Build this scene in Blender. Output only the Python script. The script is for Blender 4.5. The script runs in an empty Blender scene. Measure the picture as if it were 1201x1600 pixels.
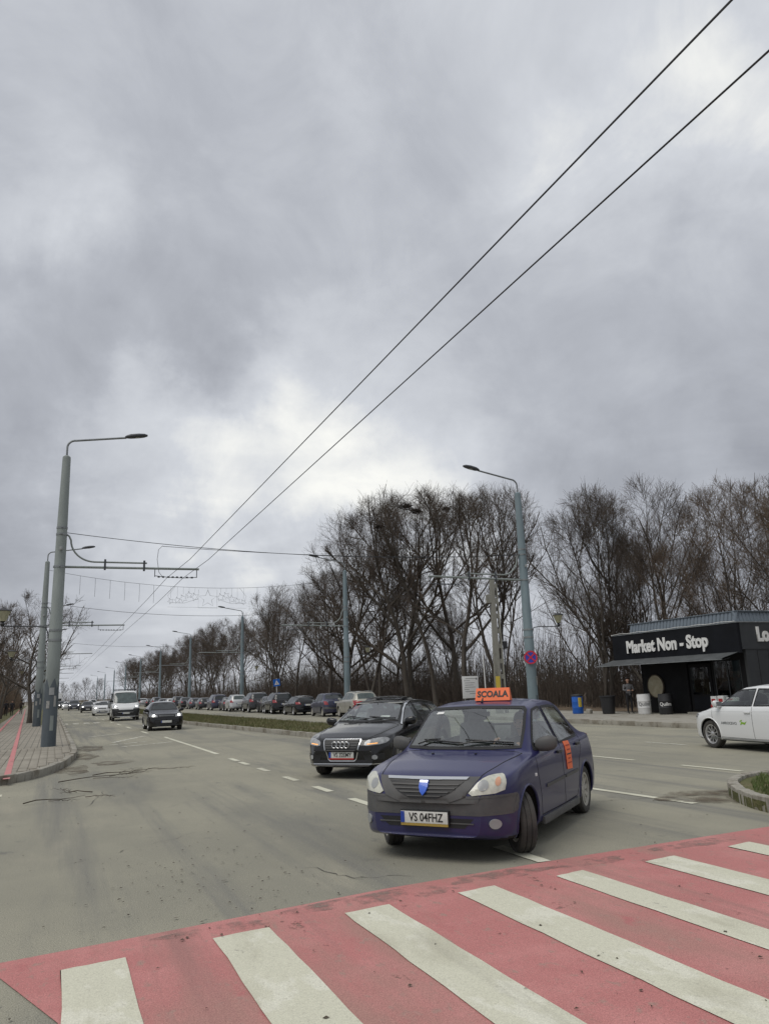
import bpy, bmesh, math, random
import numpy as np
from math import sin, cos, pi, radians, sqrt, atan2, hypot
from mathutils import Vector, Matrix, Euler
from mathutils.bvhtree import BVHTree
from mathutils.geometry import delaunay_2d_cdt

random.seed(7)
scene = bpy.context.scene
col = scene.collection

# ------------------------------------------------------------------ camera
CAM_H = 1.65
cam_data = bpy.data.cameras.new('camera')
cam = bpy.data.objects.new('camera', cam_data)
col.objects.link(cam)
_F = Vector((0.388533, 0.89270263, 0.2283071)).normalized()
_U = Vector((-0.05896974, -0.22317566, 0.97299291)).normalized()
_R = _F.cross(_U).normalized()
_U = _R.cross(_F)
cam.matrix_world = Matrix(((_R.x, _U.x, -_F.x, 0), (_R.y, _U.y, -_F.y, 0), (_R.z, _U.z, -_F.z, CAM_H), (0, 0, 0, 1)))
cam_data.sensor_fit = 'VERTICAL'
cam_data.sensor_height = 24.0
cam_data.sensor_width = 18.0
cam_data.lens = 24.0 * 1180 / 1600
cam_data.clip_start = 0.1
cam_data.clip_end = 6000
scene.camera = cam

# ------------------------------------------------------------------ sky, sun, exposure
SUN_EL, SUN_AZ = radians(60), radians(255)      # azimuth clockwise from +Y
world = bpy.data.worlds.new('World')
scene.world = world
world.use_nodes = True
wt = world.node_tree
for n in list(wt.nodes):
    wt.nodes.remove(n)


def wn(t, **kw):
    n = wt.nodes.new(t)
    for k, v in kw.items():
        setattr(n, k, v)
    return n


def wmath(op, a, b=None, clamp=False):
    n = wn('ShaderNodeMath', operation=op)
    n.use_clamp = clamp
    for i, v in enumerate((a, b)):
        if v is None:
            continue
        if isinstance(v, (int, float)):
            n.inputs[i].default_value = v
        else:
            wt.links.new(v, n.inputs[i])
    return n.outputs[0]


def wvec(op, a, b=None):
    n = wn('ShaderNodeVectorMath', operation=op)
    for i, v in enumerate((a, b)):
        if v is None:
            continue
        if isinstance(v, (tuple, list)):
            n.inputs[i].default_value = v
        else:
            wt.links.new(v, n.inputs[i])
    return n


w_out = wn('ShaderNodeOutputWorld')
w_bg = wn('ShaderNodeBackground')
w_tc = wn('ShaderNodeTexCoord')
w_sky = wn('ShaderNodeTexSky', sky_type='NISHITA')
w_sky.sun_disc = False
w_sky.sun_elevation = SUN_EL
w_sky.sun_rotation = SUN_AZ
w_sky.air_density = 1.0
w_sky.dust_density = 3.0
# overcast cloud deck: a flat layer seen in perspective, so clouds crowd towards the horizon
d0 = w_tc.outputs['Generated']
sep = wn('ShaderNodeSeparateXYZ')
wt.links.new(d0, sep.inputs[0])
zc = wmath('ADD', wmath('MAXIMUM', sep.outputs['Z'], 0.0), 0.16)
comb = wn('ShaderNodeCombineXYZ')
wt.links.new(wmath('DIVIDE', sep.outputs['X'], zc), comb.inputs[0])
wt.links.new(wmath('DIVIDE', sep.outputs['Y'], zc), comb.inputs[1])


def wnoise(vec, scale, detail, rough, dist, off):
    mp = wn('ShaderNodeMapping')
    mp.inputs['Location'].default_value = off
    wt.links.new(vec, mp.inputs[0])
    n = wn('ShaderNodeTexNoise')
    n.inputs['Scale'].default_value = scale
    n.inputs['Detail'].default_value = detail
    n.inputs['Roughness'].default_value = rough
    n.inputs['Distortion'].default_value = dist
    wt.links.new(mp.outputs[0], n.inputs['Vector'])
    return n


n1 = wnoise(comb.outputs[0], 0.62, 4.0, 0.50, 0.35, (5.6, 0.9, 2.4))
n2 = wnoise(comb.outputs[0], 1.9, 6.0, 0.55, 0.5, (7.7, 2.2, 1.1))
n3 = wnoise(d0, 5.5, 8.0, 0.60, 0.6, (2.3, 8.1, 4.0))
# soft warp of the view direction so the big masses have ragged edges
wrp = wnoise(d0, 3.0, 7.0, 0.62, 0.0, (1.2, 5.5, 2.0))
wv = wvec('MULTIPLY', wvec('SUBTRACT', wrp.outputs['Color'], (0.5, 0.5, 0.5)).outputs[0], (0.42, 0.42, 0.42))
dw = wvec('NORMALIZE', wvec('ADD', d0, wv.outputs[0]).outputs[0]).outputs[0]
dens = wmath('ADD', wmath('MULTIPLY', wmath('SUBTRACT', n1.outputs['Fac'], 0.5), 0.34),
             wmath('ADD', wmath('MULTIPLY', wmath('SUBTRACT', n2.outputs['Fac'], 0.5), 0.44), wmath('MULTIPLY', wmath('SUBTRACT', n3.outputs['Fac'], 0.5), 0.42)))
# the large light and dark masses of the deck (direction, angular radius in degrees, weight)
CLOUDS = [
    ((0.124, 0.844, 0.522), 16, -0.10), ((0.298, 0.750, 0.591), 12, -0.10), ((-0.035, 0.950, 0.310), 9, -0.26),
    ((0.705, 0.639, 0.309), 12, -0.30), ((0.526, 0.784, 0.331), 7, -0.10), ((0.090, 0.953, 0.290), 5, 0.17), ((0.238, 0.918, 0.318), 6, 0.10), ((0.180, 0.947, 0.266), 7, 0.10), ((0.350, 0.870, 0.345), 7, 0.11),
    ((0.070, 0.964, 0.258), 6, 0.12), ((0.408, 0.844, 0.348), 8, 0.12), ((0.665, 0.596, 0.449), 10, 0.14),
    ((0.484, 0.610, 0.627), 13, 0.14), ((0.034, 0.737, 0.675), 12, 0.12), ((-0.063, 0.893, 0.445), 6, 0.13),
    ((0.154, 0.977, 0.149), 12, 0.05), ((0.560, 0.780, 0.280), 8, 0.18)]
for (dx, dy, dz), rad, wgt in CLOUDS:
    l = sqrt(dx * dx + dy * dy + dz * dz)
    dt = wvec('DOT_PRODUCT', dw, (dx / l, dy / l, dz / l)).outputs['Value']
    mr = wn('ShaderNodeMapRange', interpolation_type='SMOOTHERSTEP')
    wt.links.new(dt, mr.inputs['Value'])
    mr.inputs['From Min'].default_value = cos(radians(rad * 1.9))
    mr.inputs['From Max'].default_value = 1.0
    mr.inputs['To Min'].default_value = 0.0
    mr.inputs['To Max'].default_value = wgt
    dens = wmath('ADD', dens, mr.outputs[0])
val = wmath('ADD', dens, 0.535, clamp=True)
ramp = wn('ShaderNodeValToRGB')
cr = ramp.color_ramp
cr.elements[0].position = 0.10
cr.elements[0].color = (0.232, 0.242, 0.272, 1)
cr.elements[1].position = 0.92
cr.elements[1].color = (0.80, 0.80, 0.765, 1)
e = cr.elements.new(0.46)
e.color = (0.385, 0.402, 0.440, 1)
e = cr.elements.new(0.70)
e.color = (0.53, 0.55, 0.585, 1)
wt.links.new(val, ramp.inputs[0])
mixs = wn('ShaderNodeMix', data_type='RGBA')
mixs.inputs['Factor'].default_value = 0.97
skm = wn('ShaderNodeMix', data_type='RGBA', blend_type='MULTIPLY')
skm.inputs['Factor'].default_value = 1.0
wt.links.new(w_sky.outputs[0], skm.inputs[6])
skm.inputs[7].default_value = (0.1, 0.1, 0.1, 1)
wt.links.new(skm.outputs[2], mixs.inputs[6])
wt.links.new(ramp.outputs[0], mixs.inputs[7])
wt.links.new(mixs.outputs[2], w_bg.inputs['Color'])
w_bg.inputs['Strength'].default_value = 1.0
wt.links.new(w_bg.outputs[0], w_out.inputs[0])

sun_data = bpy.data.lights.new('sun', 'SUN')
sun_data.energy = 1.35
sun_data.angle = radians(40)
sun_data.color = (1.0, 0.965, 0.90)
sun = bpy.data.objects.new('sun', sun_data)
col.objects.link(sun)
sd = Vector((sin(SUN_AZ) * cos(SUN_EL), cos(SUN_AZ) * cos(SUN_EL), sin(SUN_EL)))
sun.rotation_euler = sd.to_track_quat('Z', 'Y').to_euler()

vs = scene.view_settings
vs.view_transform = 'Standard'
vs.look = 'None'
vs.exposure = 0.3
vs.gamma = 1.0
vs.use_curve_mapping = False
scene.cycles.max_bounces = 6
scene.cycles.transparent_max_bounces = 16
scene.cycles.caustics_reflective = False
scene.cycles.caustics_refractive = False


# ------------------------------------------------------------------ materials
def new_mat(name):
    m = bpy.data.materials.new(name)
    m.use_nodes = True
    nt = m.node_tree
    return m, nt, nt.nodes['Principled BSDF']


def mat(name, c, rough=0.6, metal=0.0, var=0.0, scale=8.0, bump=0.0, bscale=60.0, spec=0.5, coat=0.0, c2=None,
        emit=None, estr=0.0, stretch=None, detail=5.0):
    """plain material with procedural colour variation and fine relief"""
    m, nt, b = new_mat(name)
    b.inputs['Roughness'].default_value = rough
    b.inputs['Metallic'].default_value = metal
    b.inputs['Specular IOR Level'].default_value = spec
    b.inputs['Coat Weight'].default_value = coat
    b.inputs['Coat Roughness'].default_value = 0.06
    c = tuple(c) + (1,)
    b.inputs['Base Color'].default_value = c
    tc = nt.nodes.new('ShaderNodeTexCoord')
    mp = nt.nodes.new('ShaderNodeMapping')
    nt.links.new(tc.outputs['Object'], mp.inputs[0])
    if stretch:
        mp.inputs['Scale'].default_value = stretch
    if var or c2:
        nz = nt.nodes.new('ShaderNodeTexNoise')
        nz.inputs['Scale'].default_value = scale
        nz.inputs['Detail'].default_value = detail
        nz.inputs['Roughness'].default_value = 0.6
        nt.links.new(mp.outputs[0], nz.inputs['Vector'])
        rp = nt.nodes.new('ShaderNodeValToRGB')
        a = c2 + (1,) if c2 else tuple(max(0, v * (1 - var)) for v in c[:3]) + (1,)
        d = c if c2 else tuple(v * (1 + var) for v in c[:3]) + (1,)
        rp.color_ramp.elements[0].position = 0.32
        rp.color_ramp.elements[1].position = 0.68
        rp.color_ramp.elements[0].color = a
        rp.color_ramp.elements[1].color = d
        nt.links.new(nz.outputs['Fac'], rp.inputs[0])
        nt.links.new(rp.outputs[0], b.inputs['Base Color'])
    if bump:
        n2_ = nt.nodes.new('ShaderNodeTexNoise')
        n2_.inputs['Scale'].default_value = bscale
        n2_.inputs['Detail'].default_value = 3
        nt.links.new(mp.outputs[0], n2_.inputs['Vector'])
        bp = nt.nodes.new('ShaderNodeBump')
        bp.inputs['Strength'].default_value = bump
        bp.inputs['Distance'].default_value = 0.01
        nt.links.new(n2_.outputs['Fac'], bp.inputs['Height'])
        nt.links.new(bp.outputs[0], b.inputs['Normal'])
    if emit:
        b.inputs['Emission Color'].default_value = tuple(emit) + (1,)
        b.inputs['Emission Strength'].default_value = estr
    return m


def glass_mat(name, tint, refl=0.12, rough=0.02):
    """thin car / window glass: tinted see-through sheet with a Fresnel reflection"""
    m = bpy.data.materials.new(name)
    m.use_nodes = True
    nt = m.node_tree
    nt.nodes.clear()
    o = nt.nodes.new('ShaderNodeOutputMaterial')
    mx = nt.nodes.new('ShaderNodeMixShader')
    tr = nt.nodes.new('ShaderNodeBsdfTransparent')
    tr.inputs[0].default_value = tuple(tint) + (1,)
    gl = nt.nodes.new('ShaderNodeBsdfGlossy')
    gl.inputs['Roughness'].default_value = rough
    gl.inputs['Color'].default_value = (1, 1, 1, 1)
    fc = nt.nodes.new('ShaderNodeLayerWeight')
    fc.inputs['Blend'].default_value = 0.5
    pw = nt.nodes.new('ShaderNodeMath')
    pw.operation = 'POWER'
    nt.links.new(fc.outputs['Facing'], pw.inputs[0])
    pw.inputs[1].default_value = 3.5
    lw = nt.nodes.new('ShaderNodeMath')
    lw.operation = 'MULTIPLY'
    nt.links.new(pw.outputs[0], lw.inputs[0])
    lw.inputs[1].default_value = 0.75
    ad = nt.nodes.new('ShaderNodeMath')
    ad.operation = 'ADD'
    ad.use_clamp = True
    nt.links.new(lw.outputs[0], ad.inputs[0])
    ad.inputs[1].default_value = refl
    nt.links.new(ad.outputs[0], mx.inputs[0])
    nt.links.new(tr.outputs[0], mx.inputs[1])
    nt.links.new(gl.outputs[0], mx.inputs[2])
    nt.links.new(mx.outputs[0], o.inputs[0])
    return m


def paint_mat(name, c, metal=0.35, rough=0.32, dust=0.25, coat=0.7, dustcol=(0.20, 0.18, 0.15)):
    """car paint with clear coat and a film of road dust that thickens low down and in patches"""
    m, nt, b = new_mat(name)
    b.inputs['Metallic'].default_value = metal
    b.inputs['Specular IOR Level'].default_value = 0.35
    b.inputs['Coat Weight'].default_value = coat
    b.inputs['Coat Roughness'].default_value = 0.08
    tc = nt.nodes.new('ShaderNodeTexCoord')
    nz = nt.nodes.new('ShaderNodeTexNoise')
    nz.inputs['Scale'].default_value = 2.2
    nz.inputs['Detail'].default_value = 8
    nz.inputs['Roughness'].default_value = 0.65
    nt.links.new(tc.outputs['Object'], nz.inputs['Vector'])
    sp = nt.nodes.new('ShaderNodeSeparateXYZ')
    nt.links.new(tc.outputs['Object'], sp.inputs[0])
    mr = nt.nodes.new('ShaderNodeMapRange')
    mr.inputs['From Min'].default_value = 0.15
    mr.inputs['From Max'].default_value = 0.95
    mr.inputs['To Min'].default_value = 1.9
    mr.inputs['To Max'].default_value = 0.35
    nt.links.new(sp.outputs['Z'], mr.inputs['Value'])
    mu = nt.nodes.new('ShaderNodeMath')
    mu.operation = 'MULTIPLY'
    nt.links.new(nz.outputs['Fac'], mu.inputs[0])
    nt.links.new(mr.outputs[0], mu.inputs[1])
    m2 = nt.nodes.new('ShaderNodeMath')
    m2.operation = 'MULTIPLY'
    m2.use_clamp = True
    nt.links.new(mu.outputs[0], m2.inputs[0])
    m2.inputs[1].default_value = dust
    mx = nt.nodes.new('ShaderNodeMix')
    mx.data_type = 'RGBA'
    nt.links.new(m2.outputs[0], mx.inputs['Factor'])
    mx.inputs[6].default_value = tuple(c) + (1,)
    mx.inputs[7].default_value = dustcol + (1,)
    # the cabin side of the shell is pale trim, not paint
    geo = nt.nodes.new('ShaderNodeNewGeometry')
    mt = nt.nodes.new('ShaderNodeMix')
    mt.data_type = 'RGBA'
    nt.links.new(geo.outputs['Backfacing'], mt.inputs['Factor'])
    nt.links.new(mx.outputs[2], mt.inputs[6])
    mt.inputs[7].default_value = (0.30, 0.30, 0.285, 1)
    nt.links.new(mt.outputs[2], b.inputs['Base Color'])
    m3 = nt.nodes.new('ShaderNodeMath')
    m3.operation = 'MULTIPLY_ADD'
    nt.links.new(m2.outputs[0], m3.inputs[0])
    m3.inputs[1].default_value = 0.6
    m3.inputs[2].default_value = rough
    nt.links.new(m3.outputs[0], b.inputs['Roughness'])
    return m


def surf_mat(name, base, patches, rough=0.9, bump=0.4, bscale=220.0, speck=0.12, holes=None):
    """road-like surface: base colour, a list of (colour, scale, lo, hi, stretch, seed) noise overlays, aggregate speckle"""
    m, nt, b = new_mat(name)
    b.inputs['Roughness'].default_value = rough
    b.inputs['Specular IOR Level'].default_value = 0.25
    geo = nt.nodes.new('ShaderNodeNewGeometry')
    cur = None
    rgb = nt.nodes.new('ShaderNodeRGB')
    rgb.outputs[0].default_value = tuple(base) + (1,)
    cur = rgb.outputs[0]
    for (c, s, lo, hi, st, seed) in patches:
        mp = nt.nodes.new('ShaderNodeMapping')
        mp.inputs['Scale'].default_value = st
        mp.inputs['Location'].default_value = (seed * 3.7, seed * 1.3, 0)
        nt.links.new(geo.outputs['Position'], mp.inputs[0])
        nz = nt.nodes.new('ShaderNodeTexNoise')
        nz.inputs['Scale'].default_value = s
        nz.inputs['Detail'].default_value = 7
        nz.inputs['Roughness'].default_value = 0.62
        nt.links.new(mp.outputs[0], nz.inputs['Vector'])
        mr = nt.nodes.new('ShaderNodeMapRange')
        mr.interpolation_type = 'SMOOTHSTEP'
        mr.inputs['From Min'].default_value = lo
        mr.inputs['From Max'].default_value = hi
        nt.links.new(nz.outputs['Fac'], mr.inputs['Value'])
        mx = nt.nodes.new('ShaderNodeMix')
        mx.data_type = 'RGBA'
        nt.links.new(mr.outputs[0], mx.inputs['Factor'])
        nt.links.new(cur, mx.inputs[6])
        mx.inputs[7].default_value = tuple(c) + (1,)
        cur = mx.outputs[2]
    nz = nt.nodes.new('ShaderNodeTexNoise')
    nz.inputs['Scale'].default_value = bscale
    nz.inputs['Detail'].default_value = 2
    nt.links.new(geo.outputs['Position'], nz.inputs['Vector'])
    mr = nt.nodes.new('ShaderNodeMapRange')
    mr.inputs['From Min'].default_value = 0.25
    mr.inputs['From Max'].default_value = 0.75
    mr.inputs['To Min'].default_value = 1 - speck * 2
    mr.inputs['To Max'].default_value = 1 + speck * 2
    nt.links.new(nz.outputs['Fac'], mr.inputs['Value'])
    mx = nt.nodes.new('ShaderNodeMix')
    mx.data_type = 'RGBA'
    mx.blend_type = 'MULTIPLY'
    mx.inputs['Factor'].default_value = 1
    nt.links.new(cur, mx.inputs[6])
    cb = nt.nodes.new('ShaderNodeCombineColor')
    for i in range(3):
        nt.links.new(mr.outputs[0], cb.inputs[i])
    nt.links.new(cb.outputs[0], mx.inputs[7])
    nt.links.new(mx.outputs[2], b.inputs['Base Color'])
    bp = nt.nodes.new('ShaderNodeBump')
    bp.inputs['Strength'].default_value = bump
    bp.inputs['Distance'].default_value = 0.004
    nt.links.new(nz.outputs['Fac'], bp.inputs['Height'])
    nt.links.new(bp.outputs[0], b.inputs['Normal'])
    if holes:
        # worn paint: noise-shaped holes that let the surface below show through
        s, lo, hi, st, seed = holes
        mp = nt.nodes.new('ShaderNodeMapping')
        mp.inputs['Scale'].default_value = st
        mp.inputs['Location'].default_value = (seed * 2.1, seed * 5.3, 0)
        nt.links.new(geo.outputs['Position'], mp.inputs[0])
        hz = nt.nodes.new('ShaderNodeTexNoise')
        hz.inputs['Scale'].default_value = s
        hz.inputs['Detail'].default_value = 9
        hz.inputs['Roughness'].default_value = 0.72
        nt.links.new(mp.outputs[0], hz.inputs['Vector'])
        hr = nt.nodes.new('ShaderNodeMapRange')
        hr.inputs['From Min'].default_value = lo
        hr.inputs['From Max'].default_value = hi
        nt.links.new(hz.outputs['Fac'], hr.inputs['Value'])
        nt.links.new(hr.outputs[0], b.inputs['Alpha'])
    return m


Y1 = (1, 1, 1)
M = {}
M['asphalt'] = surf_mat('asphalt', (0.238, 0.229, 0.184), [
    ((0.295, 0.281, 0.220), 0.16, 0.40, 0.60, Y1, 1), ((0.172, 0.170, 0.150), 0.55, 0.50, 0.70, (1, 0.14, 1), 2),
    ((0.300, 0.282, 0.222), 1.3, 0.52, 0.74, (1, 0.30, 1), 3), ((0.170, 0.166, 0.143), 2.6, 0.62, 0.74, (1, .6, 1), 4),
    ((0.120, 0.118, 0.105), 9.0, 0.66, 0.74, (1, .7, 1), 44), ((0.185, 0.181, 0.158), 0.75, 0.50, 0.66, (1.6, .05, 1), 45),
    ((0.30, 0.288, 0.24), 34.0, 0.56, 0.72, Y1, 46), ((0.13, 0.128, 0.115), 42.0, 0.58, 0.72, Y1, 47)],
    rough=0.92, bump=0.7, bscale=130, speck=0.26)
M['red_paint'] = surf_mat('red_paint', (0.43, 0.175, 0.165), [
    ((0.49, 0.215, 0.202), 0.9, 0.42, 0.62, Y1, 5), ((0.36, 0.195, 0.168), 0.7, 0.46, 0.66, (1.6, 0.35, 1), 6),
    ((0.40, 0.150, 0.145), 3.4, 0.60, 0.72, (1, 0.5, 1), 8), ((0.34, 0.21, 0.18), 11.0, 0.56, 0.70, (1, .6, 1), 10), ((0.33, 0.165, 0.15), 0.9, 0.52, 0.70, (2.2, .10, 1), 48),
    ((0.36, 0.19, 0.17), 40.0, 0.56, 0.70, Y1, 49)], rough=0.85, bump=0.5, bscale=130, speck=0.15,
    holes=(2.4, 0.30, 0.375, (1.3, .8, 1), 3))
M['white_paint'] = surf_mat('white_paint', (0.56, 0.55, 0.44), [
    ((0.62, 0.61, 0.51), 3.2, 0.53, 0.60, (1, .5, 1), 7), ((0.45, 0.435, 0.34), 2.0, 0.50, 0.72, (1, 0.4, 1), 9),
    ((0.30, 0.285, 0.24), 6.0, 0.66, 0.72, (1, 0.6, 1), 11), ((0.46, 0.445, 0.36), 40.0, 0.57, 0.70, Y1, 50),
    ((0.40, 0.385, 0.32), 1.0, 0.55, 0.72, (2.2, .10, 1), 53)], rough=0.8, bump=0.4, bscale=130, speck=0.09,
    holes=(4.0, 0.27, 0.32, (1, 0.7, 1), 5))
M['worn_paint'] = surf_mat('worn_paint', (0.56, 0.55, 0.47), [
    ((0.36, 0.34, 0.28), 3.0, 0.45, 0.65, Y1, 12)], rough=0.85, bump=0.3, speck=0.08,
    holes=(5.0, 0.40, 0.47, (1, 0.5, 1), 6))
M['pink_paint'] = surf_mat('pink_paint', (0.50, 0.20, 0.20), [
    ((0.42, 0.22, 0.20), 2.0, 0.5, 0.7, Y1, 13)], rough=0.85, speck=0.08, holes=(4.0, 0.33, 0.40, Y1, 7))
M['concrete'] = surf_mat('concrete', (0.31, 0.295, 0.255), [
    ((0.22, 0.20, 0.165), 1.2, 0.48, 0.68, Y1, 14), ((0.15, 0.13, 0.10), 4.0, 0.60, 0.75, Y1, 15)], speck=0.10, bscale=90)
M['kerb'] = surf_mat('kerb', (0.30, 0.285, 0.245), [
    ((0.19, 0.17, 0.135), 1.6, 0.45, 0.65, Y1, 16), ((0.12, 0.105, 0.08), 5.0, 0.58, 0.72, Y1, 17)], speck=0.10, bscale=90)
M['joint'] = surf_mat('joint', (0.10, 0.092, 0.078), [((0.14, 0.13, 0.10), 3, 0.45, 0.65, Y1, 18)])
M['soil'] = surf_mat('soil', (0.125, 0.098, 0.068), [
    ((0.18, 0.145, 0.10), 0.7, 0.45, 0.65, Y1, 19), ((0.07, 0.06, 0.035), 2.5, 0.52, 0.7, Y1, 20),
    ((0.09, 0.10, 0.04), 0.35, 0.52, 0.66, Y1, 21)], speck=0.2, bscale=30)
M['dirt'] = surf_mat('dirt', (0.125, 0.100, 0.072), [
    ((0.19, 0.165, 0.125), 2.0, 0.45, 0.65, Y1, 22)], speck=0.15, bscale=90, holes=(2.2, 0.42, 0.68, Y1, 9))
M['dust'] = surf_mat('dust', (0.22, 0.205, 0.17), [((0.17, 0.16, 0.14), 2.0, 0.45, 0.65, Y1, 24)], speck=0.12, bscale=120,
                     holes=(0.9, 0.44, 0.62, (1, 0.5, 1), 11))
M['scuff'] = surf_mat('worn_asphalt', (0.235, 0.205, 0.175), [((0.30, 0.21, 0.19), 5.0, 0.45, 0.65, Y1, 61)], speck=0.25, bscale=130,
                      holes=(3.4, 0.47, 0.74, (1, .8, 1), 13))
M['crack'] = mat('crack', (0.055, 0.052, 0.047), 0.95, var=0.3)
M['leaf'] = mat('leaf', (0.060, 0.047, 0.032), 0.9, var=0.5, scale=3)
M['twig'] = mat('twig', (0.065, 0.050, 0.036), 0.9, var=0.3)


# pavement blocks: brick pattern for the part too far to build block by block
def paver_mat(name, base, ca, cb, far=False):
    m, nt, b = new_mat(name)
    b.inputs['Roughness'].default_value = 0.9
    geo = nt.nodes.new('ShaderNodeNewGeometry')
    nz = nt.nodes.new('ShaderNodeTexNoise')
    nz.inputs['Scale'].default_value = 1.3
    nz.inputs['Detail'].default_value = 7
    nt.links.new(geo.outputs['Position'], nz.inputs['Vector'])
    rp = nt.nodes.new('ShaderNodeValToRGB')
    rp.color_ramp.elements[0].position = 0.3
    rp.color_ramp.elements[1].position = 0.7
    rp.color_ramp.elements[0].color = ca + (1,)
    rp.color_ramp.elements[1].color = cb + (1,)
    nt.links.new(nz.outputs['Fac'], rp.inputs[0])
    out = rp.outputs[0]
    if far:
        mp = nt.nodes.new('ShaderNodeMapping')
        mp.inputs['Rotation'].default_value = (0, 0, radians(90))
        nt.links.new(geo.outputs['Position'], mp.inputs[0])
        br = nt.nodes.new('ShaderNodeTexBrick')
        br.inputs['Scale'].default_value = 1.0
        br.inputs['Brick Width'].default_value = 0.4
        br.inputs['Row Height'].default_value = 0.2
        br.inputs['Mortar Size'].default_value = 0.014
        nt.links.new(mp.outputs[0], br.inputs['Vector'])
        nt.links.new(out, br.inputs['Color1'])
        nt.links.new(out, br.inputs['Color2'])
        br.inputs['Mortar'].default_value = base + (1,)
        out = br.outputs['Color']
    nt.links.new(out, b.inputs['Base Color'])
    n2_ = nt.nodes.new('ShaderNodeTexNoise')
    n2_.inputs['Scale'].default_value = 90
    nt.links.new(geo.outputs['Position'], n2_.inputs['Vector'])
    bp = nt.nodes.new('ShaderNodeBump')
    bp.inputs['Strength'].default_value = 0.3
    bp.inputs['Distance'].default_value = 0.005
    nt.links.new(n2_.outputs['Fac'], bp.inputs['Height'])
    nt.links.new(bp.outputs[0], b.inputs['Normal'])
    return m


M['paver'] = paver_mat('paver', (0.12, 0.11, 0.09), (0.205, 0.185, 0.15), (0.30, 0.275, 0.225))
M['paver_far'] = paver_mat('paver_far', (0.12, 0.11, 0.09), (0.205, 0.185, 0.15), (0.30, 0.275, 0.225), far=True)


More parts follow.
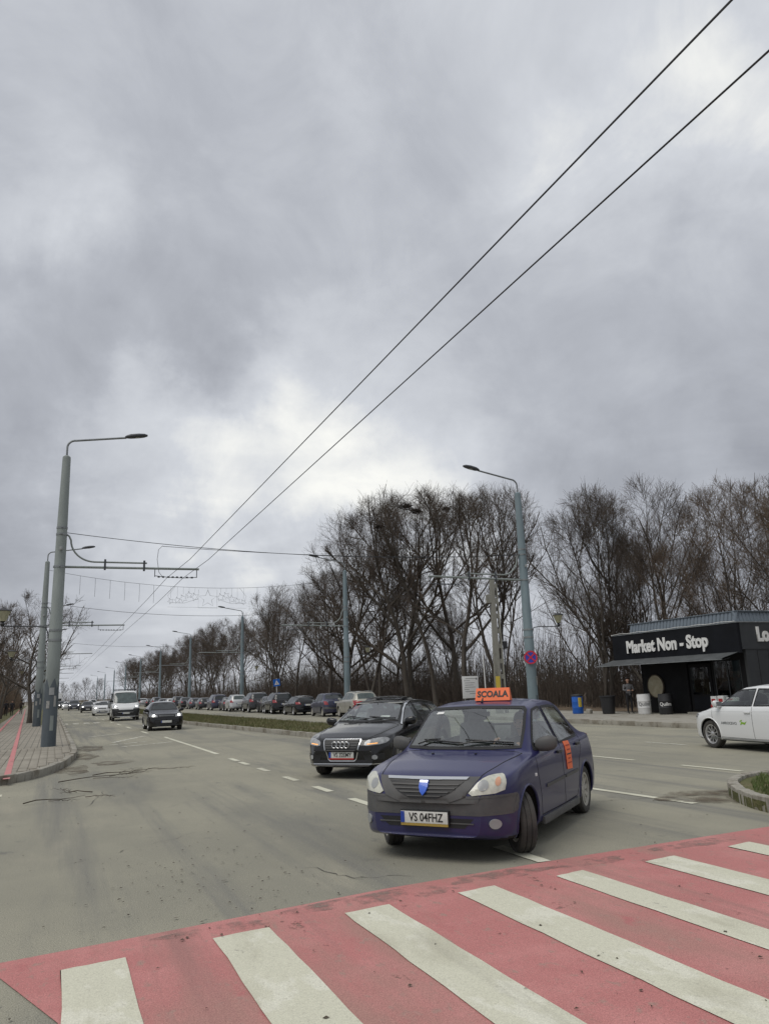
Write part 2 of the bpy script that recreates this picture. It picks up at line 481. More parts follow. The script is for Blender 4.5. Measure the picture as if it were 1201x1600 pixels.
# ------------------------------------------------------------------ mesh helpers
class MB:
    """collects vertices and faces; build() links them as one mesh object"""

    def __init__(self):
        self.v, self.f, self.m, self.mats = [], [], [], []

    def mi(self, m):
        if m is None:
            return 0
        if m not in self.mats:
            self.mats.append(m)
        return self.mats.index(m)

    def add(self, vs_, fs, m=None):
        o = len(self.v)
        self.v.extend([tuple(p) for p in vs_])
        k = self.mi(m)
        for f in fs:
            self.f.append(tuple(i + o for i in f))
            self.m.append(k)
        return self

    def box(self, c, s, rot=None, m=None, ch=0.0):
        """box of size s centred at c, optional chamfer"""
        hx, hy, hz = s[0] / 2, s[1] / 2, s[2] / 2
        if ch <= 0:
            vs_ = [(sx * hx, sy * hy, sz * hz) for sz in (-1, 1) for sy in (-1, 1) for sx in (-1, 1)]
            fs = [(0, 2, 3, 1), (4, 5, 7, 6), (0, 1, 5, 4), (2, 6, 7, 3), (0, 4, 6, 2), (1, 3, 7, 5)]
        else:
            b = bmesh.new()
            bmesh.ops.create_cube(b, size=1.0)
            for v in b.verts:
                v.co = Vector((v.co.x * s[0], v.co.y * s[1], v.co.z * s[2]))
            bmesh.ops.bevel(b, geom=list(b.edges), offset=min(ch, 0.45 * min(s)), segments=2, affect='EDGES', profile=0.6)
            b.verts.index_update()
            vs_ = [tuple(v.co) for v in b.verts]
            fs = [tuple(v.index for v in f.verts) for f in b.faces]
            b.free()
        R = rot if isinstance(rot, Matrix) else (Euler(rot).to_matrix() if rot else None)
        c = Vector(c)
        out = [((R @ Vector(p)) if R else Vector(p)) + c for p in vs_]
        return self.add(out, fs, m)

    def tube(self, pts, r, k=8, m=None, cap=True, flat=None):
        """round tube along a polyline; r a number or one per point"""
        P = [Vector(p) for p in pts]
        n = len(P)
        rs = [r] * n if isinstance(r, (int, float)) else list(r)
        ref = Vector((0, 0, 1))
        d = (P[-1] - P[0])
        if d.length > 0 and abs(d.normalized().z) > 0.8:
            ref = Vector((1, 0, 0))
        vs_, fs = [], []
        for i in range(n):
            t = (P[min(i + 1, n - 1)] - P[max(i - 1, 0)])
            if t.length < 1e-9:
                t = Vector((0, 0, 1))
            t.normalize()
            a = t.cross(ref)
            if a.length < 1e-4:
                a = t.cross(Vector((0, 1, 0)))
            a.normalize()
            b = t.cross(a)
            for j in range(k):
                an = 2 * pi * j / k
                q = a * cos(an) * rs[i] + b * sin(an) * rs[i] * (flat or 1.0)
                vs_.append(P[i] + q)
        for i in range(n - 1):
            for j in range(k):
                fs.append((i * k + j, i * k + (j + 1) % k, (i + 1) * k + (j + 1) % k, (i + 1) * k + j))
        if cap:
            fs.append(tuple(range(k - 1, -1, -1)))
            fs.append(tuple((n - 1) * k + j for j in range(k)))
        return self.add(vs_, fs, m)

    def lathe(self, prof, k=24, c=(0, 0, 0), axis='z', m=None, close=False):
        """revolve (radius, height) pairs about an axis through c"""
        vs_, fs = [], []
        n = len(prof)
        for (r, hgt) in prof:
            for j in range(k):
                a = 2 * pi * j / k
                if axis == 'z':
                    p = (r * cos(a), r * sin(a), hgt)
                elif axis == 'y':
                    p = (r * cos(a), hgt, r * sin(a))
                else:
                    p = (hgt, r * cos(a), r * sin(a))
                vs_.append((p[0] + c[0], p[1] + c[1], p[2] + c[2]))
        for i in range(n - 1 if not close else n):
            i2 = (i + 1) % n
            for j in range(k):
                fs.append((i * k + j, i * k + (j + 1) % k, i2 * k + (j + 1) % k, i2 * k + j))
        if not close:
            if prof[0][0] > 1e-6:
                fs.append(tuple(range(k - 1, -1, -1)))
            if prof[-1][0] > 1e-6:
                fs.append(tuple((n - 1) * k + j for j in range(k)))
        return self.add(vs_, fs, m)

    def prism(self, poly, z0, z1, m=None, top=None, Mx=None):
        """polygon in xy extruded from z0 to z1 (Mx maps to place)"""
        n = len(poly)
        vs_ = [(x, y, z0) for x, y in poly] + [(x, y, z1) for x, y in poly]
        fs = [tuple(range(n - 1, -1, -1)), tuple(range(n, 2 * n))]
        fs += [(i, (i + 1) % n, n + (i + 1) % n, n + i) for i in range(n)]
        if Mx is not None:
            vs_ = [Mx @ Vector(p) for p in vs_]
        return self.add(vs_, fs, m)

    def mesh(self, name, mats=None, smooth=None):
        me = bpy.data.meshes.new(name)
        me.from_pydata([tuple(p) for p in self.v], [], self.f)
        ms = self.mats if self.mats else (mats if isinstance(mats, (list, tuple)) else [mats])
        for x in ms:
            if x is not None:
                me.materials.append(x)
        if self.mats:
            me.polygons.foreach_set('material_index', self.m)
        bm_ = bmesh.new()
        bm_.from_mesh(me)
        bmesh.ops.recalc_face_normals(bm_, faces=bm_.faces)
        bm_.to_mesh(me)
        bm_.free()
        if smooth is not None:
            me.polygons.foreach_set('use_smooth', [True] * len(me.polygons))
            me.set_sharp_from_angle(angle=radians(smooth))
        me.update()
        return me

    def build(self, name, m=None, parent=None, smooth=None, loc=None, rot=None):
        return mk(name, self.mesh(name, m, smooth), parent, loc, rot)


def mk(name, me, parent=None, loc=None, rot=None):
    o = bpy.data.objects.new(name, me)
    col.objects.link(o)
    if parent:
        o.parent = parent
    if loc:
        o.location = loc
    if rot:
        o.rotation_euler = rot
    return o


def tag(o, label=None, cat=None, group=None, kind=None):
    if label:
        o['label'] = label
    if cat:
        o['category'] = cat
    if group:
        o['group'] = group
    if kind:
        o['kind'] = kind
    return o


def empty(name, loc=(0, 0, 0), rz=0.0, label=None, cat=None, group=None):
    o = bpy.data.objects.new(name, None)
    o.empty_display_size = 0.2
    col.objects.link(o)
    o.location = loc
    o.rotation_euler = (0, 0, rz)
    return tag(o, label, cat, group)


def copy_tree(o, parent=None):
    c = o.copy()
    col.objects.link(c)
    c.parent = parent
    for ch in [x for x in o.children]:
        copy_tree(ch, c)
    return c


def text_mesh(s, size, depth=0.0, offset=0.0, align='CENTER', m=None, name='lettering', spacing=1.0, xs=1.0):
    """flat or extruded letters in the xy plane, centred on the origin"""
    cu = bpy.data.curves.new(name, 'FONT')
    cu.body = s
    cu.size = size
    cu.extrude = depth
    cu.offset = offset
    cu.align_x = align
    cu.align_y = 'CENTER'
    cu.space_character = spacing
    cu.resolution_u = 3
    o = bpy.data.objects.new(name, cu)
    col.objects.link(o)
    dg = bpy.context.evaluated_depsgraph_get()
    me = bpy.data.meshes.new_from_object(o.evaluated_get(dg))
    me.name = name
    bpy.data.objects.remove(o)
    bpy.data.curves.remove(cu)
    if xs != 1.0:
        for v in me.vertices:
            v.co.x *= xs
    me.materials.clear()
    if m:
        me.materials.append(m)
    return me


def frame(o, origin, xdir, up):
    """place an object so its local x runs along xdir and local y along up"""
    x = Vector(xdir).normalized()
    u = Vector(up)
    z = x.cross(u).normalized()
    y = z.cross(x)
    R = Matrix((x, y, z)).transposed()
    o.matrix_local = Matrix.Translation(Vector(origin)) @ R.to_4x4()
    return o


def resample(pts, step):
    out = []
    for a, b in zip(pts[:-1], pts[1:]):
        d = hypot(b[0] - a[0], b[1] - a[1])
        n = max(1, int(round(d / step)))
        for i in range(n):
            t = i / n
            out.append((a[0] + (b[0] - a[0]) * t, a[1] + (b[1] - a[1]) * t))
    out.append(tuple(pts[-1]))
    return out


def smooth_line(pts, it=3):
    for _ in range(it):
        q = [pts[0]]
        for a, b in zip(pts[:-1], pts[1:]):
            q.append((a[0] * .75 + b[0] * .25, a[1] * .75 + b[1] * .25))
            q.append((a[0] * .25 + b[0] * .75, a[1] * .25 + b[1] * .75))
        q.append(pts[-1])
        pts = q
    return pts

# ================================================================== THE SETTING
def sheet(name, poly, z, m, parent=None, kind=None, label=None):
    me = bpy.data.meshes.new(name)
    me.from_pydata([(x, y, z) for x, y in poly], [], [tuple(range(len(poly)))])
    me.materials.append(m)
    bm_ = bmesh.new()
    bm_.from_mesh(me)
    for f in bm_.faces:
        if f.normal.z < 0:
            f.normal_flip()
    bm_.to_mesh(me)
    bm_.free()
    o = mk(name, me, parent)
    return tag(o, label, None, None, kind)


def slab(name, poly, z0, z1, m, parent=None, kind=None, label=None):
    mb = MB()
    mb.prism(poly, z0, z1)
    o = mb.build(name, m, parent)
    return tag(o, label, None, None, kind)


ground = sheet('ground', [(-2500, -900), (2500, -900), (2500, 3500), (-2500, 3500)], -0.06, M['soil'], kind='structure',
               label='brown winter ground reaching to the horizon')
road = sheet('road', [(-60, -40), (19.9, -40), (19.9, 900), (-60, 900)], 0.0, M['asphalt'], kind='structure',
             label='dusty grey asphalt road and junction')

# --- kerb stones: one object per stone, following a line; the stone's outer face lies on the line
STONE = {}


def stone_mesh(L, variant):
    key = (round(L, 2), variant)
    if key not in STONE:
        rr = random.Random(variant * 31 + int(L * 100))
        mb = MB()
        mb.box((0, 0, 0.055), (L - 0.014, 0.15, 0.25), ch=0.018)
        mb.v = [(x + rr.uniform(-.004, .004), y + rr.uniform(-.004, .004), z + rr.uniform(-.004, .004)) for x, y, z in mb.v]
        STONE[key] = mb.mesh('kerb_stone', M['kerb'], 35)
    return STONE[key]


def kerb_line(pts, parent, inward=1, step=1.0, zoff=0.0, limit=None):
    """pts: polyline of the outer foot; inward +1 puts the stone to the left of the direction of travel"""
    P = resample(pts, step)
    n = 0
    for i, (a, b) in enumerate(zip(P[:-1], P[1:])):
        L = hypot(b[0] - a[0], b[1] - a[1])
        ang = atan2(b[1] - a[1], b[0] - a[0])
        nx, ny = -sin(ang) * 0.075 * inward, cos(ang) * 0.075 * inward
        o = mk('kerb_stone', stone_mesh(L, i % 4), parent,
               ((a[0] + b[0]) / 2 + nx, (a[1] + b[1]) / 2 + ny, zoff + random.uniform(-.012, .008)),
               (random.uniform(-.02, .02), random.uniform(-.008, .008), ang + random.uniform(-.012, .012)))
        n += 1
    return n


# --- left pavement with its rounded corner
corner = smooth_line([(0.78, 40), (0.80, 27), (0.72, 24.3), (0.25, 20.6), (-0.55, 18.2), (-2.4, 16.9), (-6.0, 16.2), (-14, 16)], 3)
lp_poly = [(0.62, 700)] + [(x - 0.07, y + 0.05) for x, y in corner] + [(-60, 16.05), (-60, 700)]
pav_l = slab('pavement', lp_poly, -0.04, 0.115, M['paver_far'], kind='structure', label='block pavement along the left kerb')
kerb_line([(0.60, 150), (0.78, 40)] + corner[1:], pav_l, inward=-1)
tag(slab('kerb', [(0.58, 150), (0.58, 700), (0.43, 700), (0.43, 150)], -0.05, 0.15, M['kerb'], pav_l), kind='stuff')
# blocks of the near corner, one by one
pm = []
for v in range(4):
    mb = MB()
    rr = random.Random(v)
    mb.box((0, 0, 0), (0.186, 0.386, 0.06), ch=0.009)
    pm.append(mb.mesh('paver', M['paver'], 40))


def inside_poly(x, y, poly):
    c = False
    n = len(poly)
    j = n - 1
    for i in range(n):
        xi, yi = poly[i]
        xj, yj = poly[j]
        if (yi > y) != (yj > y) and x < (xj - xi) * (y - yi) / (yj - yi) + xi:
            c = not c
        j = i
    return c


cand = []
for iy in range(0, 40):
    for ix in range(-15, 4):
        x, y = ix * 0.2 + 0.05, 16.9 + iy * 0.4 + (0.2 if ix % 2 else 0)
        if all(inside_poly(x + a, y + b, lp_poly) for a, b in ((.22, 0), (0, -.42), (.22, -.42), (-.1, .2))):
            if x > -0.135 * y + 1.0:          # inside the photograph's field of view
                cand.append((hypot(x, y), x, y))
cand.sort()
for i, (d, x, y) in enumerate(cand[:300]):
    mk('paver', pm[i % 4], pav_l, (x, y, 0.100 + random.uniform(-.002, .005)),
       (random.uniform(-.006, .006), random.uniform(-.006, .006), random.choice((0, pi)) + random.uniform(-.01, .01)))


def ribbon_poly(pts, w):
    L, R = [], []
    for i, p in enumerate(pts):
        a, b = pts[max(i - 1, 0)], pts[min(i + 1, len(pts) - 1)]
        dx, dy = b[0] - a[0], b[1] - a[1]
        l = hypot(dx, dy) or 1
        L.append((p[0] - dy / l * w / 2, p[1] + dx / l * w / 2))
        R.append((p[0] + dy / l * w / 2, p[1] - dx / l * w / 2))
    return L, R


def ribbon(name, pts, w, z, m, parent=None, kind=None):
    L, R = ribbon_poly(pts, w)
    n = len(pts)
    mb = MB()
    mb.add([(x, y, z) for x, y in L] + [(x, y, z) for x, y in R], [(i, n + i, n + i + 1, i + 1) for i in range(n - 1)])
    o = mb.build(name, m, parent)
    return tag(o, kind=kind)


for off in (0.0, -1.0):
    ribbon('cycle_line', [(-0.80 + off - 0.027 * (y - 18.8), y) for y in np.linspace(17.9 if off == 0 else 18.2, 175, 40)], 0.13, 0.137, M['pink_paint'], pav_l)

# grass strip between kerb and cycle path, behind the second pole
M['grass_soil'] = surf_mat('grass_soil', (0.095, 0.098, 0.040), [
    ((0.16, 0.13, 0.075), 0.9, 0.45, 0.65, Y1, 31), ((0.06, 0.075, 0.022), 3.0, 0.5, 0.7, Y1, 32)], speck=0.25, bscale=40)
verge = sheet('grass_verge', [(-0.9, 57), (0.3, 57), (0.3, 320), (-6.5, 320), (-3.0, 150)], 0.133, M['grass_soil'], kind='structure',
              label='thin brown grass verge beside the cycle path')
sheet('grass_bank', [(-60, 40), (-3.4, 60), (-8.6, 320), (-60, 320)], 0.130, M['grass_soil'], kind='structure',
      label='grass bank under the trees on the left')

# --- grass blades, one stuff object per patch
M['blade'] = mat('grass_blade', (0.085, 0.105, 0.030), 0.8, c2=(0.15, 0.125, 0.06), scale=1.2)
M['blade_green'] = mat('grass_blade_green', (0.075, 0.125, 0.026), 0.8, c2=(0.11, 0.12, 0.045), scale=2.5)


def grass(name, poly, n, h, m, label, z=0.13, seed=1):
    rr = random.Random(seed)
    xs = [p[0] for p in poly]
    ys = [p[1] for p in poly]
    V, F = [], []
    k = 0
    while k < n:
        x, y = rr.uniform(min(xs), max(xs)), rr.uniform(min(ys), max(ys))
        if not inside_poly(x, y, poly):
            continue
        k += 1
        a = rr.uniform(0, 2 * pi)
        hh = h * rr.uniform(.4, 1.2)
        w = 0.006 + 0.10 * h * rr.random()
        lx, ly = rr.gauss(0, .35) * hh, rr.gauss(0, .35) * hh
        o = len(V)
        V += [(x - cos(a) * w, y - sin(a) * w, z - .01), (x + cos(a) * w, y + sin(a) * w, z - .01), (x + lx, y + ly, z + hh)]
        F.append((o, o + 1, o + 2))
    me = bpy.data.meshes.new(name)
    me.from_pydata(V, [], F)
    me.materials.append(m)
    o = mk(name, me)
    return tag(o, label, 'grass', kind='stuff')


# --- central reservation beyond the gap
far_side = [(12.55, 33.5), (11.25, 72), (11.1, 130), (11.1, 700)]
near_side = [(7.7, 700), (7.5, 130), (7.42, 48), (8.85, 27.4)]
tipc = smooth_line([(8.85, 27.4), (9.25, 24.6), (10.6, 23.4), (12.1, 24.6), (12.55, 33.5)], 3)
med_poly = far_side[::-1] and ([(7.7, 700), (7.5, 130), (7.42, 48)] + tipc + far_side[1:])
median = slab('median_island', [(x + (0.05 if x < 10 else -0.05), y) for x, y in med_poly], -0.04, 0.125, M['grass_soil'], kind='structure',
              label='low grassy central reservation with kerb')
kerb_line([(7.5, 130), (7.42, 48)] + tipc + [(11.25, 72)], median, inward=1)
tag(slab('kerb', [(7.62, 700), (7.5, 130), (7.65, 130), (7.77, 700)], -0.05, 0.15, M['kerb'], median), kind='stuff')
grass('median_grass', [(x + (0.25 if x < 10 else -0.25), y) for x, y in ([(7.5, 110), (7.42, 48)] + tipc + [(11.25, 72), (11.1, 110)])], 26000, 0.13,
      M['blade'], 'short olive and straw coloured grass on the central reservation', seed=3)

# --- near tip of the other reservation, right edge of the frame
i_pts = smooth_line([(7.9, -6), (8.0, 5.5), (8.12, 7.2), (8.55, 8.15), (9.3, 9.0), (10.3, 9.5), (11.1, 9.2), (11.3, 7), (11.3, -6)], 3)
island = slab('traffic_island', i_pts, -0.04, 0.125, M['grass_soil'], kind='structure', label='kerbed grass island tip at the right edge')
kerb_line(i_pts, island, inward=-1, step=0.95)
grass('island_grass', [(8.35, -3), (8.4, 7.0), (8.8, 8.0), (9.5, 8.7), (10.3, 9.2), (10.9, 8.9), (11.05, 7), (11.05, -3)], 16000, 0.09, M['blade_green'],
      'fresh green grass on the island at the right edge', seed=4)
dp = [(8.15 + 0.75 * cos(t) * (1 + .15 * sin(3 * t)) + .5, 8.7 + 0.6 * sin(t) * (1 + .12 * cos(4 * t))) for t in np.linspace(0, 2 * pi, 28)[:-1]]
sheet('dirt_patch', dp, 0.010, M['dirt'], road)
for (ax, ay, rx, ry) in ((1.25, 29.0, .55, 1.6), (.95, 25.2, .35, 1.5), (.55, 20.6, .4, 1.3), (1.5, 22.0, .5, .6)):
    sheet('dirt_patch', [(ax + rx * cos(t) * (1 + .25 * sin(3 * t + ax * 9)), ay + ry * sin(t) * (1 + .2 * cos(5 * t + ay))) for t in np.linspace(0, 2 * pi, 26)[:-1]], 0.008 + .001 * ax, M['dirt'], road)

# --- right pavement, kerb
pav_r = slab('right_pavement', [(19.95, -40), (27.2, -40), (27.2, 700), (19.95, 700)], -0.04, 0.12, M['concrete'], kind='structure',
             label='pale concrete pavement in front of the kiosk')
kerb_line([(19.9, 8), (19.9, 130)], pav_r, inward=-1)
tag(slab('kerb', [(19.9, 130), (20.05, 130), (20.05, 700), (19.9, 700)], -0.05, 0.15, M['kerb'], pav_r), kind='stuff')
M['litter'] = surf_mat('leaf_litter', (0.115, 0.085, 0.058), [
    ((0.17, 0.125, 0.085), 1.5, 0.45, 0.62, Y1, 41), ((0.06, 0.05, 0.03), 4, 0.5, 0.7, Y1, 42)], speck=0.3, bscale=25)
park = sheet('park_ground', [(26.8, -40), (400, -40), (400, 700), (26.8, 700)], 0.135, M['litter'], kind='structure',
             label='brown leaf litter under the park trees')

# --- painted crossing
red_poly = [(-0.26, 6.00), (0.8, 6.14), (2.67, 6.42), (4.74, 6.56), (7.45, 6.66), (7.8, 6.66), (7.8, 1.6), (0.9, 1.6), (0.12, 4.81), (-0.2, 5.7)]
sheet('crossing_base', red_poly, 0.006, M['red_paint'], road)
ZEB = [(0.14, 0.53, 5.64), (1.12, 1.53, 5.80), (2.12, 2.51, 5.90), (3.13, 3.51, 5.97), (4.13, 4.46, 6.02), (5.13, 5.53, 6.04), (6.25, 6.60, 6.12), (7.25, 7.6, 6.14)]
for x0, x1, y1 in ZEB:
    pts = [(x0 + random.uniform(-.006, .006), y) for y in np.linspace(1.9, y1, 18)] + \
          [(x, y1 + .05 * (x - x0) / (x1 - x0) + random.uniform(-.006, .006)) for x in np.linspace(x0, x1, 6)] + \
          [(x1 + random.uniform(-.006, .006), y) for y in np.linspace(y1 + .04, 1.9, 18)]
    sheet('zebra_stripe', pts, 0.012, M['white_paint'], road)


# paint worn off along the crossing's edge and in the wheel tracks
for (ax, ay, rx, ry) in ((2.55, 6.18, .75, .16), (3.75, 6.32, .55, .13), (4.75, 6.30, .4, .12), (1.2, 6.0, .4, .1), (6.1, 6.4, .6, .12)):
    sheet('worn_patch', [(ax + rx * cos(t) * (1 + .25 * sin(3 * t + ax * 9)), ay + .09 * (ax * .12) * 0 + ry * sin(t) * (1 + .2 * cos(5 * t + ay))) for t in np.linspace(0, 2 * pi, 26)[:-1]], 0.009, M['scuff'], road)


def dash(x0, y0, x1, y1, w=0.14, m='white_paint', name='lane_dash'):
    pts = [(x0 + (x1 - x0) * t + random.uniform(-.004, .004), y0 + (y1 - y0) * t) for t in np.linspace(0, 1, 8)]
    L, R = ribbon_poly(pts, w)
    sheet(name, L + R[::-1], 0.007, M[m], road)


for y in (6.55, 10.9, 12.75, 14.7, 16.85, 18.75):
    dash(4.38, y, 4.38, y + 0.85)
dash(4.40, 20.0, 4.40, 20.9)
dash(4.42, 22.7, 4.42, 34.2, 0.13)
for y in (38.5, 46, 52, 58, 66, 74, 84, 96, 110):
    dash(4.2 - .012 * (y - 38), y, 4.2 - .012 * (y + 2.5 - 38), y + 2.5)
dash(7.93, 10.5, 8.06, 8.35, 0.13)
dash(7.95, 12.9, 7.93, 10.5, 0.12)
for y in (10.6, 13.4, 15.7, 19.2, 23.0):
    dash(11.4, y, 11.38, y + 1.45, 0.11)
for y in (15.5, 20.0, 24.6):
    dash(14.9, y, 14.9, y + 1.5, 0.11, 'worn_paint')
# stripes of the side street crossing, and of a far crossing
for y in (14.6, 15.35, 16.1):
    dash(-0.75, y, -6, y - 0.1, 0.36, name='zebra_stripe')
for x in (0.9, 1.6, 2.3, 3.0):
    dash(x, 58.6, x, 61.4, 0.38, 'worn_paint', 'zebra_stripe')
for (a, b, c, d) in ((2.2, 32, 3.8, 36), (2.0, 30.4, 3.4, 31.5), (2.3, 28.9, 4.2, 30.2), (1.6, 38, 3.3, 40)):
    dash(a, b, c, d, 0.18, 'worn_paint', 'worn_line')

# --- cracks and litter on the asphalt
rr = random.Random(12)
for (x0, y0, x1, y1, n) in ((1.35, 12.2, 2.6, 13.6, 14), (2.35, 7.55, 2.62, 6.85, 8), (2.6, 6.95, 3.1, 6.7, 7), (6.6, 9.4, 8.2, 9.0, 12), (2.3, 19.5, 3.6, 21.5, 10),
                            (0.2, 9.0, 1.8, 10.2, 12), (0.6, 13.5, 1.0, 15.6, 9)):
    pts = []
    for i in range(n + 1):
        t = i / n
        pts.append((x0 + (x1 - x0) * t + rr.uniform(-.05, .05), y0 + (y1 - y0) * t + rr.uniform(-.05, .05)))
    L, R = [], []
    for i, p in enumerate(pts):
        w = rr.uniform(.0015, .007) * (1 if 0 < i < n else .2)
        L.append((p[0] - w, p[1] - w * .6))
        R.append((p[0] + w, p[1] + w * .6))
    mb = MB()
    mb.add([(x, y, .005) for x, y in L] + [(x, y, .005) for x, y in R], [(i, n + 1 + i, n + 2 + i, i + 1) for i in range(n)])
    tag(mb.build('crack', M['crack'], road), kind='stuff')
V, F = [], []
for i in range(520):
    x, y = rr.uniform(-2.5, 8.5), 2.5 + 16 * rr.random() ** 1.4
    if rr.random() < 0.25:
        x, y = rr.gauss(1.4, .7), rr.gauss(7.6, .8)
    a = rr.uniform(0, 2 * pi)
    s = rr.uniform(.006, .020) * (1.3 if rr.random() < .12 else 1)
    t = s * rr.uniform(.3, .8)
    z = .0135
    o = len(V)
    V += [(x - cos(a) * s, y - sin(a) * s, z), (x + sin(a) * t, y - cos(a) * t, z + rr.uniform(0, .008)),
          (x + cos(a) * s, y + sin(a) * s, z + .002), (x - sin(a) * t, y + cos(a) * t, z + rr.uniform(0, .008))]
    F.append((o, o + 1, o + 2, o + 3))
me = bpy.data.meshes.new('leaf_scraps')
me.from_pydata(V, [], F)
me.materials.append(M['leaf'])
tag(mk('leaf_scraps', me), 'scattered dark leaf scraps on the asphalt and crossing', 'leaves', kind='stuff')


def fallen_branch(x, y, ang, L, seed, label):
    r_ = random.Random(seed)
    mb = MB()

    def grow(px, py, a, l, r, dep):
        pts = [(px, py, .02 + r)]
        n = 5
        for i in range(n):
            a += r_.uniform(-.22, .22)
            px += cos(a) * l / n
            py += sin(a) * l / n
            pts.append((px, py, .02 + r + r_.uniform(0, .03)))
            if dep < 2 and i > 0 and r_.random() < .75:
                grow(px, py, a + r_.choice((-1, 1)) * r_.uniform(.3, .9), l * r_.uniform(.3, .55), r * .6, dep + 1)
        mb.tube(pts, [r * (1 - .8 * i / n) for i in range(n + 1)], 5)
    grow(0, 0, ang, L, 0.011, 0)
    o = mb.build('fallen_branch', M['twig'], None, 60, (x, y, 0))
    tag(o, label, 'branch', 'fallen branches on the junction')


fallen_branch(0.2, 17.6, 0.35, 1.9, 5, 'longest fallen bare branch lying by the left pavement corner')
fallen_branch(0.9, 18.6, 0.2, 1.5, 6, 'fallen bare branch lying just beyond the longest one')
fallen_branch(-0.35, 14.4, 0.5, 1.0, 8, 'short fallen branch in the open junction nearest the left edge')
fallen_branch(0.75, 15.3, 2.6, 0.8, 9, 'crooked twig alone on the asphalt before the pavement corner')

# ================================================================== POLES AND WIRES
M['pole'] = mat('pole_paint', (0.235, 0.262, 0.250), 0.55, var=0.16, scale=2.0, stretch=(1, 1, .3), bump=.1)
M['pole_dark'] = mat('pole_sleeve_paint', (0.062, 0.078, 0.092), 0.6, c2=(0.098, 0.118, 0.130), scale=3.5, stretch=(1, 1, .35), bump=.2)
M['pole_blue'] = mat('pole_paint_blue', (0.165, 0.215, 0.235), 0.55, var=0.14, scale=2.0, stretch=(1, 1, .3))
M['steel'] = mat('galvanised_steel', (0.24, 0.255, 0.26), 0.5, metal=.4, var=.2, scale=6)
M['dark_metal'] = mat('dark_metal', (0.055, 0.06, 0.068), 0.5, var=.2)
M['wire'] = mat('wire', (0.028, 0.029, 0.032), 0.55)
M['lamp_lens'] = mat('lamp_lens', (0.30, 0.31, 0.31), 0.2, var=.1)
M['lantern_glass'] = mat('lantern_glass', (0.36, 0.35, 0.24), 0.35, var=.15)
M['sign_paper'] = mat('torn_paper', (0.42, 0.42, 0.40), 0.8, c2=(0.22, 0.22, 0.21), scale=14)
M['black_plastic'] = mat('black_plastic', (0.018, 0.018, 0.020), 0.5)


def arc(c, r, a0, a1, n, plane='xz'):
    return [(c[0] + r * cos(a0 + (a1 - a0) * i / n), 0, c[2] + r * sin(a0 + (a1 - a0) * i / n)) for i in range(n + 1)]


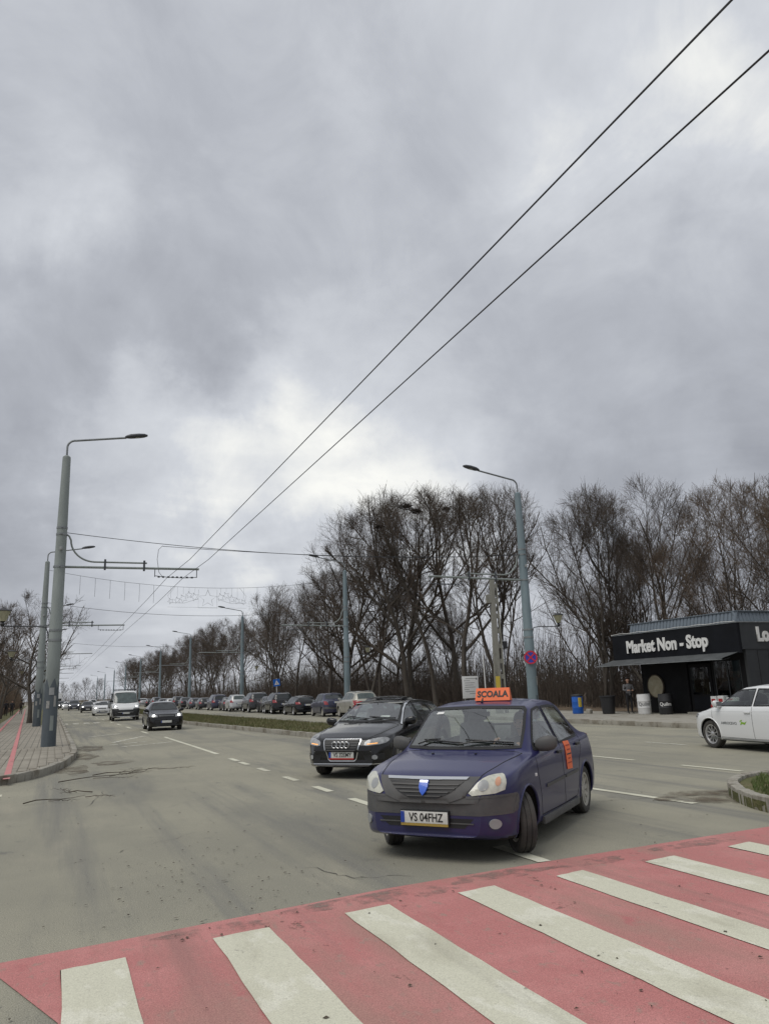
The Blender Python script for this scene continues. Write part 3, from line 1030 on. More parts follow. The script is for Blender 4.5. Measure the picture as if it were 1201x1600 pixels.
def lamp_pole(x, y, side, label, group, detail=2, lantern=True, arm=True, blue=False, lean=(0, 0), height=10.65, sleeve=False):
    """tramway style pole; side +1: arms reach towards +x"""
    root = empty('lamp_pole', (x, y, 0.1), 0, label, 'lamp pole', group)
    root.rotation_euler = (lean[0], lean[1], 0)
    s = side
    k = 24 if detail == 2 else 10
    mp_ = M['pole_blue'] if blue else M['pole']
    H = height - .1
    mb = MB()
    mb.lathe([(0.238, -0.1), (0.238, 0.02), (0.226, 2.3), (0.212, 4.5), (0.205, 4.52), (0.178, 8.0), (0.145, H - .12), (0.138, H - .06), (0.07, H), (0.0, H)], k)
    mb.build('shaft', mp_, root, 40)
    if sleeve:
        mb = MB()
        n = 26
        rr_ = random.Random(int(y))
        prof = [[(0.1745, -0.05), (0.1745, 1.0)]]
        V_, F_ = [], []
        hts = [2.05 + .22 * rr_.random() + .12 * sin(j * 1.3) for j in range(n)]
        for j in range(n):
            a = 2 * pi * j / n
            for zz, r_ in ((-.05, .2425), (1.0, .2375), (hts[j], .2320)):
                V_.append((r_ * cos(a), r_ * sin(a), zz))
        for j in range(n):
            a, b = j * 3, ((j + 1) % n) * 3
            F_ += [(a, b, b + 1, a + 1), (a + 1, b + 1, b + 2, a + 2)]
        mb.add(V_, F_)
        tag(mb.build('base_coat', M['pole_dark'], root, 40), 'dark ragged coat of paint round the foot')
    # lamp arm: riser, bend, long gently rising arm
    mb = MB()
    pts = [(0, 0, H - .05), (0, 0, H + .32)]
    cx_, r_ = .30 * s, .30
    for i in range(1, 9):
        a = pi / 2 * i / 8
        pts.append((s * r_ * (1 - cos(a)), 0, H + .32 + .30 * sin(a)))
    pts.append((s * 2.1, 0, H + .62 + .30))
    mb.tube(pts, 0.040, 10 if detail == 2 else 6)
    mb.build('lamp_arm', M['steel'], root, 50)
    # lamp head
    mb = MB()
    sl = .30 / 1.8
    secs = []
    for t, w, hh in ((0, .05, .04), (.06, .10, .075), (.2, .15, .11), (.5, .17, .115), (.72, .14, .09), (.84, .07, .04)):
        secs.append((s * (2.05 + t), w, hh, H + .62 + .30 + t * sl + .02))
    kk = 14
    V_, F_ = [], []
    for (px, w, hh, pz) in secs:
        for j in range(kk):
            a = 2 * pi * j / kk
            zz = sin(a) * hh
            V_.append((px, cos(a) * w, pz + (zz if zz > 0 else zz * .55)))
    for i in range(len(secs) - 1):
        for j in range(kk):
            F_.append((i * kk + j, i * kk + (j + 1) % kk, (i + 1) * kk + (j + 1) % kk, (i + 1) * kk + j))
    F_ += [tuple(range(kk)), tuple((len(secs) - 1) * kk + j for j in range(kk))]
    mb.add(V_, F_)
    hd = mb.build('lamp_head', M['dark_metal'], root, 60)
    if detail == 2:
        mb = MB()
        mb.lathe([(0.0, -.075), (.06, -.07), (.10, -.05), (.11, -.03)], 16, (0, 0, 0))
        mb.v = [(s * (2.40) + p[0] * 2.0, p[1], H + .62 + .30 + .35 * sl + .03 + p[2] * .9) for p in mb.v]
        mb.build('lens', M['lamp_lens'], hd, 60)
    if arm:
        za = 6.30
        mb = MB()
        mb.tube([(-.22 * s, 0, za), (5.0 * s, 0, za + .06)], 0.045, 10 if detail == 2 else 6)
        mb.build('bracket_arm', M['pole'] if detail == 2 else M['steel'], root, 50)
        mb = MB()
        pts = [(.16 * s, .0, 7.52), (.26 * s, 0, 7.45), (.33 * s, 0, 7.30)]
        for i in range(0, 11):
            a = pi + (pi / 2) * i / 10
            pts.append((s * (.33 + .85 * (1 + cos(a))), 0, 7.32 + .80 * sin(a)))
        pts = pts[:3] + pts[4:] + [(3.05 * s, 0, 6.535)]
        mb.tube(pts, 0.033, 8)
        mb.build('stay', M['pole'], root, 50)
        if detail == 2:
            for cxp in (1.55, 2.95):
                mb = MB()
                mb.box((cxp * s, 0, 6.43), (.07, .11, .40), ch=.01)
                mb.build('clamp', M['dark_metal'], root)
            mb = MB()
            for cxp in (3.35, 4.92):
                mb.tube([(cxp * s, 0, 6.36), (cxp * s, 0, 6.02)], .016, 6)
            pts = [(3.35 * s, 0, 6.06), (3.8 * s, 0, 6.02), (4.4 * s, 0, 6.00), (4.92 * s, 0, 6.04)]
            mb.tube(pts, .014, 6)
            for t in (3.5, 3.66, 3.86, 4.02, 4.18, 4.34, 4.55, 4.74):
                mb.tube([(s * (t - .04), 0, 6.025), (s * (t + .04), 0, 6.025)], .034, 8)
            mb.build('insulator_hanger', M['dark_metal'], root, 40)
        collars = [(6.30, .200), (7.5, .19), (7.75, .188), (4.0, .225), (3.65, .228)]
    else:
        collars = [(7.5, .19), (4.0, .225)]
    if detail == 2:
        for zc_, r_ in collars:
            mb = MB()
            mb.lathe([(r_ - .02, -.035), (r_ + .006, -.035), (r_ + .006, .035), (r_ - .02, .035)], 24, (0, 0, zc_ - .1 + .1), close=True)
            if zc_ > 6:
                mb.box((0.0, -(r_ + .02), zc_), (.05, .06, .05), ch=.008)
            mb.build('collar', M['steel'], root, 40)
        mb = MB()
        mb.lathe([(.0, -.07), (.05, -.06), (.06, .0), (.05, .06), (0, .07)], 12, (0, 0, 0))
        mb.v = [(p[0] + .01, p[1] - .24, p[2] + 6.95) for p in mb.v]
        mb.build('insulator', M['lamp_lens'], root, 50)
    if detail == 2:
        # access hatch and paper scraps near the foot, wrapped on the shaft
        def wrap(nm, a0, a1, z0, z1, r, m_):
            mbw = MB()
            nn = 6
            vv = []
            for q in range(nn + 1):
                aa = a0 + (a1 - a0) * q / nn
                vv += [(r * cos(aa), r * sin(aa), z0), (r * cos(aa), r * sin(aa), z1)]
            mbw.add(vv, [(2 * q, 2 * q + 2, 2 * q + 3, 2 * q + 1) for q in range(nn)])
            return mbw.build(nm, m_, root)
        wrap('access_hatch', -1.55, -1.05, .55, 1.05, .2450, M['pole_dark'] if not sleeve else M['pole'])
        if sleeve:
            wrap('paper_scrap', -1.9, -1.2, 1.75, 2.0, .2440, M['lamp_lens'])
            wrap('paper_scrap', -1.2, -.85, 1.35, 1.72, .2445, M['sign_paper'])
            wrap('paper_scrap', -2.2, -1.75, 1.3, 1.55, .2445, M['sign_paper'])
        else:
            wrap('paper_scrap', -1.2, -.7, 1.5, 1.9, .2440, M['sign_paper'])
    if lantern:
        zl = 3.98
        mb = MB()
        pts = [(-s * .22, 0, zl - .35), (-s * .24, 0, zl - .1), (-s * .32, 0, zl + .12), (-s * .6, 0, zl + .16), (-s * 1.75, 0, zl + .17)]
        mb.tube(pts, .022, 7)
        mb.build('lantern_arm', M['dark_metal'], root, 60)
        mb = MB()
        lx = -s * 1.72
        mb.lathe([(0.0, zl + .15), (.05, zl + .17), (.08, zl + .24), (.05, zl + .30), (.10, zl + .34), (.0, zl + .34)], 8, (lx, 0, 0))
        ln = mb.build('lantern', M['black_plastic'], root, 30)
        mb = MB()
        mb.lathe([(0.0, zl + .86), (.06, zl + .80), (.26, zl + .72), (.27, zl + .69), (0, zl + .69)], 6, (lx, 0, 0))
        mb.build('lantern_cap', M['black_plastic'], ln, 30)
        mb = MB()
        mb.lathe([(.10, zl + .34), (.24, zl + .69)], 6, (lx, 0, 0))
        mb.build('pane', M['lantern_glass'], ln)
    return root


GL = 'tall grey street lamp poles along both kerbs'
lp1 = lamp_pole(-0.06, 29.7, 1, 'nearest tall grey-green lamp pole on the left pavement corner', GL, sleeve=True)
lp2 = lamp_pole(-0.86, 54.0, 1, 'second lamp pole on the left pavement, just behind the nearest', GL, sleeve=True)
rp1 = lamp_pole(19.95, 29.75, -1, 'nearest right lamp pole carrying the round no stopping sign', GL, blue=True)
rp2 = lamp_pole(20.0, 54.0, -1, 'second right lamp pole standing behind the parked navy sedan', GL, blue=True)
rp3 = lamp_pole(20.0, 89.0, -1, 'third right lamp pole, behind the parked dark SUV', GL, blue=True)
ORD = ['first', 'second', 'third', 'fourth', 'fifth', 'sixth', 'seventh']
for i, yy in enumerate((88, 120, 152, 186, 222)):
    lamp_pole(-1.2 - .006 * (yy - 54), yy, 1, 'distant left lamp pole, %s behind the two nearest poles' % ORD[i], 'distant left lamp poles', 1, lantern=i < 2)
for i, yy in enumerate((124, 158, 192, 228, 266, 306, 350)):
    o = lamp_pole(20.0 - .012 * (yy - 90), yy, -1, 'distant right lamp pole, %s beyond the third right pole' % ORD[i], 'distant right lamp poles', 1, lantern=False, blue=True, arm=i < 4)


def cable(name, pts, r, label, cat='cable', group=None, k=6):
    mb = MB()
    mb.tube(pts, r, k)
    return tag(mb.build(name, M['wire'], None, 60), label, cat, group)


def sag(a, b, s, n=24):
    return [(a[0] + (b[0] - a[0]) * t, a[1] + (b[1] - a[1]) * t, a[2] + (b[2] - a[2]) * t - 4 * s * t * (1 - t)) for t in [i / n for i in range(n + 1)]]


# trolleybus wires
for xx, nm in ((3.87, 'upper'), (4.46, 'lower')):
    pts = []
    ys = [-8, 3, 10, 18, 25, 29.7, 36, 44, 54, 68, 88, 104, 120, 136, 152, 186, 222]
    for y in ys:
        pts.append((xx - (.14 if y > 25 else 0) - .004 * max(0, y - 30), y, 6.05 + (.03 if y in (29.7, 54, 88) else -.02)))
    cable('trolley_wire', pts, .0088, 'overhead trolley wire running to the top right, the %s of the pair' % nm, 'wire', 'trolley wire pair')
cable('span_wire', sag((.1, 29.7, 7.68), (19.8, 29.7, 7.62), .46), .012, 'span wire between the nearest lamp poles on either side', 'wire', 'span wires')
cable('feeder_wire', sag((3.55, 29.72, 7.32), (19.8, 29.72, 7.58), .22), .010, 'feeder wire hung just under the nearest span wire', 'wire', 'span wires')
cable('jumper_wire', [(3.55, 29.7, 7.34), (3.40, 29.7, 7.18), (3.36, 29.7, 6.8), (3.44, 29.7, 6.3), (3.62, 29.7, 6.08)], .009, 'looped jumper wire hanging from the span wire to the trolley wire', 'wire')
cable('span_wire', sag((-.7, 54, 7.9), (19.8, 54, 7.9), .80), .013, 'second span wire between the next pair of lamp poles', 'wire', 'span wires')
cable('span_wire', sag((-1.0, 88, 7.9), (19.8, 88, 7.9), .80), .013, 'third span wire far along the street', 'wire', 'span wires')

# festive garland with star outlines over the road
root = empty('light_garland', (0, 54.0, 0), 0, 'unlit festive garland of wire stars hung across the road', 'garland')
mb = MB()
GA = sag((-.75, 0, 10.05), (19.9, 0, 10.0), .95, 40)
mb.tube(GA, .011, 5)
mb.build('carrier_cable', M['wire'], root)


def gz(x):
    return np.interp(x, [p[0] for p in GA], [p[2] for p in GA])


for i, x in enumerate([1.2 + .95 * j for j in range(6)] + [13.2 + .95 * j for j in range(6)]):
    mb = MB()
    z0 = gz(x)
    mb.tube([(x, 0, z0), (x + .01, 0, z0 - .6), (x, 0, z0 - 1.25)], .009, 4)
    mb.build('light_string', M['wire'], root)


def star_pts(cx_, cz_, r, rot=0.0):
    out = []
    for i in range(11):
        a = pi / 2 + rot + 2 * pi * i / 10
        q = r if i % 2 == 0 else r * .45
        out.append((cx_ + q * cos(a), 0, cz_ + q * sin(a)))
    return out


for cx_, cz_, r, rot in ((9.65, 8.30, .62, 0), (8.75, 8.42, .30, .3), (8.35, 8.55, .26, .1), (7.95, 8.30, .30, .5), (7.55, 8.18, .24, .2), (7.1, 8.10, .22, .4),
                         (10.55, 8.42, .30, .2), (10.95, 8.55, .26, .5), (11.35, 8.30, .30, .1), (11.75, 8.18, .24, .3), (12.2, 8.10, .22, .6)):
    mb = MB()
    mb.tube(star_pts(cx_, cz_, r, rot), .012, 4)
    mb.tube([(cx_, 0, cz_ + r), (cx_, 0, gz(cx_))], .006, 4)
    mb.build('star_outline', M['steel'], root)
mb = MB()
mb.tube([(9.0, 0, 8.95), (9.0, 0, 7.66), (10.3, 0, 7.66), (10.3, 0, 8.95)], .008, 4)
mb.tube([(6.9, 0, 7.70), (12.4, 0, 7.66)], .006, 4)
mb.tube([(7.4, 0, gz(7.4)), (6.9, 0, 8.5), (7.1, 0, 8.0), (8.0, 0, 7.98), (9.0, 0, 8.3)], .008, 4)
mb.tube([(11.9, 0, gz(11.9)), (12.4, 0, 8.5), (12.2, 0, 8.0), (11.3, 0, 7.98), (10.3, 0, 8.3)], .008, 4)
mb.build('star_frame', M['steel'], root)

# ================================================================== TREES
M['bark'] = mat('bark', (0.052, 0.043, 0.035), 0.95, c2=(0.092, 0.080, 0.066), scale=5, stretch=(1, 1, .25), bump=.5, bscale=30)
M['branch'] = mat('branch_bark', (0.062, 0.049, 0.039), 0.95, c2=(0.108, 0.082, 0.062), scale=1.2)
M['branch_brown'] = mat('branch_bark_brown', (0.105, 0.076, 0.054), 0.95, c2=(0.150, 0.110, 0.078), scale=1.2)
M['thicket'] = mat('thicket_stems', (0.140, 0.112, 0.088), 0.95, c2=(0.072, 0.060, 0.050), scale=.6)


def tubes_to_mesh(name, branches, m):
    """branches: list of (points[n,3], radii[n], sides); batched with numpy"""
    groups = {}
    for P, R, k in branches:
        groups.setdefault((len(P), k), []).append((P, R))
    Vs, Fs, base = [], [], 0
    for (n, k), L in groups.items():
        P = np.array([p for p, r in L], dtype=float)            # b,n,3
        R = np.array([r for p, r in L], dtype=float)            # b,n
        T = np.empty_like(P)
        T[:, 1:-1] = P[:, 2:] - P[:, :-2] if n > 2 else 0
        T[:, 0] = P[:, 1] - P[:, 0]
        T[:, -1] = P[:, -1] - P[:, -2]
        T /= np.linalg.norm(T, axis=2, keepdims=True) + 1e-9
        ref = np.zeros_like(T)
        ref[..., 0] = 1.0
        ref[np.abs(T[..., 0]) > .8] = (0, 1, 0)
        A = np.cross(T, ref)
        A /= np.linalg.norm(A, axis=2, keepdims=True) + 1e-9
        B = np.cross(T, A)
        an = 2 * pi * np.arange(k) / k
        ring = P[:, :, None, :] + R[:, :, None, None] * (A[:, :, None, :] * np.cos(an)[None, None, :, None] + B[:, :, None, :] * np.sin(an)[None, None, :, None])
        b = len(L)
        Vs.append(ring.reshape(-1, 3))
        j = np.arange(k)
        quad = np.stack([j, (j + 1) % k, k + (j + 1) % k, k + j], axis=1)          # k,4
        seg = (np.arange(n - 1) * k)[:, None, None] + quad[None]
        allq = (np.arange(b) * n * k)[:, None, None, None] + seg[None] + base
        Fs.append(allq.reshape(-1, 4))
        base += b * n * k
    V = np.concatenate(Vs)
    F = np.concatenate(Fs)
    me = bpy.data.meshes.new(name)
    me.vertices.add(len(V))
    me.vertices.foreach_set('co', V.astype(np.float32).ravel())
    me.loops.add(F.size)
    me.loops.foreach_set('vertex_index', F.astype(np.int32).ravel())
    me.polygons.add(len(F))
    me.polygons.foreach_set('loop_start', np.arange(0, F.size, 4, dtype=np.int32))
    me.polygons.foreach_set('use_smooth', np.ones(len(F), dtype=bool))
    me.update(calc_edges=True)
    me.materials.append(m)
    return me


def make_tree(seed, H, crown_r, fork, nlimb, ang0, r0, up=.05, dens=1.0, stems=1, low=0.16, m=None, flat=.44):
    """bare winter tree grown from slender stems; returns (trunk mesh, crown mesh)"""
    rnd = random.Random(seed)
    trunk, crown = [], []
    cz = H * (low + (1 - low) * flat)
    rzu, rzd = H - cz, cz - H * low

    def out(p):
        rz = rzu if p.z > cz else rzd * 1.25
        return (p.x / crown_r) ** 2 + (p.y / crown_r) ** 2 + ((p.z - cz) / rz) ** 2

    def pad(P, R, n):
        while len(P) < n + 1:
            a, b = P[-1], P[-2]
            P.append((a[0] + (a[0] - b[0]) * .05 + .001, a[1] + (a[1] - b[1]) * .05, a[2] + (a[2] - b[2]) * .05 + .001))
            R.append(R[-1] * .6)
        return P, R

    def grow(p, d, L, r, n, trop, wig, rmin=.0045, taper=.85, limit=True):
        P, R, D = [tuple(p)], [r], []
        q = p.copy()
        lim = 1.0 + rnd.uniform(-.16, .12)
        for i in range(n):
            d = (d + Vector((rnd.gauss(0, wig), rnd.gauss(0, wig), rnd.gauss(0, wig * .6) + trop))).normalized()
            q = q + d * (L / n)
            P.append(tuple(q))
            R.append(max(rmin, r * (1 - taper * (i + 1) / n)))
            D.append(d.copy())
            if limit and i >= 1 and out(q) > lim:
                break
        D.append(D[-1])
        return P, R, D

    def side_dir(d, ang):
        a = Vector((rnd.gauss(0, 1), rnd.gauss(0, 1), rnd.gauss(0, 1)))
        a = (a - d * a.dot(d)).normalized()
        return (d * cos(ang) + a * sin(ang)).normalized()

    sc = H / 16.0
    CH = {2: (8, (2.0, 4.6), (.48, .70), 6, 4, .12), 3: (8, (.9, 2.6), (.45, .68), 4, 3, .14), 4: (5, (.40, 1.15), (.55, .8), 3, 3, .15)}

    def kids(P, R, D, lvl, t0=.15):
        cnt, Lr, rr_, npt, k, wig = CH[lvl]
        n = len(P) - 1
        for j in range(max(1, int(round(cnt * dens * rnd.uniform(.75, 1.25))))):
            t = (t0 + (1 - t0) * rnd.random() ** 1.15) * n
            i = min(n - 1, int(t))
            p = Vector(P[i]).lerp(Vector(P[i + 1]), t - i)
            if out(p) > 1.05:
                continue
            rb = R[i] + (R[i + 1] - R[i]) * (t - i)
            d = side_dir(D[i], rnd.uniform(.45, 1.05))
            d.z += .12 + up
            d.normalize()
            L = rnd.uniform(*Lr) * sc * (1.2 - .5 * t / n)
            r = max(.0068 if lvl > 3 else .010, rb * rnd.uniform(*rr_))
            P2, R2, D2 = grow(p, d, L, r, npt, .04 + up * .6, wig)
            if lvl < 4:
                kids(list(P2), list(R2), D2, lvl + 1)
            pad(P2, R2, npt)
            crown.append((P2, R2, k))

    for s_ in range(stems):
        sp_ = .045 if stems == 1 else (.12 if stems == 2 else .22)
        off = Vector((rnd.uniform(-.3, .3), rnd.uniform(-.3, .3), 0)) if stems > 1 else Vector((0, 0, 0))
        lean = Vector((rnd.gauss(0, sp_), rnd.gauss(0, sp_), 1)).normalized()
        rs = r0 * (1 if stems == 1 else rnd.uniform(.5, .75))
        n = 12
        P, R, D = grow(Vector((0, 0, -.2)) + off, lean, H * rnd.uniform(.86, 1.0), rs, n, .05, .085, taper=.93, limit=True)
        R[0] *= 1.3
        L_ = len(P) - 1
        nl = max(3, int(nlimb / (stems ** .6)))
        for i in range(nl):
            hfrac = fork / H + (.86 - fork / H) * (i + rnd.random() * .9) / nl
            t = min(L_ - .01, hfrac * n)
            ii = int(t)
            p = Vector(P[ii]).lerp(Vector(P[ii + 1]), t - ii)
            az = 2.4 * i + rnd.uniform(-.6, .6)
            an = ang0 * (1.25 - .65 * (i / nl)) * rnd.uniform(.75, 1.2)
            d = (D[ii] * cos(an) + Vector((cos(az), sin(az), 0)) * sin(an)).normalized()
            rb = R[ii]
            LL = (H - p.z) * rnd.uniform(.75, 1.05) + .18 * H
            P1, R1, D1 = grow(p, d, LL, rb * rnd.uniform(.48, .78), 10, .045 + up, .11, taper=.86)
            kids(list(P1), list(R1), D1, 2, .2)
            kids(list(P1), list(R1), D1, 3, .35)
            pad(P1, R1, 10)
            trunk.append((P1, R1, 6))
        kids(P[L_ // 2:], R[L_ // 2:], D[L_ // 2:], 2, .1)
        pad(P, R, n)
        trunk.append((P, R, 8))
    tm = tubes_to_mesh('trunk', trunk, M['bark'])
    cm = tubes_to_mesh('crown', crown, m or M['branch'])
    return tm, cm


TV = {}
TV['round'] = [make_tree(11, 16.5, 6.4, 4.0, 9, .80, .24, .02, 1.0), make_tree(12, 17.2, 5.8, 3.2, 9, .70, .22, .03, 1.0, stems=2),
               make_tree(13, 15.8, 6.2, 2.4, 10, .85, .25, .02, 1.0, low=.15), make_tree(14, 17.0, 5.4, 5.0, 8, .65, .19, .03, .95)]
TV['multi'] = [make_tree(21, 15.5, 4.9, 1.3, 13, .62, .24, .03, 1.1, stems=3, low=.08, flat=.52), make_tree(22, 15.0, 4.5, 1.6, 13, .58, .23, .03, 1.1, stems=3, low=.08, flat=.52)]
TV['slim'] = [make_tree(31, 13.0, 4.0, 2.0, 10, .60, .13, .03, .98, stems=2, low=.15, m=M['branch_brown']), make_tree(32, 12.2, 3.7, 1.8, 10, .58, .12, .03, .98, stems=2, low=.15, m=M['branch_brown'])]
TV['far'] = [make_tree(41, 15, 5.4, 3.0, 9, .75, .20, .02, .95), make_tree(42, 14, 5.0, 3.2, 9, .72, .18, .02, .95, stems=2)]
TV['left'] = [make_tree(51, 10.0, 5.0, 2.0, 9, .95, .18, .01, .85, low=.12), make_tree(52, 9.0, 3.8, 1.5, 9, .6, .14, .05, .85, low=.1, stems=2, m=M['branch_brown'])]


def place_tree(kind, i, x, y, s, rz, label, group, hs=1.0, z=.1):
    tm, cm = TV[kind][i % len(TV[kind])]
    root = empty('bare_tree', (x, y, z), rz, label, 'tree', group)
    root.scale = (s, s, s * hs)
    mk('trunk', tm, root)
    mk('crown', cm, root)
    return root


PT = 'bare park trees'
NEAR_TREES = [
    ('round', 0, 29.5, 53.0, 1.02, 0.3, 'tall bare tree directly behind the white notice board'),
    ('round', 1, 30.8, 50.0, .98, 1.3, 'tall bare tree behind the concrete utility pole'),
    ('round', 2, 27.8, 60.0, 1.18, 2.2, 'tall bare tree above the roof of the black estate car'),
    ('round', 0, 32.0, 59.5, 1.16, 3.6, 'tall bare tree holding the large dark rook nests'),
    ('round', 1, 27.0, 66.5, 1.12, 4.4, 'bare tree rising behind the parked pale hatchback'),
    ('round', 2, 27.4, 74.5, 1.08, 5.1, 'bare tree just right of the second right lamp pole'),
    ('round', 0, 28.5, 83.0, .92, 1.9, 'bare tree just left of the second right lamp pole'),
    ('round', 1, 27.5, 92.0, .86, 2.9, 'bare tree behind the parked black crossover with the blue sign'),
    ('round', 3, 28.6, 56.5, 1.08, 0.9, 'slender tall bare tree just left of the white notice board'),
    ('round', 3, 33.0, 54.0, 1.04, 2.6, 'slender bare tree between the notice board and the concrete pole'),
    ('round', 0, 30.0, 63.5, 1.14, 5.6, 'bare tree above the red no entry sign'),
    ('round', 3, 29.4, 70.5, .98, 4.9, 'slender bare tree left of the no entry sign, behind the navy sedan'),
    ('round', 2, 29.0, 79.0, .92, 3.1, 'bare tree seen behind the upper part of the second right lamp pole'),
    ('multi', 0, 29.0, 35.8, .76, .5, 'broad multi-stemmed bare tree between right lamp pole and kiosk'),
    ('multi', 1, 31.0, 33.4, .80, 1.7, 'dark multi-stemmed tree rising at the left end of the kiosk'),
    ('slim', 0, 31.5, 28.5, .88, .2, 'slender brown tree behind the middle of the kiosk roof'),
    ('slim', 1, 33.0, 25.6, .94, 2.0, 'slender brown tree behind the right corner of the kiosk'),
    ('slim', 0, 36.0, 32.0, 1.0, 3.3, 'slender brown tree behind the kiosk, left of its roof centre'),
    ('slim', 1, 30.8, 23.4, .82, 4.2, 'slender brown tree nearest the right edge above the kiosk'),
]
for kd, i, x, y, s, rz, lb in NEAR_TREES:
    place_tree(kd, i, x, y, s, rz, lb, PT, hs=1.08 if kd == 'multi' else 1.0)
rt = random.Random(99)
for (kd, x, y) in [('slim', 40, 37), ('slim', 39, 29.5), ('multi', 37, 42), ('far', 36, 68), ('far', 35, 78), ('round', 34, 88), ('far', 35, 44), ('far', 34, 64), ('round', 33, 72), ('far', 38, 74), ('far', 33, 94), ('slim', 35, 27), ('slim', 37, 34.5)]:
    place_tree(kd, rt.randrange(3), x + rt.uniform(-1, 1), y + rt.uniform(-1, 1), rt.uniform(.62, .80), rt.uniform(0, 6), 'bare tree in the second row, half hidden behind the front trees', 'second row of bare trees')
y = 100.0
while y < 330:
    place_tree('far', rt.randrange(2), 27.5 + rt.uniform(-1, 2.5) - .01 * (y - 100), y, rt.uniform(.88, 1.12), rt.uniform(0, 6), 'bare tree in the long far row behind the parked cars', 'far row of bare trees')
    if rt.random() < .6:
        place_tree('far', rt.randrange(2), 33 + rt.uniform(-1, 3), y + 4, rt.uniform(.9, 1.1), rt.uniform(0, 6), 'bare tree in the long far row behind the parked cars', 'far row of bare trees')
    y += rt.uniform(6.0, 9.0) * (1 + (y - 100) / 300)
for i, (kd, v, x, yy, s, lb) in enumerate([
        ('left', 0, -1.5, 63.0, .98, 'bare tree with outspread branches right behind the two left lamp poles'),
        ('left', 1, -4.6, 74.0, 1.05, 'brown bare tree at the left edge under the lantern'),
        ('left', 1, -6.6, 92.0, 1.1, 'brown bare tree beyond the left edge lantern tree'),
        ('left', 0, -5.6, 60.0, .86, 'broad dark tree cut by the left edge of the photograph'),
        ('left', 1, -5.0, 83.0, 1.25, 'brown bare tree between the lantern arm and the second left pole'),
        ('left', 0, -6.4, 104.0, 1.15, 'wide brown tree low behind the second left pole')]):
    place_tree(kd, v, x, yy, s, i * 1.7, lb, 'bare trees on the left bank')
for yy in (108, 122, 138, 156, 178, 204, 236, 270):
    place_tree('left', rt.randrange(2), -7.5 + rt.uniform(-1.5, 1.5) - .012 * (yy - 100), yy, rt.uniform(.85, 1.1), rt.uniform(0, 6), 'bare tree in the far row along the left cycle path', 'far row of trees on the left')
for yy, xx in ((330, -6), (345, -2), (352, 3), (350, 8), (360, 13), (340, 18), (338, -11)):
    place_tree('far', rt.randrange(2), xx, yy, rt.uniform(.55, .75), rt.uniform(0, 6), 'tiny bare tree closing the far end of the street', 'trees at the far end of the street')


# undergrowth: thousands of thin upright stems nobody could count
def thicket(name, spots, label, m, seed, hmax=4.5):
    rnd = random.Random(seed)
    br = []
    for (x, y, sc) in spots:
        hgt = rnd.uniform(.30, 1.0) * hmax * sc * (.72 + .38 * sin(x * .9 + y * .35) * sin(y * .23 + 1.0))
        a, ln = rnd.uniform(0, 2 * pi), rnd.uniform(0, .35)
        P = [(x, y, .05)]
        n = 4
        dx, dy = cos(a) * ln, sin(a) * ln
        for i in range(1, n + 1):
            t = i / n
            P.append((x + dx * hgt * t * t + rnd.uniform(-.06, .06), y + dy * hgt * t * t + rnd.uniform(-.06, .06), .05 + hgt * t))
        r = rnd.uniform(.010, .026) * (.7 + .5 * sc)
        br.append((P, [r * (1 - .7 * i / n) for i in range(n + 1)], 3))
        for j in range(rnd.randint(2, 5)):
            i = rnd.randint(1, n - 1)
            p = P[i]
            b = rnd.uniform(0, 2 * pi)
            l = rnd.uniform(.4, 1.3) * sc
            e_ = (p[0] + cos(b) * l * .6, p[1] + sin(b) * l * .6, p[2] + l * .75)
            mpt = ((p[0] + e_[0]) / 2 + rnd.uniform(-.1, .1), (p[1] + e_[1]) / 2 + rnd.uniform(-.1, .1), (p[2] + e_[2]) / 2)
            br.append(([p, mpt, e_], [r * .5, r * .4, r * .22], 3))
    o = mk(name, tubes_to_mesh(name, br, m))
    return tag(o, label, 'undergrowth', kind='stuff')


rnd_ = random.Random(5)
spots = []
for i in range(11000):
    yy = 14 + 120 * rnd_.random() ** 1.15
    xx = 29.5 + abs(rnd_.gauss(0, 11)) + (2.5 if yy < 36 else 0)
    spots.append((xx, yy, rnd_.uniform(.7, 1.25)))
for i in range(3600):
    yy = rnd_.uniform(90, 340)
    xx = 28 + abs(rnd_.gauss(0, 5)) - .012 * (yy - 90)
    spots.append((xx, yy, rnd_.uniform(.8, 1.3)))
for i in range(420):
    yy = 16 + 150 * rnd_.random()
    spots.append((30 + abs(rnd_.gauss(0, 9)) + (2.5 if yy < 36 else 0), yy, rnd_.uniform(1.4, 2.1)))
thicket('undergrowth', spots, 'dense brown thicket of bare saplings behind the park trees', M['thicket'], 3, 7.0)
spots = []
for i in range(4200):
    yy = 46 + 190 * rnd_.random() ** 1.3
    xx = -4.4 - abs(rnd_.gauss(0, 2.2)) - .018 * (yy - 46)
    spots.append((xx, yy, rnd_.uniform(.7, 1.3)))
thicket('hedge_thicket', spots, 'brown leafless hedge along the left cycle path', M['branch_brown'], 4, 6.4)
spots = [(rnd_.uniform(-60, 120), rnd_.uniform(335, 420), rnd_.uniform(1.2, 2.6)) for i in range(2600)]
thicket('far_wood', spots, 'hazy far wood closing the horizon', M['thicket'], 6, 4.6)

# rook nests in the tall trees
M['nest'] = mat('nest_twigs', (0.022, 0.017, 0.013), 0.95)


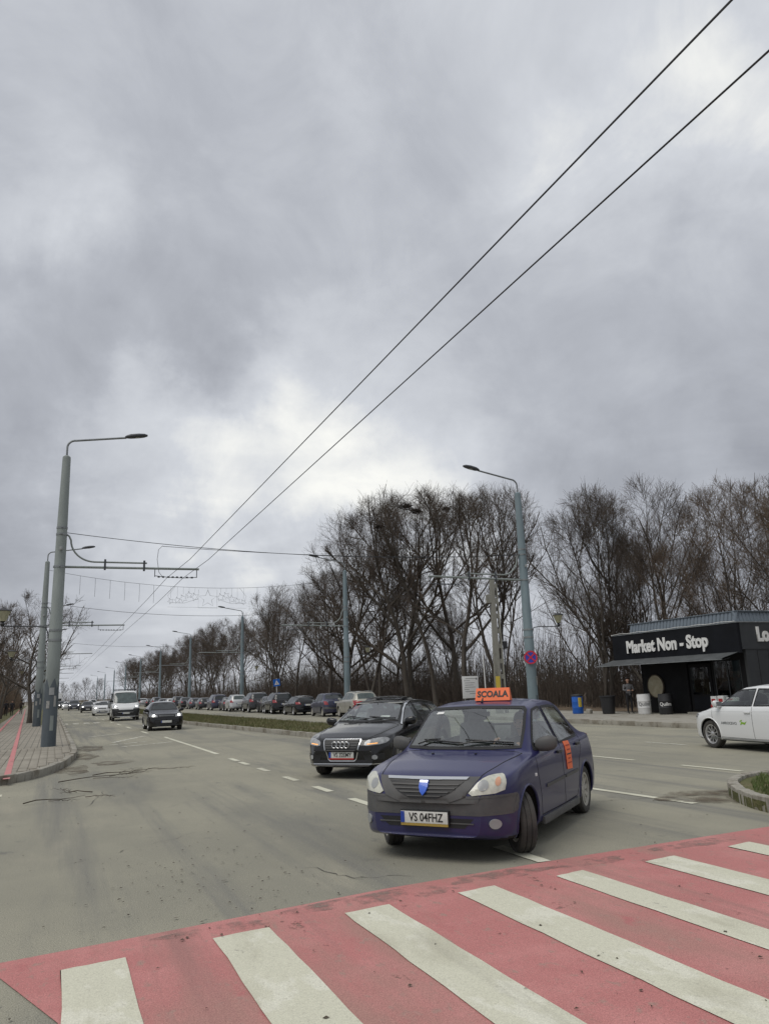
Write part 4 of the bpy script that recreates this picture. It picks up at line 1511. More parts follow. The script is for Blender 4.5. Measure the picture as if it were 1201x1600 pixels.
def nest(x, y, z, r, seed, label):
    rnd = random.Random(seed)
    br = []
    for i in range(170):
        v = Vector((rnd.gauss(0, 1), rnd.gauss(0, 1), rnd.gauss(0, .6)))
        v = v.normalized() * r * rnd.uniform(.2, 1)
        v.z *= .6
        d = Vector((rnd.gauss(0, 1), rnd.gauss(0, 1), rnd.gauss(0, .35))).normalized() * r * .55
        br.append(([tuple(v - d), tuple(v + d * .3), tuple(v + d)], [.012, .014, .008], 3))
    o = mk('rook_nest', tubes_to_mesh('rook_nest', br, M['nest']), None, (x, y, z))
    tag(o, label, 'nest', 'rook nests in the tall trees')


nest(26.9, 57.3, 16.9, .62, 1, 'largest dark rook nest at the top of the tall trees')
nest(27.9, 57.3, 16.6, .50, 2, 'dark rook nest touching the largest one on its right')
nest(24.4, 57.2, 15.0, .34, 3, 'small rook nest lower on the left of the tall crown')
nest(30.8, 57.2, 16.9, .36, 4, 'small rook nest on the right of the tall crown')

# ================================================================== VEHICLES
M['tyre'] = mat('tyre_rubber', (0.030, 0.029, 0.028), 0.85, c2=(0.065, 0.060, 0.053), scale=6, bump=.3, bscale=90)
M['rim'] = mat('alloy_rim', (0.50, 0.50, 0.50), 0.35, metal=.7, var=.1)
M['rim_dusty'] = mat('dusty_wheel_cover', (0.36, 0.345, 0.30), 0.6, var=.2, scale=9)
M['well'] = mat('wheel_well', (0.012, 0.012, 0.012), 0.95)
M['plastic_grey'] = mat('grey_bumper_plastic', (0.060, 0.061, 0.063), 0.62, c2=(0.092, 0.090, 0.086), scale=5, bump=.15, bscale=200)
M['plastic_black'] = mat('black_trim', (0.015, 0.015, 0.016), 0.45, var=.2)
M['grille_black'] = mat('grille_black', (0.010, 0.010, 0.011), 0.5)
M['seal'] = mat('rubber_seal', (0.010, 0.010, 0.010), 0.6)
M['gap'] = mat('panel_gap', (0.006, 0.006, 0.006), 0.9)
M['chrome'] = mat('chrome', (0.68, 0.69, 0.70), 0.18, metal=.9)
M['headlamp'] = mat('yellowed_headlamp', (0.40, 0.40, 0.33), 0.16, c2=(0.58, 0.58, 0.50), scale=14, coat=.8)
M['headlamp_clear'] = mat('clear_headlamp', (0.42, 0.43, 0.44), 0.12, c2=(0.16, 0.165, 0.17), scale=16, coat=1)
M['bulb_lit'] = mat('lit_headlamp', (0.9, 0.9, 0.88), 0.3, emit=(1, .97, .90), estr=9.0)
M['bulb_amber'] = mat('amber_indicator', (0.75, 0.28, 0.06), 0.3, emit=(1, .55, .2), estr=.6)
M['amber'] = mat('amber_lens', (0.60, 0.32, 0.20), 0.25, coat=.6)
M['tail_red'] = mat('red_tail_lamp', (0.23, 0.010, 0.012), 0.2, coat=.8)
M['plate_white'] = mat('plate_white', (0.60, 0.60, 0.56), 0.5, var=.08, scale=20)
M['plate_blue'] = mat('plate_blue', (0.015, 0.05, 0.30), 0.5)
M['plate_ink'] = mat('plate_ink', (0.012, 0.012, 0.012), 0.5)
M['plate_yellow'] = mat('plate_holder_gold', (0.35, 0.24, 0.05), 0.5)
M['plate_red'] = mat('plate_holder_red', (0.45, 0.03, 0.025), 0.5)
M['orange'] = mat('orange_board', (0.83, 0.17, 0.055), 0.6, var=.06, scale=5)
M['glass_clear'] = glass_mat('windscreen_glass', (0.86, 0.92, 0.88), .17)
M['glass_side'] = glass_mat('side_glass', (0.72, 0.78, 0.75), .08)
M['glass_dark'] = mat('tinted_glass', (0.014, 0.018, 0.018), 0.05, spec=.7, var=.3, scale=3)
M['glass_mid'] = mat('grey_green_glass', (0.055, 0.075, 0.072), 0.05, spec=.8, var=.35, scale=3)
M['seat'] = mat('seat_cloth', (0.16, 0.163, 0.16), 0.9, var=.2, scale=20)
M['dash'] = mat('dashboard', (0.22, 0.225, 0.225), 0.7)
M['liner'] = mat('headliner', (0.45, 0.45, 0.43), 0.9)
M['badge_blue'] = mat('badge_blue', (0.02, 0.10, 0.55), 0.35, coat=.5)
M['white_sticker'] = mat('white_sticker', (0.7, 0.7, 0.68), 0.6)


def chaikin(P, it):
    for _ in range(it):
        Q = [P[0]]
        for a, b in zip(P[:-1], P[1:]):
            Q.append(a * .75 + b * .25)
            Q.append(a * .25 + b * .75)
        Q.append(P[-1])
        P = Q
    return P


class CarShape:
    """lofted body: cross-sections along x (forward), y left, z up, origin on the ground mid-wheelbase"""

    def __init__(s, sp, res):
        s.sp = sp
        F, R = sp['front'], sp['rear']
        xd = np.arange(R, F + .0005, .002)

        def prof(pts, w):
            p = sorted(pts)
            y = np.interp(xd, [a for a, b in p], [b for a, b in p])
            n = max(1, int(w / .002))
            for _ in range(2):
                yp = np.concatenate([np.full(n, y[0]), y, np.full(n, y[-1])])
                y2 = np.convolve(yp, np.ones(n) / n, 'same')[n:-n]
                # keep the very ends honest so the nose stays blunt
                e = int(.05 / .002)
                wgt = np.ones_like(y)
                wgt[:e] = np.linspace(0, 1, e)
                wgt[-e:] = np.linspace(1, 0, e)
                y = y2 * wgt + y * (1 - wgt)
            return y
        top = prof(sp['top'], sp.get('smooth', .07))
        bot = prof(sp['bot'], .10)
        sho = prof(sp['shoulder'], .12)
        roofw = prof(sp['roofw'], .10)
        W = sp['W']
        st = []
        x = F
        stepx = res
        for d in (0, .006, .014, .024, .036, .05, .066, .084, .104, .126):
            st.append(F - d)
        n = max(10, int((F - R - .252) / stepx))
        st += [F - .15 - (F - R - .30) * i / n for i in range(n + 1)]
        for d in (.126, .104, .084, .066, .05, .036, .024, .014, .006, 0):
            st.append(R + d)
        s.st = st
        secs = []
        for x in st:
            zt, zb, zs, wr = (float(np.interp(x, xd, a)) for a in (top, bot, sho, roofw))
            df, dr = F - x, x - R
            wl = W
            if df < sp['nose'][0]:
                wl = W * (1 - sp['nose'][1] * (1 - df / sp['nose'][0]) ** sp['nose'][2])
            if dr < sp['tail'][0]:
                wl = W * (1 - sp['tail'][1] * (1 - dr / sp['tail'][0]) ** sp['tail'][2])
            # bumper bottoms tuck in at the ends
            zs = min(zs, zt - .02)
            wr = min(wr, wl - .02)
            up = zt - zs
            cr = min(sp.get('crown', .05), up * .45)
            # hood and boot: edges stay close to the body side
            wsh = wl - .025 - sp.get('tumble', .02)
            P = [Vector((0, zb)), Vector((wl * .80, zb)), Vector((wl * .955, zb + .01)), Vector((wl * .985, zb + .09)), Vector((wl, zb + .42 * (zs - zb))),
                 Vector((wl, zb + .62 * (zs - zb))), Vector((wl * .992, zs - .09)), Vector((wsh + .012, zs - .015)), Vector((wsh - .006, zs + .008)),
                 Vector((wr + (wsh - wr) * .5, zs + (zt - cr - zs) * .5)), Vector((wr + .012, zt - cr - .035 * min(1, up / .3))), Vector((wr - .03, zt - cr + .012)),
                 Vector((wr * .62, zt - cr * .25)), Vector((wr * .3, zt - cr * .05)), Vector((0, zt))]
            secs.append(chaikin(P, 2))
        nv = len(secs[0])
        # refine long spans so the mesh can be cut cleanly
        ref = secs[len(secs) // 2]
        cnt = []
        for i in range(nv - 1):
            L = max((sec[i + 1] - sec[i]).length for sec in secs[len(secs) // 5: -len(secs) // 5: 4])
            cnt.append(max(1, int(round(L / (res * 1.3)))))
        rows = []
        bow = sp.get('bow', .10)
        for x, sec in zip(st, secs):
            row = []
            for i in range(nv - 1):
                for j in range(cnt[i]):
                    row.append(sec[i].lerp(sec[i + 1], j / cnt[i]))
            row.append(sec[-1])
            pts = []
            kf = bow * max(0.0, min(1.0, (x - sp.get('bowstart', -.2)) / (F - sp.get('bowstart', -.2)))) ** .5
            kr = bow * .8 * max(0.0, min(1.0, (-.6 - x) / (-.6 - R)))
            for p in row:
                u = (p.x / W) ** 2
                z = p.y
                ztop = sec[-1].y
                pts.append((x - kf * u + kr * u, p.x, z))
            rows.append(pts)
        s.rows = rows
        s.nr, s.nc = len(rows), len(rows[0])
        V, Fc = [], []
        for r in rows:
            V += r
        for r in rows:
            V += [(p[0], -p[1], p[2]) for p in r]
        N = s.nr * s.nc
        for i in range(s.nr - 1):
            for j in range(s.nc - 1):
                a, b, c, d = i * s.nc + j, i * s.nc + j + 1, (i + 1) * s.nc + j + 1, (i + 1) * s.nc + j
                Fc.append((a, b, c, d))
                Fc.append((N + d, N + c, N + b, N + a))
        # end caps
        for i in (0, s.nr - 1):
            for j in range(s.nc - 1):
                a, b = i * s.nc + j, i * s.nc + j + 1
                Fc.append((a, N + a, N + b, b) if i == 0 else (a, b, N + b, N + a))
        s.V, s.F = V, Fc
        s.bvh = BVHTree.FromPolygons([Vector(v) for v in V], Fc)

    VIEW = {'F': (Vector((6, 0, 0)), Vector((-1, 0, 0))), 'B': (Vector((-6, 0, 0)), Vector((1, 0, 0))),
            'L': (Vector((0, 3, 0)), Vector((0, -1, 0))), 'R': (Vector((0, -3, 0)), Vector((0, 1, 0))), 'T': (Vector((0, 0, 5)), Vector((0, 0, -1)))}

    def hit(s, view, a, b, off=0.0):
        o, d = s.VIEW[view]
        if view in 'FB':
            p = Vector((o.x, a, b))
        elif view in 'LR':
            p = Vector((a, o.y, b))
        else:
            p = Vector((a, b, o.z))
        h_, n, _, _ = s.bvh.ray_cast(p, d)
        if h_ is None:
            q = Vector((s.sp['front'] if view == 'F' else s.sp['rear'], a, b)) if view in 'FB' else Vector((a, s.sp['W'] * (1 if view == 'L' else -1), b))
            h_, n, _, _ = s.bvh.find_nearest(q)
        if n.dot(d) > 0:
            n = -n
        return h_ + n * off, n

    def panel(s, poly, view, off=.004, step=.05, thick=.012, sm=0):
        """a sheet cut to poly in the given view, laid on the body, with a rim"""
        P = list(poly)
        if sm:
            P = smooth_closed(P, sm)
        B = []
        n = len(P)
        for i in range(n):
            a, b = P[i], P[(i + 1) % n]
            L = hypot(b[0] - a[0], b[1] - a[1])
            k = max(1, int(L / step))
            for j in range(k):
                B.append((a[0] + (b[0] - a[0]) * j / k, a[1] + (b[1] - a[1]) * j / k))
        nb = len(B)
        pts = [Vector(p) for p in B]
        xs = [p[0] for p in B]
        ys = [p[1] for p in B]
        x = min(xs) + step * .5
        while x < max(xs):
            y = min(ys) + step * .5
            while y < max(ys):
                if inside_poly(x, y, B) and min((x - q[0]) ** 2 + (y - q[1]) ** 2 for q in B) > (step * .35) ** 2:
                    pts.append(Vector((x, y)))
                y += step
            x += step
        vo, eo, fo, _, _, _ = delaunay_2d_cdt(pts, [], [list(range(nb))], 1, 1e-6)
        V3 = [s.hit(view, p.x, p.y, off) for p in vo]
        mb = MB()
        vs_ = [h_ for h_, n_ in V3]
        k = len(vs_)
        # rim
        ec = {}
        for f in fo:
            for a, b in zip(f, list(f[1:]) + [f[0]]):
                ec[(a, b)] = ec.get((a, b), 0) + 1
        bd = [(a, b) for (a, b) in ec if (b, a) not in ec]
        idx = {}
        fs = [tuple(f) for f in fo]
        if thick > 0:
            for a, b in bd:
                for q in (a, b):
                    if q not in idx:
                        idx[q] = len(vs_)
                        vs_.append(V3[q][0] - V3[q][1] * thick)
                fs.append((b, a, idx[a], idx[b]))
        mb.add(vs_, fs)
        return mb

    def strip(s, line, view, w=.006, off=.0015, closed=False, step=.04, th=.006):
        """thin raised band along a line drawn in the given view"""
        P = list(line) + ([line[0]] if closed else [])
        P = resample(P, step)
        n = len(P)
        mb = MB()
        rows_ = []
        for i, p in enumerate(P):
            if closed:
                a, b = P[(i - 1) % (n - 1)], P[(i + 1) % (n - 1)]
            else:
                a, b = P[max(i - 1, 0)], P[min(i + 1, n - 1)]
            dx, dy = b[0] - a[0], b[1] - a[1]
            l = hypot(dx, dy) or 1
            nx, ny = -dy / l * w / 2, dx / l * w / 2
            c1, m1 = s.hit(view, p[0] - nx, p[1] - ny)
            c2, m2 = s.hit(view, p[0] + nx, p[1] + ny)
            rows_.append((c1 - m1 * th, c1 + m1 * off, c2 + m2 * off, c2 - m2 * th))
        vs_ = [q for r in rows_ for q in r]
        fs = []
        for i in range(n - 1):
            for j in range(3):
                fs.append((i * 4 + j, i * 4 + j + 1, (i + 1) * 4 + j + 1, (i + 1) * 4 + j))
        mb.add(vs_, fs)
        return mb

    def body_mesh(s, mats, pick, cuts):
        """mats list, pick(center)->index; cuts: list of (view, polygon) openings and ('arch', x, z, r)"""
        keep, mi = [], []
        V = s.V
        for f in s.F:
            c = (sum(V[i][0] for i in f) / len(f), sum(V[i][1] for i in f) / len(f), sum(V[i][2] for i in f) / len(f))
            drop = False
            for cu in cuts:
                if cu[0] == 'arch':
                    if (c[0] - cu[1]) ** 2 + (c[2] - cu[2]) ** 2 < cu[3] ** 2 and abs(c[1]) > .45:
                        drop = True
                        break
                elif cu[0] in 'LR':
                    if abs(c[1]) > .35 and inside_poly(c[0], c[2], cu[1]):
                        a, b, d = (Vector(V[f[0]]), Vector(V[f[1]]), Vector(V[f[2]]))
                        nn = (b - a).cross(d - a)
                        if nn.length > 0 and abs(nn.normalized().y) > .45:
                            drop = True
                            break
                elif cu[0] in 'FB':
                    if (c[0] > cu[2] if cu[0] == 'F' else c[0] < cu[2]) and inside_poly(c[1], c[2], cu[1]):
                        drop = True
                        break
            if not drop:
                keep.append(f)
                mi.append(pick(c))
        me = bpy.data.meshes.new('body')
        me.from_pydata(V, [], keep)
        for m_ in mats:
            me.materials.append(m_)
        me.polygons.foreach_set('material_index', mi)
        bm_ = bmesh.new()
        bm_.from_mesh(me)
        bmesh.ops.remove_doubles(bm_, verts=bm_.verts, dist=.0005)
        bmesh.ops.delete(bm_, geom=[v for v in bm_.verts if not v.link_faces], context='VERTS')
        bmesh.ops.recalc_face_normals(bm_, faces=bm_.faces)
        bm_.to_mesh(me)
        bm_.free()
        me.polygons.foreach_set('use_smooth', [True] * len(me.polygons))
        me.set_sharp_from_angle(angle=radians(42))
        return me


def smooth_closed(P, it):
    for _ in range(it):
        Q = []
        n = len(P)
        for i in range(n):
            a, b = P[i], P[(i + 1) % n]
            Q.append((a[0] * .8 + b[0] * .2, a[1] * .8 + b[1] * .2))
            Q.append((a[0] * .2 + b[0] * .8, a[1] * .2 + b[1] * .8))
        P = Q
    return P


def mirror_y(mb):
    o = MB()
    o.v = [(p[0], -p[1], p[2]) for p in mb.v]
    o.f = [tuple(reversed(f)) for f in mb.f]
    o.m = list(mb.m)
    o.mats = list(mb.mats)
    return o


WHEEL_CACHE = {}


def wheel_meshes(r, w, style, k):
    key = (r, w, style, k)
    if key in WHEEL_CACHE:
        return WHEEL_CACHE[key]
    h_ = w / 2
    rr_ = r * .66
    mb = MB()
    prof = [(rr_, -h_ * .80), (rr_ + .02, -h_ * .95), (r * .85, -h_ * 1.02), (r * .95, -h_ * .92), (r * .985, -h_ * .74), (r, -h_ * .6)]
    for q in (-.42, -.38, -.02, .02, .38, .42):
        prof.append((r if abs(q) not in (.40,) else r, h_ * q))
    # two grooves round the tread
    prof = prof[:6] + [(r, -h_ * .36), (r - .008, -h_ * .34), (r - .008, -h_ * .26), (r, -h_ * .24), (r, h_ * .24), (r - .008, h_ * .26), (r - .008, h_ * .34), (r, h_ * .36)] + \
        [(r, h_ * .6), (r * .985, h_ * .74), (r * .95, h_ * .92), (r * .85, h_ * 1.02), (rr_ + .02, h_ * .95), (rr_, h_ * .80)]
    mb.lathe(prof, k, axis='y', close=True)
    tyre = mb.mesh('tyre', M['tyre'], 35)
    # rim: barrel, dish and spokes (outer side at +y)
    mb = MB()
    mb.lathe([(rr_ + .004, h_ * .80), (rr_ + .012, h_ * .90), (rr_ - .012, h_ * .86), (rr_ - .03, h_ * .5), (rr_ - .035, -h_ * .6), (rr_ + .004, -h_ * .8)], k, axis='y')
    mb.f = [f for f in mb.f if len(f) == 4]
    n = {'five': 5, 'ten': 10, 'cover': 9}[style]
    for i in range(n):
        a = 2 * pi * i / n
        wd = {'five': .075, 'ten': .034, 'cover': .058}[style] * (r / .31)
        for (r0, r1, w0, w1, y0, y1) in ((.045, rr_ - .02, wd * .75, wd * 1.15 if style != 'ten' else wd * .9, h_ * .62, h_ * .72),):
            vs_ = []
            for rr2, ww, yy in ((r0, w0, y0), (r1, w1, y1)):
                for sx in (-1, 1):
                    for dy in (0, -.022):
                        vs_.append((rr2 * cos(a) - sx * ww / 2 * sin(a), yy + dy, rr2 * sin(a) + sx * ww / 2 * cos(a)))
            mb.add(vs_, [(0, 2, 6, 4), (1, 5, 7, 3), (0, 4, 5, 1), (2, 3, 7, 6)])
    mb.lathe([(0, h_ * .70), (.05, h_ * .69), (.065, h_ * .60), (.065, h_ * .2)], 16, axis='y')
    rim = mb.mesh('rim', M['rim_dusty'] if style == 'cover' else M['rim'], 40)
    mb = MB()
    mb.lathe([(0, h_ * .12), (rr_ - .03, h_ * .12), (rr_ - .03, h_ * .05), (0, h_ * .05)], k, axis='y')
    disc = mb.mesh('brake_disc', M['well'])
    WHEEL_CACHE[key] = (tyre, rim, disc)
    return WHEEL_CACHE[key]


def add_wheel(root, x, y, r, w, style, k, steer=0.0, side=1):
    tyre, rim, disc = wheel_meshes(r, w, style, k)
    wroot = mk('wheel', tyre, root, (x, y, r), (0, random.uniform(0, 1.2), steer + (0 if side > 0 else pi)))
    wroot.rotation_mode = 'ZYX' if False else 'XYZ'
    R_ = Matrix.Rotation(steer + (0 if side > 0 else pi), 4, 'Z') @ Matrix.Rotation(random.uniform(0, 1.2), 4, 'Y')
    wroot.matrix_local = Matrix.Translation((x, y, r)) @ R_
    mk('rim', rim, wroot)
    mk('brake_disc', disc, wroot)
    return wroot


def plate(root, sh, view, y, z, text=None, w=.52, h_=.112, tilt=None, under=None, name='number_plate'):
    """number plate standing on the bumper, facing out along the view"""
    p, n = sh.hit(view, y, z)
    sx = 1 if view == 'F' else -1
    px = max(sh.hit(view, y + d, z)[0].x * sx for d in (-w / 2, 0, w / 2)) * sx
    mb = MB()
    mb.box((0, 0, 0), (w, h_, .012), ch=.003)
    o = mb.build(name, M['plate_white'], root, 30)
    xd = (0, 1, 0) if view == 'F' else (0, -1, 0)
    frame(o, (px + sx * .045, y, z), xd, (0, 0, 1))
    mb = MB()
    mb.box((-w / 2 + .022, 0, .0075), (.042, h_ - .006, .004))
    mb.build('country_band', M['plate_blue'], o)
    if text:
        t = mk('lettering', text_mesh(text, h_ * 1.0, .0012, .0014, m=M['plate_ink'], xs=.80), o, (.022, -.002, .0085))
    mb = MB()
    mb.box((0, 0, -.024), (w + .02, h_ + .02, .036), ch=.003)
    mb.build('plate_holder', M['plastic_black'], o)
    if under:
        mb = MB()
        mb.box((0, -h_ / 2 - .012, -.002), (w, .026, .012))
        mb.build('plate_frame_strip', M[under], o)
    return o


def mirror_part(root, x, y, z, side, m, s=1.0):
    mb = MB()
    V_, F_ = [], []
    secs = [(0.0, .045, .05), (.05, .075, .08), (.14, .085, .092), (.20, .075, .08), (.235, .045, .05)]
    kk = 14
    for (t, a, b) in secs:
        for j in range(kk):
            an = 2 * pi * j / kk
            ca, sa = cos(an), sin(an)
            q = (abs(ca) ** 3 + abs(sa) ** 3) ** (-1 / 3)
            V_.append((x + ca * q * a * .75 * s + t * -.12, y + side * (.02 + t) * s, z + sa * q * b * .95 * s + t * .12))
    for i in range(len(secs) - 1):
        for j in range(kk):
            F_.append((i * kk + j, i * kk + (j + 1) % kk, (i + 1) * kk + (j + 1) % kk, (i + 1) * kk + j))
    F_ += [tuple(range(kk)), tuple((len(secs) - 1) * kk + j for j in range(kk))]
    mb.add(V_, F_)
    o = mb.build('mirror', m, root, 50)
    mb = MB()
    mb.box((x - .062 * s - .016, y + side * .125 * s, z + .012), (.006, .155 * s, .125 * s), ch=.002)
    mb.build('mirror_glass', M['chrome'], o)
    return o


def build_car(name, kind, paint, label, loc, heading, cat='car', group=None, res=.07, hero=False, lit=False, plate_front=None, plate_rear=None,
              steer=0.0, wheel_style=None, glass=None, k=20, sides='LR', faces='FB', plate_under=None, scale=1.0, brake=False):
    """heading: direction of travel, degrees clockwise from +Y"""
    sp = CARS[kind]
    key = (kind, res)
    if key not in SHAPES:
        SHAPES[key] = CarShape(sp, res)
    sh = SHAPES[key]
    root = empty(name, (loc[0], loc[1], 0), radians(90 - heading), label, cat, group)
    root.scale = (scale,) * 3
    gl_side = glass or M['glass_dark']
    trim = sp.get('trim_mat') and M[sp['trim_mat']] or paint
    fb = sp.get('bumper')

    def pick(c):
        if c[2] < sp['bot'][len(sp['bot']) // 2][1] + .035 and abs(c[0]) < 1.9:
            return 1
        if fb and fb(c):
            return 2
        return 0
    cuts = [('arch', sp['wb'] / 2, sp['r'] + .01, sp['arch']), ('arch', -sp['wb'] / 2, sp['r'] + .01, sp['arch'])]
    if hero:
        for w_ in sp['side_win']:
            cuts.append(('L', shrink(w_, .012)))
        cuts.append(('F', shrink(sp['screen'], .012), sp['screen_x']))
        cuts.append(('B', shrink(sp['backlight'], .012), sp['back_x']))
    bkey = (key, hero, paint.name)
    body = mk('body', sh.body_mesh([paint, M['well'], M['plastic_grey']], pick, cuts), root)
    # wheel arches: lip and inner liner
    for ax in (sp['wb'] / 2, -sp['wb'] / 2):
        for sd_ in (1, -1):
            vw = 'L' if sd_ > 0 else 'R'
            if vw not in sides:
                continue
            ra = sp['arch'] + .004
            zc_ = sp['r'] + .01
            line = [(ax + ra * cos(a), zc_ + ra * sin(a)) for a in np.linspace(-.30, pi + .30, 26)]
            mb = MB()
            pts = [sh.hit(vw, a, b, -.004)[0] for a, b in line]
            mb.tube(pts, .016 if hero else .020, 6, cap=True)
            mb.build('wheel_arch', sp.get('arch_trim') and M[sp['arch_trim']] or paint, root, 60)
            mb = MB()
            V_, F_ = [], []
            for i, a in enumerate(np.linspace(-.35, pi + .35, 18)):
                yo = abs(pts[min(25, int(i * 25 / 17))].y) - .012
                V_ += [(ax + (ra + .01) * cos(a), sd_ * yo, zc_ + (ra + .01) * sin(a)), (ax + (ra + .01) * cos(a), sd_ * .40, zc_ + (ra + .01) * sin(a))]
            F_ += [(2 * i, 2 * i + 1, 2 * i + 3, 2 * i + 2) for i in range(17)]
            F_.append(tuple(2 * i + 1 for i in range(18)))
            mb.add(V_, F_)
            mb.build('wheel_arch_liner', M['well'], root)
    ty = sp['W'] - sp['tyre_w'] / 2 - sp.get('inset', .025)
    for ax, stx in ((sp['wb'] / 2, steer), (-sp['wb'] / 2, 0)):
        for sd_ in (1, -1):
            add_wheel(root, ax, sd_ * ty, sp['r'], sp['tyre_w'], wheel_style or sp['rim'], 36 if hero else k, stx, sd_)
    # glass
    G1 = M['glass_clear'] if hero else gl_side
    G2 = M['glass_side'] if hero else gl_side
    stp = .05 if hero else .12
    so = .004
    for vw, nm, poly, gm in (('F', 'windscreen', sp['screen'], G1), ('B', 'rear_window', sp['backlight'], G2)):
        if vw not in faces and not hero:
            continue
        o = sh.panel(poly, vw, so, stp, .006).build(nm, gm, root, 60)
        if hero or vw == 'F':
            sh.strip(poly, vw, .030, .0055, True, .05 if hero else .1).build('window_seal', M['seal'], o)
    for w_ in sp['side_win']:
        for vw in sides:
            o = sh.panel(w_, vw, so, stp, .006).build('side_window', G2, root, 60)
            if hero:
                sh.strip(w_, vw, .028, .0055, True).build('window_seal', M['seal'] if not sp.get('chrome_win') else M['seal'], o)
    if sp.get('chrome_win'):
        for vw in sides:
            xs_ = sp['chrome_win']
            sh.strip(xs_, vw, .022, .010, False).build('window_trim', M['chrome'], root)
    # shut lines
    for ln in sp['doors']:
        for vw in sides:
            sh.strip(ln, vw, .009 if hero else .016, .0016).build('door_gap', M['gap'], root)
    for ln in sp.get('bonnet', []):
        for sg in (1, -1):
            if hero or 'F' in faces:
                sh.strip([(a, b * sg) for a, b in ln], 'T', .010 if hero else .016, .0016).build('bonnet_gap', M['gap'], root)
    for (hx, hz) in sp['handles']:
        for vw in sides:
            p, n = sh.hit(vw, hx, hz)
            mb = MB()
            mb.box((p.x, p.y + (.018 if vw == 'L' else -.018), p.z), (.19, .028, .035), ch=.010)
            mb.build('door_handle', sp.get('handle_mat') and M[sp['handle_mat']] or paint, root, 40)
    for (poly, m_) in sp.get('side_trim', []):
        for vw in sides:
            sh.panel(poly, vw, .012, .08, .02).build('side_moulding', M[m_], root, 40)
    mx_, mz = sp['mirror']
    for vw, sg in (('L', 1), ('R', -1)):
        p, n = sh.hit(vw, mx_, mz)
        mirror_part(root, mx_ - .01, p.y - sg * .03, mz + .03, sg, M[sp.get('mirror_mat')] if sp.get('mirror_mat') else paint)
    # front and rear furniture
    if 'F' in faces:
        for it in sp['front_parts']:
            nm, poly, m_, off, th = it[:5]
            both = it[5] if len(it) > 5 else False
            m__ = paint if m_ == 'paint' else M[m_]
            if nm == 'headlight' and not hero:
                m__ = M['headlamp_clear']
            for sg in ((1, -1) if both else (1,)):
                o = sh.panel([(a * sg, b) for a, b in poly], 'F', off, .04 if hero else .07, th, it[6] if len(it) > 6 else 0).build(nm, m__, root, 50)
                if nm == 'headlight' and lit:
                    cxh = sum(a for a, b in poly) / len(poly) * sg
                    czh = sum(b for a, b in poly) / len(poly)
                    p, n = sh.hit('F', cxh * .97, czh)
                    mb = MB()
                    mb.lathe([(0, .030), (.03, .026), (.055, .012), (.06, 0)], 14, axis='x')
                    mb.v = [(q[0] + p.x, q[1] + p.y, q[2] + p.z) for q in mb.v]
                    mb.build('bulb', M['bulb_lit'], o, 60)
        if plate_front is not None:
            plate(root, sh, 'F', 0, sp['plate_f'], plate_front or None, under=plate_under)
    if 'B' in faces:
        for it in sp['rear_parts']:
            nm, poly, m_, off, th = it[:5]
            both = it[5] if len(it) > 5 else False
            for sg in ((1, -1) if both else (1,)):
                sh.panel([(a * sg, b) for a, b in poly], 'B', off, .07, th).build(nm, paint if m_ == 'paint' else M[m_], root, 50)
        if plate_rear is not None:
            plate(root, sh, 'B', 0, sp['plate_r'], plate_rear or None)
    if sp.get('rails'):
        for sg in (1, -1):
            mb = MB()
            pts = []
            for x_ in np.linspace(sp['rails'][0], sp['rails'][1], 14):
                p, n = sh.hit('T', x_, sg * sp['rails'][2])
                e_ = min(1, min(x_ - sp['rails'][1], sp['rails'][0] - x_) / .12)
                pts.append((p.x, p.y, p.z + .035 * e_ + .004))
            mb.tube(pts, .014, 7)
            mb.build('roof_rail', M[sp.get('rail_mat', 'chrome')], root, 60)
    return root, sh


def shrink(poly, d):
    n = len(poly)
    cx_ = sum(p[0] for p in poly) / n
    cy_ = sum(p[1] for p in poly) / n
    out = []
    for (x, y) in poly:
        l = hypot(x - cx_, y - cy_)
        out.append((cx_ + (x - cx_) * (1 - d / l), cy_ + (y - cy_) * (1 - d / l)))
    return out


SHAPES = {}
CARS = {}

